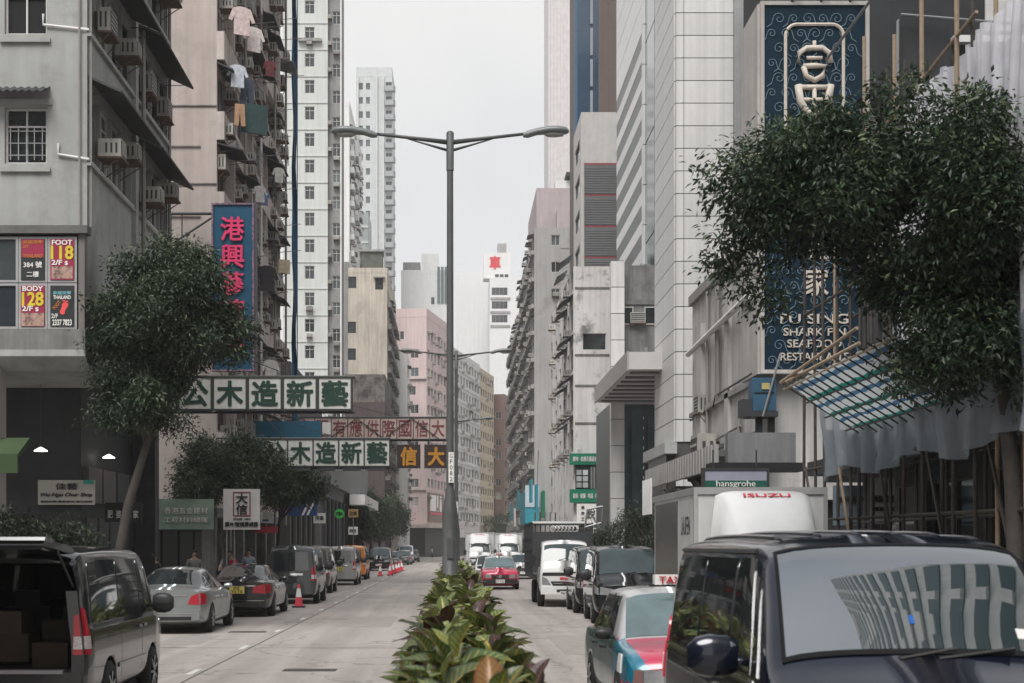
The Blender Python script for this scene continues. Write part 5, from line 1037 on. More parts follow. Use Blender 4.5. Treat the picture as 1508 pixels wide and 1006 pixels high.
def sedan(label, X, Y, rz, pm, plate_txt, kind='s', group=None, rear_plate=PLATE_Y, name='parked_car', roofm=None, cat='car', big_tail=False, matfn=None, mats=None):
    if kind == 's':
        st = [(0, .26, .58, .62, .74, .55), (.08, .22, .66, .72, .84, .66), (.5, .2, .78, .86, .92, .76), (1.45, .2, .90, .98, .935, .80), (1.85, .2, .92, 1.22, .935, .70), (2.3, .2, .93, 1.41, .935, .60), (2.9, .2, .94, 1.475, .935, .60), (3.5, .2, .95, 1.43, .935, .585), (4.0, .2, .96, 1.24, .93, .64), (4.42, .2, .96, 1.06, .915, .74), (4.85, .22, .95, 1.03, .87, .76), (5.06, .28, .90, .99, .80, .72)]
        sh = Shell(st, ((.95, .33), (4.05, .33)), .22, .14, .37, rake_r=-.04); r = .335
    else:
        st = [(0, .28, .66, .70, .78, .66), (.05, .24, .74, .79, .82, .72), (.4, .22, .82, .88, .845, .76), (1.22, .22, .88, .95, .85, .77), (1.5, .22, .90, 1.17, .85, .72), (1.85, .22, .91, 1.43, .85, .655), (2.25, .22, .91, 1.49, .85, .66), (3.1, .22, .91, 1.485, .85, .66), (3.4, .22, .92, 1.42, .85, .655), (3.75, .22, .92, 1.15, .85, .72), (3.98, .22, .92, .98, .85, .77), (4.5, .24, .90, .95, .84, .77), (4.6, .3, .84, .89, .81, .74)]
        sh = Shell(st, ((.82, .31), (3.6, .31)), .12, .07, .345); r = .31
    L = sh.L; t = thing(name, label, cat, (X, Y, 0), rz, group)
    sh.body(None, matfn).build('body', mats or pm, t, True)
    if kind == 's':
        P_(sh, t, 'windscreen', 'top', [(-.72, 1.5), (.72, 1.5), (.57, 2.25), (-.57, 2.25)], V_SHIELD); P_(sh, t, 'rear_window', 'top', [(-.70, 4.3), (.70, 4.3), (.55, 3.56), (-.55, 3.56)], V_GLASS, nu=12)
        wins = ([(1.95, .985), (2.85, 1.0), (2.85, 1.38), (2.35, 1.36)], [(2.93, 1.0), (3.75, 1.02), (3.52, 1.34), (2.93, 1.38)], [(3.8, 1.02), (4.1, 1.03), (3.75, 1.24), (3.6, 1.3)])
        seams = ([(1.55, .3), (1.55, .9)], [(2.89, .3), (2.89, .96)], [(3.72, .55), (3.72, .98)]); hy = (2.72, 3.6); zt = .88
    else:
        P_(sh, t, 'windscreen', 'top', [(-.70, 1.27), (.70, 1.27), (.62, 1.83), (-.62, 1.83)], mat('windscreen_taxi', (.09, .14, .14), .04, var=.3, vs=1.5, ior=2.1) if cat == 'taxi' else V_SHIELD); P_(sh, t, 'rear_window', 'top', [(-.68, 3.92), (.68, 3.92), (.62, 3.44), (-.62, 3.44)], V_GLASS)  # the taxi windscreen's pale teal base stands in for reflected sky
        wins = ([(1.62, .96), (2.45, .96), (2.45, 1.4), (1.98, 1.4)], [(2.53, .96), (3.35, .96), (3.22, 1.4), (2.53, 1.4)], [(3.42, .97), (3.62, .97), (3.38, 1.34), (3.3, 1.36)])
        seams = ([(1.3, .3), (1.3, .88)], [(2.49, .3), (2.49, .93)], [(3.35, .55), (3.35, .93)]); hy = (2.3, 3.2); zt = .8
    for sg in (-1, 1):
        for q in wins: P_(sh, t, 'side_window', 'side', q, V_GLASS, sg)
        for q in seams: seam(sh, q, sg).build('door_seam', TRIM, t)
        for y in hy: handle(t, sh, y, .80, sg, CHROME if kind == 's' else TRIM)
        P_(sh, t, 'sill_trim', 'side', [(1.45, .30), (L - 1.5, .30), (L - 1.5, .335), (1.45, .335)], CHROME if kind == 's' else TRIM, sg, .012)
        if kind == 's':
            P_(sh, t, 'headlight', 'front', [(sg * .35, .48), (sg * .72, .5), (sg * .7, .61), (sg * .4, .58)], LAMP, off=.015)
            P_(sh, t, 'taillight', 'rear', [(sg * (.42 if big_tail else .52), .68), (sg * .78, .66), (sg * .76, .92), (sg * (.45 if big_tail else .6), .86)], TAIL, off=.016); P_(sh, t, 'taillight', 'side', [(4.78, .67), (5.04, .67), (5.02, .92), (4.72, .90)], TAIL, sg, .014)
        else:
            P_(sh, t, 'headlight', 'front', [(sg * .42, .52), (sg * .66, .52), (sg * .66, .69), (sg * .42, .69)], LAMP, off=.015); P_(sh, t, 'indicator', 'front', [(sg * .67, .52), (sg * .77, .53), (sg * .76, .69), (sg * .67, .69)], mat('indicator_smoke', (.22, .12, .11), .2), off=.015)
            P_(sh, t, 'taillight', 'rear', [(sg * .42, .62), (sg * .78, .62), (sg * .77, .8), (sg * .42, .8)], TAIL, off=.015)
    P_(sh, t, 'grille', 'front', [(-.38, .50), (.38, .50), (.38, .66 if kind != 's' else .6), (-.38, .66 if kind != 's' else .6)], TRIM, off=.02)
    for i in range(3): z = .53 + i * (.04 if kind != 's' else .025); P_(sh, t, 'grille_bar', 'front', [(-.36, z), (.36, z), (.36, z + .01), (-.36, z + .01)], CHROME, off=.03, nv=2)
    P_(sh, t, 'bumper', 'front', [(-.76, .27), (.76, .27), (.77, .47), (-.77, .47)], TRIM if kind != 's' else pm, off=.05); P_(sh, t, 'bumper', 'rear', [(-.77, .32), (.77, .32), (.77, .58), (-.77, .58)], pm, off=.045); P_(sh, t, 'bumper_strip', 'rear', [(-.74, .46), (.74, .46), (.74, .475), (-.74, .475)], CHROME, off=.055); P_(sh, t, 'bumper_valance', 'rear', [(-.6, .32), (.6, .32), (.6, .40), (-.6, .40)], TRIM, off=.055)
    plate(t, sh, False, 0, .38, .40, .15, PLATE_W, plate_txt[0], .065); plate(t, sh, True, 0, .76 if kind == 's' else .7, .42 if kind == 's' else .3, .2 if '\n' in plate_txt[1] else .14, rear_plate, plate_txt[1])
    if kind == 's': P_(sh, t, 'boot_trim', 'rear', [(-.5, .86), (.5, .86), (.5, .89), (-.5, .89)], CHROME, off=.02)
    mirror(t, sh, 1.75 if kind == 's' else 1.5, .98 if kind == 's' else .95, pm if kind == 's' else TRIM, .8, .03, .14)
    for sg in (-1, 1): MB().tube([(sg * .12 - .1, sh.top(.1, 1.5 if kind == 's' else 1.25)[1], sh.top(.1, 1.5 if kind == 's' else 1.25)[2] + .01), (sg * .15 + .35, sh.top(.4, 1.55 if kind == 's' else 1.3)[1] - .01, sh.top(.4, 1.55 if kind == 's' else 1.3)[2] + .025)], .011, 5).build('wiper', TRIM, t)
    add_wheels(t, sh, r, .21 if kind == 's' else .18, RIM)
    MB().box(-.72, .72, .35, L - .35, .16, .28).build('underbody', INTER, t)
    return t, sh

P_BLACK = paint('black', (.012, .013, .014), .16, .1); P_SILVER = paint('silver', (.33, .36, .36), .3, .7); P_DGREY = paint('darkgrey', (.05, .055, .055), .22, .4); P_BLUE = paint('blueblack', (.006, .009, .02), .14, .2)
P_WHITE = paint('white', (.68, .68, .67), .3, 0); P_RED = paint('taxi_red', (.5, .02, .07), .25, 0); P_TSIL = paint('taxi_silver', (.5, .5, .5), .3, .5); P_ORANGE = paint('orange', (.65, .2, .01), .35, 0); P_OLIVE = paint('olive', (.05, .052, .04), .3, .3); P_TEAL = paint('teal', (.01, .16, .24), .25, .1); P_SILVAN = paint('silver_van', (.34, .34, .33), .35, .5)
PI = math.pi
# west kerb: parked vehicles seen from behind (their front points away from us: turned by 180 degrees, rear at smaller Y)
t, sh = van('black van with its tailgate raised and a dark open load bay beside the road', -4.85, 21.75, PI, P_BLACK, hole=True, scale=(1.0, 1, 1.0))
tg = MB(); tg.prism([(4.55, 1.92), (4.7, 1.99), (5.85, 2.06), (5.9, 2.0), (5.5, 1.97), (4.7, 1.9)], 'x', -.68, .68); tg.build('raised_tailgate', P_BLACK, t)
MB().prism([(5.55, 2.055), (5.88, 2.085), (5.9, 2.05), (5.56, 2.03)], 'x', -.7, .7).build('tailgate_spoiler', mat('spoiler_grey', (.22, .225, .23), .3, .4), t); MB().prism([(4.85, 1.93), (5.45, 1.965), (5.45, 1.955), (4.85, 1.92)], 'x', -.55, .55).build('tailgate_glass', V_GLASS, t)
for sg in (-1, 1): MB().tube([(sg * .68, 4.65, 1.55), (sg * .68, 5.3, 1.93)], .015, 6).build('gas_strut', TRIM, t)
MB().box(-.66, .66, 2.6, 4.66, .56, .62).build('load_floor', INTER, t)
for sg in (-1, 1): sb = MB(); sb.box(sg * .36 - .28, sg * .36 + .28, 2.5, 2.68, .7, 1.25); sb.box(sg * .36 - .15, sg * .36 + .15, 2.52, 2.64, 1.25, 1.45); sb.build('seat_back', mat('seat_cloth', (.035, .035, .037), .9), t)
for x_, y_, z_, w_, h_ in ((.3, 3.5, .62, .5, .36), (-.28, 3.3, .62, .45, .5), (.32, 3.55, .98, .4, .26), (-.3, 3.9, .62, .4, .28)): MB().box(x_ - w_/2, x_ + w_/2, y_ - .25, y_ + .25, z_, z_ + h_).build('cargo_carton', mat('carton', (.11, .085, .06), .9, var=.2, rand=.4), t)
MB().tube([(.45 + .16 * math.cos(a * .35), 4.1, 1.42 + .16 * math.sin(a * .35)) for a in range(19)], .012, 5).build('cargo_hoop', CHROME, t)
MB().box(-.6, .6, 4.62, 4.78, .6, .64).build('load_sill', mat('sill_plate', (.3, .3, .3), .4, .6), t)
t, sh = sedan('silver saloon parked behind the black van with the raised tailgate', -6.49, 40.05, PI, P_SILVER, ('', 'MX 416'), rear_plate=PLATE_O)
t, sh = sedan('black saloon with large red tail lamps and a yellow licence plate', -6.0, 48.3, PI, P_BLACK, ('', 'PZ\nYL15'), big_tail=True)
van('dark van with a blacked out rear door behind the traffic cone', -5.5, 57.5, PI, P_DGREY, ('', ''), rear_plate=TRIM, tail=True)
van('dark green van parked between the dark van and the silver van', -5.95, 68.9, PI, P_OLIVE, ('', ''), rear_plate=TRIM)
van('old silver van parked beside the dashed line', -5.7, 82.4, PI, P_SILVAN, ('', 'HC 4185'), scale=(1, 1, .98), rear_plate=PLATE_Y)
van('small orange van half hidden by the silver van', -5.9, 94.5, PI, P_ORANGE, ('', ''))
van('black four wheel drive facing us beside the cones', -5.8, 121, 0, P_BLACK, ('RW 318', ''), scale=(1.1, 1, .93), name='parked_suv', cat='suv')
for i, (x, y, pm, lab) in enumerate(((-5.6, 136, P_BLACK, 'black saloon parked behind the four wheel drive'), (-5.9, 148, paint('maroon', (.12, .02, .025)), 'maroon car in the far row of parked cars'), (-5.4, 157, P_DGREY, 'dark grey car in the far row of parked cars'), (-5.2, 166, P_SILVER, 'small silver car near the end of the far parked row'), (-5.0, 186, P_BLACK, 'last black car at the end of the far parked row'))): sedan(lab, x, y, PI if i % 2 else 0, pm, ('', ''), 't', group='far row of parked cars')
van('white van near the end of the far parked row', -5.3, 173, 0, P_WHITE, ('', ''))
# east side traffic facing us
BV, shb = van('large dark blue van with a broad windscreen waiting in traffic', 2.8, 8.75, R(-.5), P_BLUE, ('', ''), scale=(1.16, 1.14, 1.045), roof_ribs=True, shield=mat('windscreen_big', (.012, .026, .03), .015, var=0, ior=3.8), mirror_m=P_BLUE, name='passenger_van')
P_(shb, BV, 'registration_sticker', 'top', [(-.05, .58), (-.025, .58), (-.025, .62), (-.05, .62)], mat('sticker_blue', (.01, .1, .4), .4), off=.012, nu=2, nv=2); P_(shb, BV, 'toll_sticker', 'top', [(.5, .52), (.58, .52), (.58, .57), (.5, .57)], PW, off=.012, nu=2, nv=2)
SEAL = mat('window_seal', (.012, .012, .013), .85, var=0, ior=1.25)
P_(shb, BV, 'windscreen_border', 'top', [(-.72, .425), (.72, .425), (.72, .455), (-.72, .455)], SEAL, off=.011, nu=16, nv=2); P_(shb, BV, 'windscreen_border', 'top', [(-.65, 1.075), (.65, 1.075), (.64, 1.115), (-.64, 1.115)], SEAL, off=.011, nu=16, nv=2)
for sg in (-1, 1): P_(shb, BV, 'windscreen_border', 'top', [(sg * .722, .43), (sg * .702, .43), (sg * .636, 1.11), (sg * .655, 1.11)], SEAL, off=.0115, nu=2, nv=14)
def taxi(label, X, Y, rz, fender, ptxt):
    def zone(x, y, z):
        if y > 1.24 and y < 3.98 and z > .945: return 1                      # silver roof and pillars
        if fender and y < 1.26 and z > .55 and (abs(x) > .655 + .05 * y or (abs(x) > .62 and z < .8)) and y > .03: return 2   # blue green wings
        if fender and y >= 1.26 and abs(x) > .78: return 3  # door sides: dark green reflections put into the colour
        return 0
    t, sh = sedan(label, X, Y, rz, P_RED, (ptxt, ''), 't', name='taxi', cat='taxi', matfn=zone, mats=[P_RED, P_TSIL, P_TEAL, mat('door_reflection', (.07, .15, .15), .2, .3, coat=.5)])
    for sg in (-1, 1):
        P_(sh, t, 'centre_pillar', 'side', [(2.45, .95), (2.53, .95), (2.53, 1.42), (2.45, 1.42)], TRIM, sg, .009)
        if fender: P_(sh, t, 'door_sticker', 'side', [(.45, .62), (.75, .62), (.72, .82), (.5, .82)], PW, sg, .012)
    MB().cbox((0, 2.5, 1.585), (.4, .18, .12)).build('taxi_sign', PW, t); letters('TAXI', .3, .08, mat('taxi_text', (.5, .02, .04), .5), t, (0, 2.39, 1.585), bold=.02, depth=.004)
    MB().cbox((0, 2.5, 1.517), (.5, .12, .03)).build('sign_base', TRIM, t)
    em = MB().lathe([(.075, -.01), (.075, .01)], 16, (0, 0, 0)).mesh('badge', CHROME); b = put('badge', em, t, (0, -.03, .6)); b.rotation_euler = (R(90), 0, 0)
    return t
taxi('red taxi with blue green wings half hidden by the large blue van', 2.66, 16.35, R(1), True, 'JP 2815')
taxi('red taxi with a silver roof coming towards us beyond the planter', 2.1, 70.2, 0, False, 'ET 4153')
van('black van parked beyond the taxi with blue green wings', 4.42, 39.0, R(-1), P_BLACK, ('KV 622', ''), scale=(1.06, 1, 1.0))
van('second black van tucked behind the first black van', 4.42, 45.2, 0, P_BLACK, ('', ''), scale=(1.02, 1, .99))
sedan('white car following the red taxi with the silver roof', 1.95, 82, 0, P_WHITE, ('', ''), 't', name='moving_car'); sedan('white car beside the truck far along the street', 4.1, 92, 0, P_WHITE, ('', ''), 't', name='moving_car')

def truck(label, X, Y, rz, cabm, body, L=5.5, H=2.85, fairing=False, text='', ptxt=''):
    st = [(0, .45, 1.10, 1.14, .78, .70), (.04, .42, 1.18, 1.28, .82, .76), (.12, .42, 1.22, 1.42, .84, .775), (.45, .42, 1.22, 1.98, .85, .735), (.7, .42, 1.22, 2.12, .85, .73), (1.3, .42, 1.22, 2.16, .85, .73), (1.62, .45, 1.22, 2.12, .84, .72), (1.68, .5, 1.2, 2.05, .82, .70)]
    sh = Shell(st, ((.95, .40),), .10, .03, .44); t = thing('truck', label, 'truck', (X, Y, 0), rz)
    sh.body().build('cab', cabm, t, True)
    P_(sh, t, 'windscreen', 'top', [(-.72, .16), (.72, .16), (.66, .5), (-.66, .5)], V_SHIELD, nu=12)
    for sg in (-1, 1):
        P_(sh, t, 'side_window', 'side', [(.42, 1.3), (1.35, 1.3), (1.35, 1.95), (.66, 1.95)], V_GLASS, sg); seam(sh, [(.4, .9), (.4, 1.28)], sg).build('door_seam', TRIM, t); seam(sh, [(1.42, .55), (1.42, 2.0)], sg).build('door_seam', TRIM, t)
        P_(sh, t, 'headlight', 'front', [(sg * .48, .72), (sg * .77, .74), (sg * .77, 1.0), (sg * .6, .92)], LAMP, off=.015); P_(sh, t, 'step_lamp', 'front', [(sg * .62, .5), (sg * .76, .5), (sg * .76, .58), (sg * .62, .58)], TRIM, off=.06)
        MB().tube([sh.side(.35, 1.5, sg), (sg * 1.08, .1, 1.62), (sg * 1.08, .1, 1.3)], .018, 5).build('mirror_arm', TRIM, t); MB().cbox((sg * 1.08, .1, 1.5), (.2, .08, .36)).build('mirror', TRIM, t)
    P_(sh, t, 'front_panel', 'front', [(-.76, 1.02), (.76, 1.02), (.74, 1.12), (-.74, 1.12)], TRIM, off=.012); P_(sh, t, 'grille', 'front', [(-.42, .70), (.42, .70), (.5, .84), (-.5, .84)], TRIM, off=.016); P_(sh, t, 'grille_bar', 'front', [(-.42, .755), (.42, .755), (.45, .79), (-.45, .79)], CHROME, off=.03)
    P_(sh, t, 'bumper', 'front', [(-.8, .42), (.8, .42), (.8, .66), (-.8, .66)], P_WHITE, off=.07); P_(sh, t, 'bumper_intake', 'front', [(-.3, .5), (.3, .5), (.3, .58), (-.3, .58)], TRIM, off=.085); plate(t, sh, False, 0, .46, .4, .13, PLATE_W, ptxt, .1); P_(sh, t, 'maker_badge', 'front', [(-.2, .9), (.12, .9), (.12, .97), (-.2, .97)], MATS['band_red'], off=.02)
    add_wheels(t, sh, .4, .22, RIM_D)
    for y in (L * .72 + 1,):
        for sg in (-1, 1): a, b = wheel_meshes(.4, .22, RIM_D); o = thing_part('wheel', t, (sg * .75, y, .4)); put('tyre', a, o); put('rim', b, o)
    MB().box(-.4, .4, 1.2, L + 1.2, .55, .85).build('chassis', STEEL_D, t)
    for sg in (-1, 1): MB().tube([(sg * .14 - .1, sh.top(.1, .16)[1] - .01, sh.top(.1, .16)[2]), (sg * .15 + .3, sh.top(.4, .2)[1] - .02, sh.top(.4, .2)[2] + .04)], .012, 5).build('wiper', TRIM, t)
    y0, y1 = 1.75, 1.75 + L
    if body == 'box':
        bw = 1.03; MB().box(-bw, bw, y0, y1, .95, H).build('cargo_box', mat('box_white', (.6, .6, .59), .4, var=.06, streak=.15, ss=2), t)
        tr = MB()
        for sg in (-1, 1): tr.box(sg * bw - .03, sg * bw + .03, y0 - .03, y1 + .03, H - .06, H + .05); tr.box(sg * bw - .03, sg * bw + .03, y0 - .04, y0 + .08, .92, H - .06)
        tr.box(-bw + .03, bw - .03, y0 - .03, y0 + .05, H - .06, H + .05); tr.build('box_trim', mat('box_alu', (.5, .5, .5), .35, .5), t)
        MB().box(-bw - .012, -bw, y0 + .25, y0 + 1.7, 1.35, H - .15).build('side_panel', mat('box_panel', (.48, .48, .47), .45), t); MB().box(-bw - .016, -bw - .001, y0 + 1.9, y1 - .2, 1.1, H - .12).build('side_mirror_panel', mat('box_grey', (.2, .195, .19), .2, .4), t)
        if text: letters(text, .95, .3, STEEL_D, t, (-bw - .014, y0 + .95, H - .55), R(-90), depth=.003)
    if fairing:
        g = []
        for y, z0, z1, w0, w1 in ((.42, 2.12, 2.16, .62, .5), (.7, 2.12, 2.38, .70, .60), (1.1, 2.13, 2.70, .76, .66), (1.45, 2.13, 2.84, .80, .70), (1.62, 2.13, 2.86, .81, .74)):
            hw = []
            for k in range(13):
                u = k / 6 - 1; x = u * (w1 + (w0 - w1) * .0); e = abs(u)**6; hw.append((u * w1, y, z1 - .08 * e))
            g.append([(-w0, y, z0)] + hw + [(w0, y, z0)])
        f = MB().grid(g); f.add(g[-1], [tuple(range(15))]); f.build('roof_fairing', P_WHITE, t, True)
        lt = letters('ISUZU', .72, .10, MATS['band_red'], t, (0, 1.22, 2.775), bold=.02, depth=.004); lt.rotation_euler = (R(-60), 0, 0)
    if body == 'cage':
        MB().box(-1.0, 1.0, y0, y1, .9, 1.02).build('flatbed', STEEL_D, t); c = STEEL_D
        for sg in (-1, 1):
            for i in range(7): MB().box(sg * 1.0 - .03, sg * 1.0 + .03, y0 + i * (L - .1) / 6, y0 + .07 + i * (L - .1) / 6, 1.02, H).build('cage_post', c, t)
            for z in (1.4, 1.8, 2.2, H - .05): MB().box(sg * 1.0 - .02, sg * 1.0 + .02, y0, y1, z, z + .06).build('cage_rail', c, t)
        for y in (y0, y0 + L / 2, y1 - .06): MB().box(-1, 1, y, y + .06, H - .02, H + .05).build('cage_crossbar', WHITE_P if y == y0 else c, t)
        MB().box(-1.0, 1.0, y0 - .1, y0 - .04, 1.1, 2.45).build('headboard', STEEL_D, t)
        for i in range(7):
            ring = [(-.3 + i * .12 + .09 * math.cos(a * .9), y0 - .02 + .02 * a, 2.55 + .1 * math.sin(a * .9)) for a in range(10)]; MB().tube(ring, .018, 5).build('cable_coil', WHITE_P, t)
        for i in range(5): MB().tube([(-.85 + i * .15, y0 + .2, 1.1), (-.9 + i * .17, y0 + .1, 3.1)], .025, 5).build('loaded_pole', rnd.choice((STEEL, RUST)), t)
        ld = MB(); 
        for p0, p1 in (((.75, y0, 2.6), (1.3, y0, 2.75)), ((.75, y0, 2.6), (.85, y0, 3.2)), ((.85, y0, 3.2), (1.35, y0, 3.3)), ((1.3, y0, 2.75), (1.35, y0, 3.3)), ((.85, y0, 3.2), (1.3, y0, 2.5))): ld.tube([p0, p1], .03, 5)
        ld.build('folded_frame', STEEL, t)
    return t, sh
truck('white box truck with a tall roof fairing parked by the bamboo scaffold', 4.86, 23.0, 0, P_WHITE, 'box', 5.0, 2.87, True, 'LAUFEN', '')
truck('flatbed truck with a dark cage loaded with coils and poles', 3.62, 50.3, 0, P_WHITE, 'cage', 5.2, 2.75, False, '', 'MH 5592')
truck('white box truck far behind the white cars, near the lamp posts', 1.9, 112, 0, P_WHITE, 'box', 4.5, 2.9, True)
truck('white box truck far along the street, closer to the grey tenement', 4.2, 118, 0, P_WHITE, 'box', 4.5, 2.9, True)
van('small teal van between the two far white trucks', 3.1, 128, 0, P_TEAL, ('', ''))

# ------------------------------------------------------------------ small things on the dashboards and roofs of the near vehicles
P_(shb, BV, 'roof_gutter', 'side', [(1.3, 1.86), (4.4, 1.86), (4.4, 1.885), (1.3, 1.885)], TRIM, -1, .014, nv=2); P_(shb, BV, 'belt_moulding', 'side', [(.8, 1.085), (4.5, 1.085), (4.5, 1.105), (.8, 1.105)], CHROME, -1, .012, nv=2)
# ------------------------------------------------------------------ traffic cones
CR = mat('cone_red', (.5, .03, .05), .6, var=.15); CW = mat('cone_white', (.62, .6, .58), .6, var=.15)
def cone(x, y, lab, h=.75, upper=CW):
    t = thing('traffic_cone', lab, 'traffic cone', (x, y, 0), group='traffic cones beside the parked cars')
    MB().prism([(-.2, -.2), (.2, -.2), (.2, .2), (-.2, .2)], 'z', .005, .05).build('base', TRIM if upper is CW else CR, t)
    def rr(z): return .15 - .115 * z / h
    for z0, z1, m, nm in ((.05, h * .45, CR, 'lower_cone'), (h * .45, h * .82, CW, 'reflective_sleeve'), (h * .82, h, CR, 'cone_tip')): MB().lathe([(rr(z0), z0), (rr(z1), z1)], 16).build(nm, m, t, True)
cone(-4.98, 50.2, 'red and white cone standing behind the dark van')
for i, (x, y, l) in enumerate(((-4.75, 101, 'cone alone on the road beyond the silver van'), (-5.5, 97, 'cone beside the orange van'), (-4.2, 103, 'first cone of the far group by the dashed line'), (-4.2, 108, 'second cone of the far group by the dashed line'), (-4.15, 113, 'third cone of the far group by the dashed line'), (-4.15, 118, 'fourth cone of the far group by the dashed line'), (-4.1, 123, 'farthest cone by the dashed line'))): cone(x, y, l)
bar = thing('road_barrier', 'low red and white barrier rail between the far cones', 'barrier', (-4.3, 106, 0))
for i in range(8): MB().box(-.04, .04, i * 1.2, i * 1.2 + 1.2, .45, .6).build('barrier_section', CR if i % 2 else CW, bar)
for y in (0, 4.8, 9.5): MB().box(-.2, .2, y, y + .1, 0, .05).build('barrier_foot', TRIM, bar); MB().box(-.03, .03, y, y + .06, .05, .45).build('barrier_leg', TRIM, bar)
# ------------------------------------------------------------------ unseen neighbours of the camera: they shade the street and stand in the reflections
def neighbour(lab, x0, y0, W, D, H, face, m):
    b = Bld('street_building', lab, 'building', (x0, y0, 0), W, D, H)
    for k in range(int(H / 3.2) - 1):
        z = 4.6 + 3.2 * k; b.box('window_band', mat('office_glass', (.02, .03, .032), .3), face, .5, D - .5, .02, .06, z, z + 1.7)
        for i in range(int(D / 2.4)): b.box('window_pier', m, face, .6 + 2.4 * i, 1.3 + 2.4 * i, .02, .25, z, z + 1.7)
    b.walls(m); return b
neighbour('tall grey office block on the west side of the street behind the viewpoint', -26, -60, 14.5, 68, 26, 'R', M_L3G)
neighbour('tall pale office block on the east side of the street behind the viewpoint', 9.6, -60, 14, 74, 70, 'L', mat('office_pale', (.8, .79, .77), .7, streak=.15))

# ------------------------------------------------------------------ scaffolded shop building on the east side
BAM = MATS['bamboo']; BAM_SHADE = mat('bamboo_shaded', (.055, .045, .038), .7, var=.3, vs=8)  # second bamboo: darker copy with the lower scaffold's shade put in its colour
R1 = Bld('scaffolded_shop', 'dark low shop building behind the bamboo scaffold', 'building', (8.9, 15, 0), 9, 19, 8.0)
for i in range(5): R1.window('L', 2.2 + i * 3.6, 1.75, 2.8, 2.9, 2, 1, FR_DARK, G_DARK); R1.window('L', 2.2 + i * 3.6, 5.9, 2.4, 1.7, 3, 1, FR_ALU)
R1.walls(mat('shop_charcoal', (.06, .062, .066), .8, var=.25, streak=.3), .14); R1.box('canopy', STEEL_D, 'L', 0, 19, 0, 1.2, 3.5, 3.8)
SCF = thing('bamboo_scaffold', 'bamboo scaffold with hanging sheets along the pavement by the large tree', 'scaffold', (7.0, 18.0, .14))
def pole(p0, p1, r, m): 
    p0, p1 = Vector(p0), Vector(p1); L = (p1 - p0).length; n = max(2, int(L / .5)); pts = []; rs = []
    for i in range(n + 1): pts.append(p0.lerp(p1, i / n)); rs.append(r * (1.0 if i % 2 else .93))
    return MB().tube(pts, rs, 6).build('bamboo_pole', m, SCF)
for i in range(16):
    y = .3 + i * .85 + rnd.uniform(-.1, .1); pole((rnd.uniform(-.05, .05), y, 0), (rnd.uniform(-.05, .05), y + .1, 8.3 + rnd.uniform(0, 1.3)), .032, BAM_SHADE if i > 2 else BAM)
    if i % 2 == 0: pole((.95, y, 0), (.95, y, 8.2), .035, BAM_SHADE)
for z in (.9, 2.3, 3.3, 4.9, 6.4, 8.2): pole((.0, .1, z), (0, 13.2, z + .05), .03, BAM if z > 8 else BAM_SHADE); pole((.95, .1, z), (.95, 13.2, z), .03, BAM_SHADE)
for i in range(5): pole((-.06, .6 + i * 2.6, .3), (-.06, 2.4 + i * 2.6, 3.4), .028, BAM if i == 3 else BAM_SHADE)
pole((-.1, 2.6, 8.9), (-.1, 12.9, 8.1), .028, BAM)      # long raking pole
for y in (3.4, 5.0, 6.4, 8.2, 9.2): pole((-.1, y, 7.6), (-.1, y + .05, 9.0 + rnd.uniform(.2, 2.2)), .035, BAM)
pole((.4, 3.0, 11.6), (.4, 13, 11.5), .03, STEEL)
def net_mat(name, col, alpha):
    m = mat(name, col, .9, var=.15, vs=3); N = m.node_tree.nodes; lk = m.node_tree.links.new; b = N['Principled BSDF']; o = [n for n in N if n.type == 'OUTPUT_MATERIAL'][0]
    tr = N.new('ShaderNodeBsdfTranslucent'); tr.inputs[0].default_value = (*col, 1); m1 = N.new('ShaderNodeMixShader'); m1.inputs[0].default_value = .4; lk(b.outputs[0], m1.inputs[1]); lk(tr.outputs[0], m1.inputs[2])
    tp = N.new('ShaderNodeBsdfTransparent'); m2 = N.new('ShaderNodeMixShader'); m2.inputs[0].default_value = alpha; lk(tp.outputs[0], m2.inputs[1]); lk(m1.outputs[0], m2.inputs[2]); lk(m2.outputs[0], o.inputs[0]); return m
NET_W = net_mat('net_white', (.8, .79, .84), .8); NET_B = net_mat('net_bluegrey', (.36, .41, .45), .66)
def net(y0, y1, z0f, z1f, m, x=-.08, n=140, seed=1, folds=34):
    q = random.Random(seed); ph = [q.uniform(0, 6) for _ in range(4)]; g = []
    for i in range(n + 1):
        u = i / n; y = y0 + (y1 - y0) * u; row = []
        zt, zb = z1f(u), z0f(u)
        for j in range(9):
            v = j / 8; d = .07 * math.sin(u * folds * 2 + ph[0] + 1.5 * math.sin(u * 9)) * (.4 + v) + .04 * math.sin(u * folds * 4.3 + ph[1] + 2 * v) + .05 * math.sin(v * 5 + u * 13 + ph[3]) ; row.append((x + d, y, zt + (zb - zt) * v + .05 * abs(math.sin(u * folds + ph[2])) * (1 - v)))
        g.append(row)
    return MB().grid(g).build('net_sheet', m, SCF, True)
net(.3, 6.0, lambda u: 4.4 + .3 * u, lambda u: 8.55 + .05 * math.sin(u * 40), NET_W, seed=2)
net(.2, 11.2, lambda u: 3.15 + .12 * math.sin(u * 17), lambda u: 4.75 + .1 * math.sin(u * 12), NET_B, seed=3, x=-.12)
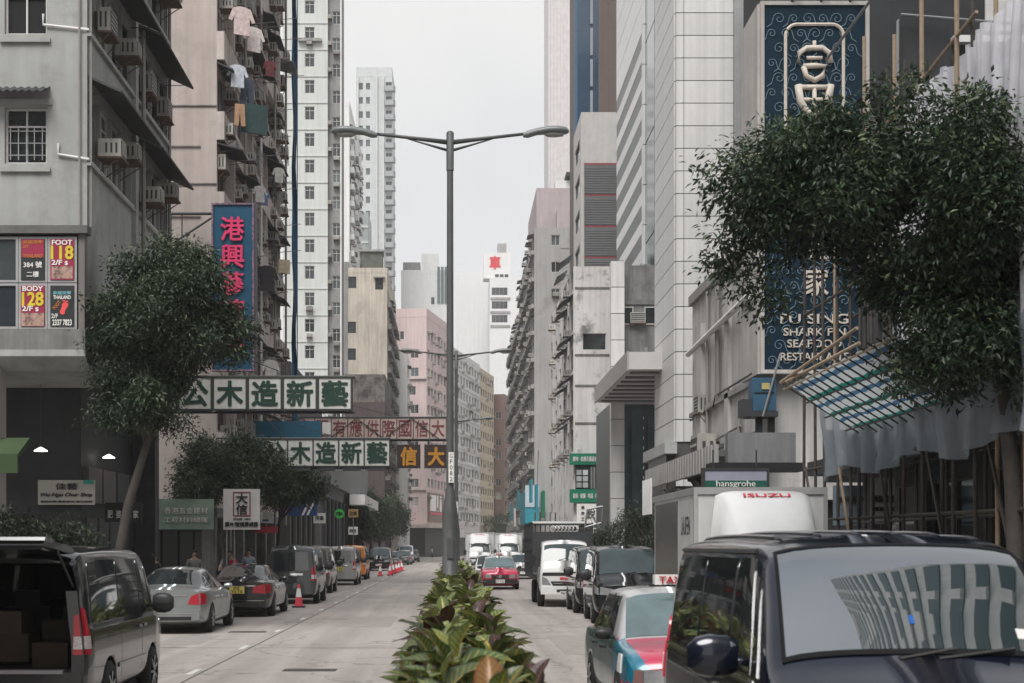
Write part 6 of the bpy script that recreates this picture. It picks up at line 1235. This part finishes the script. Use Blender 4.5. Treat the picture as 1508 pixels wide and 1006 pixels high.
def stripes(m, N, lk, b, cur, co):
    s_ = N.new('ShaderNodeSeparateXYZ'); lk(co, s_.inputs[0]); mu = N.new('ShaderNodeMath'); mu.operation = 'MULTIPLY'; mu.inputs[1].default_value = 2.6; lk(s_.outputs[0], mu.inputs[0])
    fr_ = N.new('ShaderNodeMath'); fr_.operation = 'FRACT'; lk(mu.outputs[0], fr_.inputs[0]); cr_ = N.new('ShaderNodeValToRGB'); cr_.color_ramp.interpolation = 'CONSTANT'; e = cr_.color_ramp.elements
    e[0].color = (.55, .59, .59, 1); e[1].position = .38; e[1].color = (.02, .2, .17, 1); e.new(.6).color = (.55, .59, .59, 1); e.new(.82).color = (.06, .15, .26, 1); lk(fr_.outputs[0], cr_.inputs[0]); return cr_.outputs[0]
TARP = mat('tarp_striped', (.5, .5, .5), .7, var=0, extra=stripes); N_ = TARP.node_tree.nodes
tr_ = N_.new('ShaderNodeBsdfTranslucent'); mx_ = N_.new('ShaderNodeMixShader'); mx_.inputs[0].default_value = .55; TARP.node_tree.links.new(N_['Principled BSDF'].outputs[0], mx_.inputs[1]); TARP.node_tree.links.new(tr_.outputs[0], mx_.inputs[2])
TARP.node_tree.links.new(N_['Principled BSDF'].inputs['Base Color'].links[0].from_socket, tr_.inputs[0]); TARP.node_tree.links.new(mx_.outputs[0], [n for n in N_ if n.type == 'OUTPUT_MATERIAL'][0].inputs[0])
gf_ = [[(-1.3 + 1.15 * v / 6, 2.2 + 6.3 * u / 24, 4.58 - .72 * v / 6 - .06 * math.sin(v * .5) + .02 * math.sin(u * 2.1 + v)) for v in range(7)] for u in range(25)]
MB().grid(gf_).build('striped_tarp', TARP, SCF, True)
for i in range(15): y = 2.2 + i * .45; pole((-1.42, y, 4.6), (-.05, y, 3.72), .015, BAM_SHADE)
for x, z in ((-1.36, 4.56), (-1.0, 4.32), (-.65, 4.08), (-.3, 3.86)): pole((x, 1.9, z - .04), (x, 8.7, z - .04), .016, BAM if x < -1.2 else BAM_SHADE)
pole((-1.45, 8.5, 4.62), (-.8, 6.0, 5.2), .03, BAM); pole((-1.42, 8.2, 4.6), (-.5, 7.0, 5.1), .03, BAM)
sg1 = thing('shop_board', 'pale blue shop board behind the bamboo poles', 'sign', (7.62, 31.3, 2.4)); MB().box(0, .62, 0, .08, 0, .8).build('board', mat('board_paleblue', (.16, .21, .25), .5), sg1); letters('JASURO', .56, .16, STEEL_D, sg1, (.31, -.02, .5)); MB().tube([(.3, .05, 0), (.3, .05, -2.26)], .04, 6).build('post', STEEL_D, sg1)
sg2 = thing('shop_board', 'white shop board with black characters behind the bamboo poles', 'sign', (8.3, 31.0, 2.42)); MB().box(0, .46, 0, .08, 0, .92).build('board', PW, sg2); letters('恒毅國際', .4, .15, BLACK, sg2, (.23, -.02, .5)); letters('BANG NGAI CO LTD', .4, .08, BLACK, sg2, (.23, -.02, .3)); MB().tube([(.23, .05, 0), (.23, .05, -2.28)], .04, 6).build('post', STEEL_D, sg2)
lt_ = thing('gold_letter_sign', 'dark panel with gold characters between the scaffold and the restaurant wall', 'sign', (9.2, 38.5, 3.55)); MB().box(0, 1.2, 0, .1, 0, 1.3).build('board', BLACK, lt_)
for i, ch in enumerate('金龍'): letters(ch, .45, .55, mat('gold_pale', (.55, .38, .2), .4), lt_, (.35 + i * .5, -.02, .5), bold=.02)

# ------------------------------------------------------------------ trees
def leaf_mat(name, dark, light, highlight):
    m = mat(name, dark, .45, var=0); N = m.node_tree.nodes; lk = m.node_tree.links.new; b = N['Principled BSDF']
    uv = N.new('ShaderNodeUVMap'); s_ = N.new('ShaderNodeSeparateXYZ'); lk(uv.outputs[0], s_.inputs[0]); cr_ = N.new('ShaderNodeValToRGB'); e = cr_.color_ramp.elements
    e[0].color = (*dark, 1); e[1].color = (*highlight, 1); e.new(.75).color = (*light, 1); lk(s_.outputs[0], cr_.inputs[0]); lk(cr_.outputs[0], b.inputs['Base Color'])  # brightest ramp stop paints highlights on some leaves
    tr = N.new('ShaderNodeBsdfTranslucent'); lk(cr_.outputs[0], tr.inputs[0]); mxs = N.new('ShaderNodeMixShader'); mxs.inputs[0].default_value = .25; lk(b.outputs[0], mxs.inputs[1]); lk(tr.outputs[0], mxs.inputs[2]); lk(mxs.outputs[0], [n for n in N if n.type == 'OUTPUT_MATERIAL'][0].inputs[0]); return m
LEAF = leaf_mat('tree_leaf', (.016, .03, .018), (.05, .083, .04), (.2, .25, .12)); LEAF_W = leaf_mat('tree_leaf_west', (.02, .036, .021), (.06, .092, .046), (.26, .3, .18)); LEAF_B = leaf_mat('bush_leaf', (.02, .03, .02), (.05, .07, .04), (.1, .12, .07))  # west copy is paler: extra painted highlights for the shaded trees
BARK = mat('bark', (.06, .052, .045), .9, var=.3, vs=4, bump=.6, bs=18)
def leaf_cloud(name, centers, radii, n, size, m, parent, rs, flat=.75, droop=.3, aspect=.38):
    """many small folded leaves in twig tufts spread through the clumps"""
    C = np.array(centers, float); Rr = np.array(radii, float); wts = Rr.prod(1) ** .72; wts /= wts.sum()
    nt_ = n // 9; k = rs.choice(len(C), nt_, p=wts); d = rs.normal(size=(nt_, 3)); d /= np.linalg.norm(d, axis=1)[:, None]
    rad = rs.uniform(.15, 1, nt_) ** .45; tc_ = C[k] + d * rad[:, None] * Rr[k] * (1 + .12 * rs.normal(size=(nt_, 1)))
    td = d * [1, 1, .5] + rs.normal(size=(nt_, 3)) * .5 + [0, 0, -.1]; td /= np.linalg.norm(td, axis=1)[:, None]; tone = np.clip(rs.beta(2, 3.2, nt_) + .25 * (d[:, 2] * rad), 0, 1)  # tufts high in a clump get a paler tone, painted as top light
    P0 = np.repeat(tc_, 9, 0) + rs.normal(size=(nt_ * 9, 3)) * size * 1.1; D = np.repeat(td, 9, 0) + rs.normal(size=(nt_ * 9, 3)) * .55; D[:, 2] -= droop; D /= np.linalg.norm(D, axis=1)[:, None]
    N = rs.normal(size=D.shape) * .5 + [0, 0, 1]; S = np.cross(D, N); S /= np.linalg.norm(S, axis=1)[:, None]; U = np.cross(S, D)
    ln = size * rs.uniform(.65, 1.35, len(D))[:, None]; wd = ln * aspect * .5
    A = P0; B = P0 + D * ln * .45 + S * wd + U * ln * .06; Cc = P0 + D * ln - U * ln * .06; E_ = P0 + D * ln * .45 - S * wd + U * ln * .06
    V = np.stack([A, B, Cc, E_], 1).reshape(-1, 3); q = len(A); F = (np.arange(q)[:, None] * 4 + np.array([0, 1, 2, 3])[None]).tolist()
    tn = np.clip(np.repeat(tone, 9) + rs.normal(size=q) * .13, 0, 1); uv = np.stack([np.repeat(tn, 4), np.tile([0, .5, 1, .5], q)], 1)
    me = bpy.data.meshes.new(name); me.from_pydata(V.tolist(), [], F); ul = me.uv_layers.new(name='uv'); li = np.zeros(len(me.loops), dtype=np.int32); me.loops.foreach_get('vertex_index', li); ul.data.foreach_set('uv', uv[li].astype(np.float32).ravel()); me.materials.append(m)
    o = put(name, me, parent); o['kind'] = 'stuff'; return o
def tree(name, label, X, Y, trunk, clumps, n, size, rs, group=None, r0=.16, limbs=6, m=None, z0=.14, aspect=.38):
    t = thing(name, label, 'tree', (X, Y, z0), 0, group)
    tp = [Vector(p) for p in trunk]; nn = len(tp); MB().tube(tp, [r0 * (1.25 if i == 0 else 1 - .55 * i / (nn - 1)) for i in range(nn)], 10).build('trunk', BARK, t, True)
    q = random.Random(int(X * 10 + Y)); top = tp[-1]
    order = sorted(clumps, key=lambda c: -c[3])[:max(limbs, 1) + 10]
    for i, c in enumerate(order):
        s_ = tp[-1] if i % 3 else tp[max(1, nn - 2)]; e = Vector(c[:3]); mid = s_.lerp(e, .5) + Vector((q.uniform(-.2, .2), q.uniform(-.2, .2), q.uniform(0, .35)))
        MB().tube([s_, s_.lerp(mid, .6), mid, e], [r0 * .4, r0 * .32, r0 * .25, r0 * .08], 6).build('limb', BARK, t, True)
    leaf_cloud('crown', [c[:3] for c in clumps], [(c[3], c[3] * c[5] if len(c) > 5 else c[3], c[4]) for c in clumps], n, size, m or LEAF, t, rs, aspect=aspect)
    return t
def clump_set(rs, cx, cy, cz, rx, ry, rz, n, r0, r1):
    out = []
    for _ in range(n):
        d = rs.normal(size=3); d /= np.linalg.norm(d); k = rs.uniform(.35, 1) ** .6; r = rs.uniform(r0, r1)
        out.append((cx + d[0] * rx * k, cy + d[1] * ry * k, cz + d[2] * rz * k, r, r * .7))
    return out
rs = np.random.RandomState(11)
# big tree on the east pavement
cl_ = clump_set(rs, -2.5, .2, 6.35, .95, 1.1, .75, 24, .36, .56) + clump_set(rs, -.85, .2, 6.1, 1.1, 1.4, 1.2, 30, .4, .65) + clump_set(rs, .75, .2, 5.5, 1.0, 1.4, 1.75, 30, .42, .72) + clump_set(rs, -.55, .0, 4.3, .8, .9, .5, 14, .3, .5)
cl_ += [(-3.35, .4, 5.75, .3, .22), (-3.55, .4, 5.45, .24, .16), (-3.3, .3, 5.2, .28, .2), (-3.0, .3, 4.95, .32, .22), (-3.0, .3, 6.6, .42, .35), (-2.3, .2, 7.1, .45, .3), (-1.4, .2, 7.5, .4, .26), (-.5, .1, 7.2, .45, .35), (.5, .2, 7.0, .5, .4), (1.3, .2, 6.9, .5, .4), (-1.35, .0, 3.9, .25, .2), (-.2, .1, 5.0, .5, .4), (.1, .0, 5.6, .5, .4), (-.3, -.2, 4.8, .4, .3), (-1.5, .2, 5.1, .35, .25), (-1.7, 0, 5.4, .42, .35), (-1.2, 0, 5.0, .45, .35), (-.8, -.1, 4.9, .5, .4), (-1.0, .1, 5.6, .5, .4), (-.4, .4, 5.3, .6, .5), (.2, 0, 3.7, .4, .25)]
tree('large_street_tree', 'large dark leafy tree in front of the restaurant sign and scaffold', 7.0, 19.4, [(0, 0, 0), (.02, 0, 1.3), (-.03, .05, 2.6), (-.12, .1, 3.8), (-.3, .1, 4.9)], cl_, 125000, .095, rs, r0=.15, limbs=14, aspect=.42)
# west trees
cl_ = clump_set(rs, 1.4, -.2, 7.15, 1.55, 1.2, 1.4, 40, .36, .6) + clump_set(rs, .6, -.2, 5.3, .85, .8, .7, 13, .32, .48) + [(-.1, -.5, 7.3, .45, .4), (-.25, -.5, 6.5, .4, .35), (0, -.5, 5.8, .4, .3), (.4, -.3, 8.3, .45, .35), (1.2, -.2, 8.75, .45, .3), (2.0, -.2, 8.5, .42, .3), (2.9, -.2, 6.9, .38, .3), (2.9, -.2, 6.3, .28, .2), (1.5, -.2, 4.7, .35, .26)]
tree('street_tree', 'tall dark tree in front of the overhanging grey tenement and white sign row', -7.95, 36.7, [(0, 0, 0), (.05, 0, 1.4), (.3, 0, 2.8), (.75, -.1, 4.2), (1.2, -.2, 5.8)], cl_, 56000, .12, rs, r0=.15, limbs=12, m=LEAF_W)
cl_ = clump_set(rs, .1, 0, 4.5, 1.75, 1.3, 1.35, 36, .35, .65) + [(-1.5, 0, 3.8, .5, .45), (1.6, 0, 3.9, .5, .4)]
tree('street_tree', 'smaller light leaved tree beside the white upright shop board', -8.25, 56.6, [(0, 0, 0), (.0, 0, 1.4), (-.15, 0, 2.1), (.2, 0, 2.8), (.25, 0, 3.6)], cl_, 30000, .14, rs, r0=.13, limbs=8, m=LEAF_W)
cl_ = clump_set(rs, .3, 0, 4.6, 1.9, 1.4, 1.1, 26, .4, .7)
tree('street_tree', 'low spreading tree behind the dark van', -8.0, 71, [(0, 0, 0), (.0, 0, 1.6), (.1, 0, 3.0), (.2, 0, 4.0)], cl_, 14000, .18, rs, r0=.13, limbs=6, m=LEAF_W)
for X, Y, h, w_, lab in ((-8.0, 150, 8.0, 2.0, 'dark tree by the low grey shops far along the west pavement'), (-8.2, 172, 8.5, 2.2, 'dark tree before the pink block on the west pavement'), (-8.0, 196, 9.0, 2.2, 'bushy dark tree nearest the pink block'), (9.5, 330, 8.5, 4, 'round tree under the white block at the bend'), (-8.4, 128, 6, 1.6, 'small tree over the low grey shops')):
    cl_ = clump_set(rs, 0, 0, h * .62, w_, w_, h * .32, 22, w_ * .25, w_ * .42); tree('street_tree', lab, X, Y, [(0, 0, 0), (.05, 0, h * .25), (0, 0, h * .5), (0, 0, h * .7)], cl_, 9000, .3, rs, group='distant street trees', r0=.16, limbs=4)
for X, Y, h, w_, lab in ((6.9, 57, 3.6, .75, 'slender leafy shrub by the lobby pier'), (7.1, 62, 3.3, .8, 'second leafy shrub by the lobby pier'), (6.9, 70, 2.7, .7, 'dark spiky shrub in front of the lobby glass'), (6.6, 86, 3.3, 1.0, 'dark spiky shrub behind the caged truck'), (7.0, 49, 3.6, .6, 'shrub under the corrugated canopy')):
    cl_ = clump_set(rs, 0, 0, h * .66, w_, w_, h * .3, 16, w_ * .3, w_ * .55); tree('pavement_shrub', lab, X, Y, [(0, 0, 0), (0, 0, h * .3), (.02, 0, h * .6)], cl_, 2600, .16, rs, group='shrubs on the east pavement', r0=.05, limbs=3, m=LEAF_B, aspect=.3)
for X, Y, h, w_, lab in ((-10.6, 35.9, 2.9, .55, 'flowering potted shrub by the cream column'), (-9.9, 36.6, 2.7, .6, 'flowering potted shrub next to the chair shop board'), (-9.1, 37.0, 2.5, .5, 'potted shrub at the kerb side of the arcade')):
    cl_ = clump_set(rs, 0, 0, h * .75, w_, w_, h * .18, 14, w_ * .35, w_ * .6); t_ = tree('potted_shrub', lab, X, Y, [(0, 0, .4), (0, 0, h * .4), (.02, 0, h * .7)], cl_, 1800, .13, rs, group='potted shrubs before the arcade', r0=.04, limbs=3, m=LEAF_B); MB().lathe([(.2, 0), (.27, .45), (.24, .45), (.2, .38)], 14).build('pot', mat('pot_clay', (.14, .08, .06), .8), t_, True)

# ------------------------------------------------------------------ central planter with crotons
PL = thing('median_planter', 'long low concrete planter box along the middle of the road', 'planter', (.07, 4.4, 0))
for sg in (-1, 1): MB().box(sg * .52 - .06, sg * .52 + .06, 0, 56, .0, .55).build('planter_wall', CONC, PL)
MB().box(-.46, .46, 0, 56, .0, .46).build('soil', mat('soil', (.05, .038, .03), .95, var=.3, vs=8), PL); MB().box(-.46, .46, -.1, 0, 0, .55).build('planter_wall', CONC, PL)
def croton_mat(name, g0, g1, vein, edge):
    m = mat(name, g0, .35, var=0); N = m.node_tree.nodes; lk = m.node_tree.links.new; b = N['Principled BSDF']
    uv = N.new('ShaderNodeUVMap'); s_ = N.new('ShaderNodeSeparateXYZ'); lk(uv.outputs[0], s_.inputs[0])
    def ma(op, a, b_=None):
        n = N.new('ShaderNodeMath'); n.operation = op
        for i, v in enumerate((a, b_)):
            if v is None: continue
            if isinstance(v, (int, float)): n.inputs[i].default_value = v
            else: lk(v, n.inputs[i])
        return n.outputs[0]
    ax = ma('ABSOLUTE', ma('SUBTRACT', s_.outputs[0], .5)); mid = ma('LESS_THAN', ax, .045)
    vv = ma('FRACT', ma('SUBTRACT', ma('MULTIPLY', s_.outputs[1], 8.0), ma('MULTIPLY', ax, 4.0))); side = ma('MULTIPLY', ma('LESS_THAN', vv, .2), ma('LESS_THAN', ax, .40)); v = ma('MAXIMUM', mid, ma('MULTIPLY', side, .75))
    oi = N.new('ShaderNodeObjectInfo'); g = N.new('ShaderNodeMix'); g.data_type = 'RGBA'; g.inputs[6].default_value = (*g0, 1); g.inputs[7].default_value = (*g1, 1)
    nz_ = N.new('ShaderNodeTexNoise'); nz_.inputs['Scale'].default_value = 9; tc_ = N.new('ShaderNodeTexCoord'); lk(tc_.outputs['Object'], nz_.inputs['Vector']); lk(ma('MULTIPLY', ma('ADD', oi.outputs['Random'], nz_.outputs[0]), .5), g.inputs[0])
    mxv = N.new('ShaderNodeMix'); mxv.data_type = 'RGBA'; lk(v, mxv.inputs[0]); lk(g.outputs[2], mxv.inputs[6]); mxv.inputs[7].default_value = (*vein, 1)
    me_ = N.new('ShaderNodeMix'); me_.data_type = 'RGBA'; lk(ma('MULTIPLY', ma('GREATER_THAN', ax, .44), .7), me_.inputs[0]); lk(mxv.outputs[2], me_.inputs[6]); me_.inputs[7].default_value = (*edge, 1); lk(me_.outputs[2], b.inputs['Base Color'])
    tr = N.new('ShaderNodeBsdfTranslucent'); lk(me_.outputs[2], tr.inputs[0]); mxs = N.new('ShaderNodeMixShader'); mxs.inputs[0].default_value = .2; lk(b.outputs[0], mxs.inputs[1]); lk(tr.outputs[0], mxs.inputs[2]); lk(mxs.outputs[0], [n for n in N if n.type == 'OUTPUT_MATERIAL'][0].inputs[0]); return m
CM = [croton_mat('croton_green', (.06, .12, .045), (.11, .17, .06), (.5, .38, .06), (.08, .10, .03)), croton_mat('croton_pale', (.12, .19, .075), (.2, .24, .09), (.55, .42, .08), (.13, .13, .04)), croton_mat('croton_maroon', (.035, .018, .02), (.06, .03, .025), (.12, .05, .03), (.05, .02, .025)), croton_mat('croton_orange', (.22, .09, .04), (.2, .13, .05), (.45, .2, .05), (.25, .05, .03)), croton_mat('croton_dark', (.05, .09, .04), (.08, .12, .045), (.3, .2, .04), (.04, .05, .02))]
def leaf_pts(L, W, bend, cup, wav):
    rows = []; uv = []
    for j in range(9):
        v = j / 8; wv = W * (math.sin(math.pi * min(1, .06 + v ** .9 * .95)) ** .75); a = bend * v * v; y = L * (v - .18 * bend * v * v); z = -L * .55 * a
        for i in range(5):
            u = (i - 2) / 2; rows.append((u * wv, y, z + cup * abs(u) * wv * 1.2 + wav * math.sin(v * 11 + u * 2) * abs(u) * wv)); uv.append(((u + 1) / 2, v))
    return rows, uv
LF = [(j * 5 + i, j * 5 + i + 1, j * 5 + i + 6, j * 5 + i + 5) for j in range(8) for i in range(4)]
LSHAPES = [leaf_pts(1, .29, b_, c_, w_) for b_, c_, w_ in ((.7, .35, .12), (1.1, .25, .2), (.4, .5, .1))]
LEAFM = []
for m_ in CM:
    for p_, u_ in LSHAPES: b = MB(); b.add(p_, LF); b.uv = u_; LEAFM.append(b.mesh('leaf', m_, True))
def ordinal(n): return '%d%s' % (n, 'th' if 10 < n % 100 < 14 else {1: 'st', 2: 'nd', 3: 'rd'}.get(n % 10, 'th'))
CG = 'croton shrubs in the central planter'; CL = 'croton shrub with broad yellow veined leaves in the central planter'
def leaf_frames(q, h, n):
    out = []
    heads = [(0, 0, h)] + [(q.uniform(-.16, .16), q.uniform(-.16, .16), h * q.uniform(.72, .93)) for _ in range(3)]
    for i in range(n):
        hx, hy, hz = heads[i % len(heads)]; k = i / n; el = R(74 - 98 * k + q.uniform(-18, 18)); az = i * 2.39996 + q.uniform(-.4, .4); L = (.15 + .15 * math.sin(min(1, k * 1.6 + .15) * math.pi * .6)) * q.uniform(.8, 1.15)
        z = hz - .26 * k - .05; c = q.choices((0, 1, 2, 3, 4), (5, 4 if k < .5 else 1.2, 2 if k < .4 else 6, .9 if k < .35 else 1.6, 6))[0]
        out.append((hx + .03 * math.cos(az), hy + .03 * math.sin(az), z, el, az, L, c * 3 + q.randrange(3), q.uniform(-.4, .4)))
    return out
def leaf_matrix(f): return Matrix.Translation((f[0], f[1], f[2])) @ Matrix.Rotation(f[4] - math.pi / 2, 4, 'Z') @ Matrix.Rotation(f[3], 4, 'X') @ Matrix.Rotation(f[7], 4, 'Y') @ Matrix.Scale(f[5], 4)
q = random.Random(3); y = 5.5; plants = []
while y < 58:
    k_ = .55 if y < 9 else 1; xs_ = (q.uniform(-.26, -.1) * k_, q.uniform(.1, .26) * k_)
    for x in xs_: plants.append((x + .07, y + q.uniform(-.12, .12)))
    y += q.uniform(.36, .56) if y < 20 else .58
far_meshes = []
for v_ in range(5):
    b = MB(); uvs = []; ms = []
    for f in leaf_frames(random.Random(40 + v_), 1.0, 34):
        p_, u_ = LSHAPES[f[6] % 3]; M_ = leaf_matrix(f); b.add([M_ @ Vector(p) for p in p_], LF, f[6] // 3); uvs += u_
    b.uv = uvs; far_meshes.append(b.mesh('foliage', CM, True))
stem_m = mat('croton_stem', (.09, .075, .05), .8); stem = MB().tube([(0, 0, 0), (.02, .01, .5), (0, 0, .95)], [.025, .02, .012], 6).mesh('stem', stem_m, True)
for i, (x, y) in enumerate(plants):
    if abs(y - 31) < .35 and abs(x) < .3: continue
    h = q.uniform(.74, 1.0) + .06 * math.sin(y * 2.4)
    t = thing('croton_shrub', 'croton shrub, %s from the near end on the %s side of the central planter' % (ordinal(i // 2 + 1), 'east' if i % 2 else 'west'), 'shrub', (x, y, .46), q.uniform(0, 6.28), CG)
    put('stem', stem, t).scale = (1, 1, h)
    if y < 12.5:
        for f in leaf_frames(q, h, 38): o_ = put('leaf', LEAFM[f[6]], t); o_.matrix_local = leaf_matrix(f)
    else: o_ = put('foliage', far_meshes[i % 5], t); o_['kind'] = 'stuff'; o_.scale = (1, 1, h)

# ------------------------------------------------------------------ pedestrians
def skin_mesh(name, joints, edges, m, parent, sub=1):
    me = bpy.data.meshes.new(name); me.from_pydata([j[:3] for j in joints], edges, []); me.materials.append(m); o = put(name, me, parent)
    md = o.modifiers.new('skin', 'SKIN'); me_sk = me.skin_vertices[0].data if me.skin_vertices else None
    if me_sk is None: bpy.context.view_layer.objects.active = o
    for i, j in enumerate(joints): o.data.skin_vertices[0].data[i].radius = (j[3], j[4] if len(j) > 4 else j[3])
    o.data.skin_vertices[0].data[0].use_root = True; md.use_smooth_shade = True; s_ = o.modifiers.new('subdivision', 'SUBSURF'); s_.levels = sub; s_.render_levels = sub
    return o
SKIN = mat('skin', (.42, .27, .2), .6, var=.08); HAIR = mat('hair', (.02, .016, .014), .6); HAIR_B = mat('hair_brown', (.09, .055, .035), .6)
def person(label, X, Y, rz, shirt_c, trous_c, hair, h=1.68, lean=0.0, step=.12, arm=.1):
    t = thing('person', label, 'person', (X, Y, .14 if abs(X) > 6 else 0), rz); s_ = h / 1.7
    def J(*a): return [(x * s_, (y - lean * max(0, z - .9) ** 1.3) * s_, (z - .12 * lean * max(0, z - .9)) * s_, *[r * s_ for r in rr]) for x, y, z, *rr in a]
    body = J((0, 0, .95, .15, .1), (0, 0, 1.15, .14, .1), (0, .0, 1.38, .16, .1), (0, 0, 1.47, .055), (0, -.01, 1.53, .06), (0, -.02, 1.60, .085, .095), (0, -.02, 1.67, .06, .07),
             (-.09, 0, .9, .085), (-.1, -step, .5, .055), (-.1, -step * .5, .1, .04), (-.1, -step * .5 - .1, .05, .035), (.09, 0, .9, .085), (.1, step, .5, .055), (.1, step * 2, .12, .04), (.1, step * 2 - .1, .05, .035),
             (-.18, 0, 1.38, .055), (-.25, .03, 1.12, .042), (-.26, -arm, .9, .035), (-.265, -arm - .03, .82, .035, .018), (.18, 0, 1.38, .055), (.25, .03, 1.12, .042), (.26, -arm, .9, .035), (.265, -arm - .03, .82, .035, .018))
    E = [(0, 1), (1, 2), (2, 3), (3, 4), (4, 5), (5, 6), (0, 7), (7, 8), (8, 9), (9, 10), (0, 11), (11, 12), (12, 13), (13, 14), (2, 15), (15, 16), (16, 17), (17, 18), (2, 19), (19, 20), (20, 21), (21, 22)]
    hx = [(-.012, .011), (-.004, .012), (.006, .011), (.016, .009)]; k = len(body)
    for base, sx in ((18, -1), (22, 1)):
        bx, by, bz = body[base][:3]
        for i in range(5):
            a0 = len(body)
            if i < 4: body += [(bx, by - .022 + .015 * i, bz - .045, .008, .008), (bx + sx * .004, by - .03 + .015 * i, bz - (.085 if i in (1, 2) else .07), .007, .007)]
            else: body += [(bx, by - .045, bz - .005, .009, .009), (bx, by - .06, bz - .045, .008, .008)]
            E += [(base, a0), (a0, a0 + 1)]
    skin_mesh('body', body, E, SKIN, t, 1)
    shj = J((0, 0, .92, .175, .125), (0, 0, 1.15, .16, .12), (0, 0, 1.36, .175, .115), (0, 0, 1.44, .08), (-.19, 0, 1.37, .075), (-.255, .03, 1.16, .06), (.19, 0, 1.37, .075), (.255, .03, 1.16, .06)); skin_mesh('shirt', shj, [(0, 1), (1, 2), (2, 3), (2, 4), (4, 5), (2, 6), (6, 7)], mat('shirt_%.2f_%.2f' % (shirt_c[0], shirt_c[2]), shirt_c, .9, var=.15, vs=6, bump=.4, bs=12), t)
    trj = J((0, 0, .98, .165, .115), (-.09, 0, .88, .1), (-.1, -step, .5, .075), (-.1, -step * .5, .12, .06), (.09, 0, .88, .1), (.1, step, .5, .075), (.1, step * 2, .14, .06)); skin_mesh('trousers', trj, [(0, 1), (1, 2), (2, 3), (0, 4), (4, 5), (5, 6)], mat('trousers_%.2f' % trous_c[0], trous_c, .9, var=.15), t)
    hc = J((0, 0, 1.635, .1))[0]; g = []
    for i in range(8):
        th = i / 7 * R(112); g.append([(hc[0] + .098 * s_ * math.sin(th) * math.cos(a), hc[1] + .015 + .112 * s_ * math.sin(th) * math.sin(a), hc[2] + .115 * s_ * math.cos(th) + (.07 if math.sin(a) < -.3 and i > 4 else 0)) for a in np.linspace(0, 2 * PI, 17)])
    MB().grid(g).build('hair', hair, t, True)
    fc = MB(); 
    for sx in (-1, 1): fc.cbox((hc[0] + sx * .035 * s_, hc[1] - .098 * s_, hc[2] - .02 * s_), (.022, .012, .012))
    fc.build('eyes', BLACK, t); MB().prism([(hc[0] - .015, hc[2] - .055), (hc[0] + .015, hc[2] - .055), (hc[0], hc[2] - .01)], 'y', hc[1] - .125 * s_, hc[1] - .085 * s_).build('nose', SKIN, t); MB().cbox((hc[0], hc[1] - .098 * s_, hc[2] - .085 * s_), (.045, .01, .01)).build('mouth', mat('lips', (.3, .12, .1), .6), t)
    return t
person('person with brown hair in a dark top walking behind the silver saloon', -8.75, 45.6, R(160), (.04, .04, .045), (.03, .03, .035), HAIR_B, 1.62)
person('person in a grey shirt leaning forward by the shop board', -8.55, 57.2, R(100), (.34, .33, .31), (.06, .06, .07), HAIR, 1.68, .45)
person('person in a red top standing beyond the leaning person', -8.35, 58.6, R(180), (.5, .02, .05), (.04, .04, .05), HAIR, 1.6)
person('person in a grey jacket walking near the silver saloon', -8.7, 52.4, R(20), (.2, .19, .18), (.04, .04, .045), HAIR, 1.66)
person('person in a pale blue shirt on the pavement beyond the red top', -8.2, 62.5, R(10), (.3, .36, .45), (.05, .05, .06), HAIR, 1.66); person('person in a black jacket on the pavement near the bank sign', -8.4, 74, R(185), (.03, .03, .035), (.05, .05, .05), HAIR, 1.7); person('person in a beige coat by the low grey shops', -8.1, 108, R(0), (.4, .34, .27), (.05, .05, .05), HAIR_B, 1.65)
person('person in white crossing far away by the pink block', -3.2, 232, R(80), (.6, .6, .58), (.05, .05, .06), HAIR, 1.7); person('person in black walking far away by the pink block', -7.2, 205, R(0), (.03, .03, .03), (.04, .04, .05), HAIR, 1.7)
rb = thing('litter_bin', 'small red bin standing far away before the pink block', 'bin', (-7.2, 232, 0.0)); MB().lathe([(.3, .0), (.34, 1.0), (.3, 1.05)], 12).build('bin_body', MATS['band_red'], rb, True); MB().lathe([(.36, 1.05), (.3, 1.2), (.05, 1.25)], 12).build('bin_lid', MATS['band_red'], rb, True)

# overhead wires near the beige tenement
for i, (a, b, lab) in enumerate((((-8.6, 88, 11), (-4, 120, 8.2), 'thin cable sagging towards the pink sign row'), ((9, 172, 6.5), (7.6, 140, 10.5), 'thin cable by the teal shop sign'))):
    A, B = Vector(a), Vector(b); pts = [A.lerp(B, k / 12) - Vector((0, 0, 1.2 * math.sin(k / 12 * PI))) for k in range(13)]; tag(MB().tube(pts, .025, 4).build('overhead_cable', STEEL_D), lab, 'cable')

# ------------------------------------------------------------------ haze
hz = MB().box(-340, 340, -220, 920, -1.03, 130).build('haze', mat('haze_air', (1, 1, 1), var=0)); tag(hz, kind='stuff')
HN = MATS['haze_air'].node_tree; HN.nodes.clear(); ho = HN.nodes.new('ShaderNodeOutputMaterial'); hv = HN.nodes.new('ShaderNodeVolumePrincipled')
hv.inputs['Color'].default_value = (.95, .95, .95, 1); hv.inputs['Density'].default_value = .00038; hv.inputs['Anisotropy'].default_value = .25; HN.links.new(hv.outputs[0], ho.inputs['Volume'])
bpy.data.objects.remove(_to)
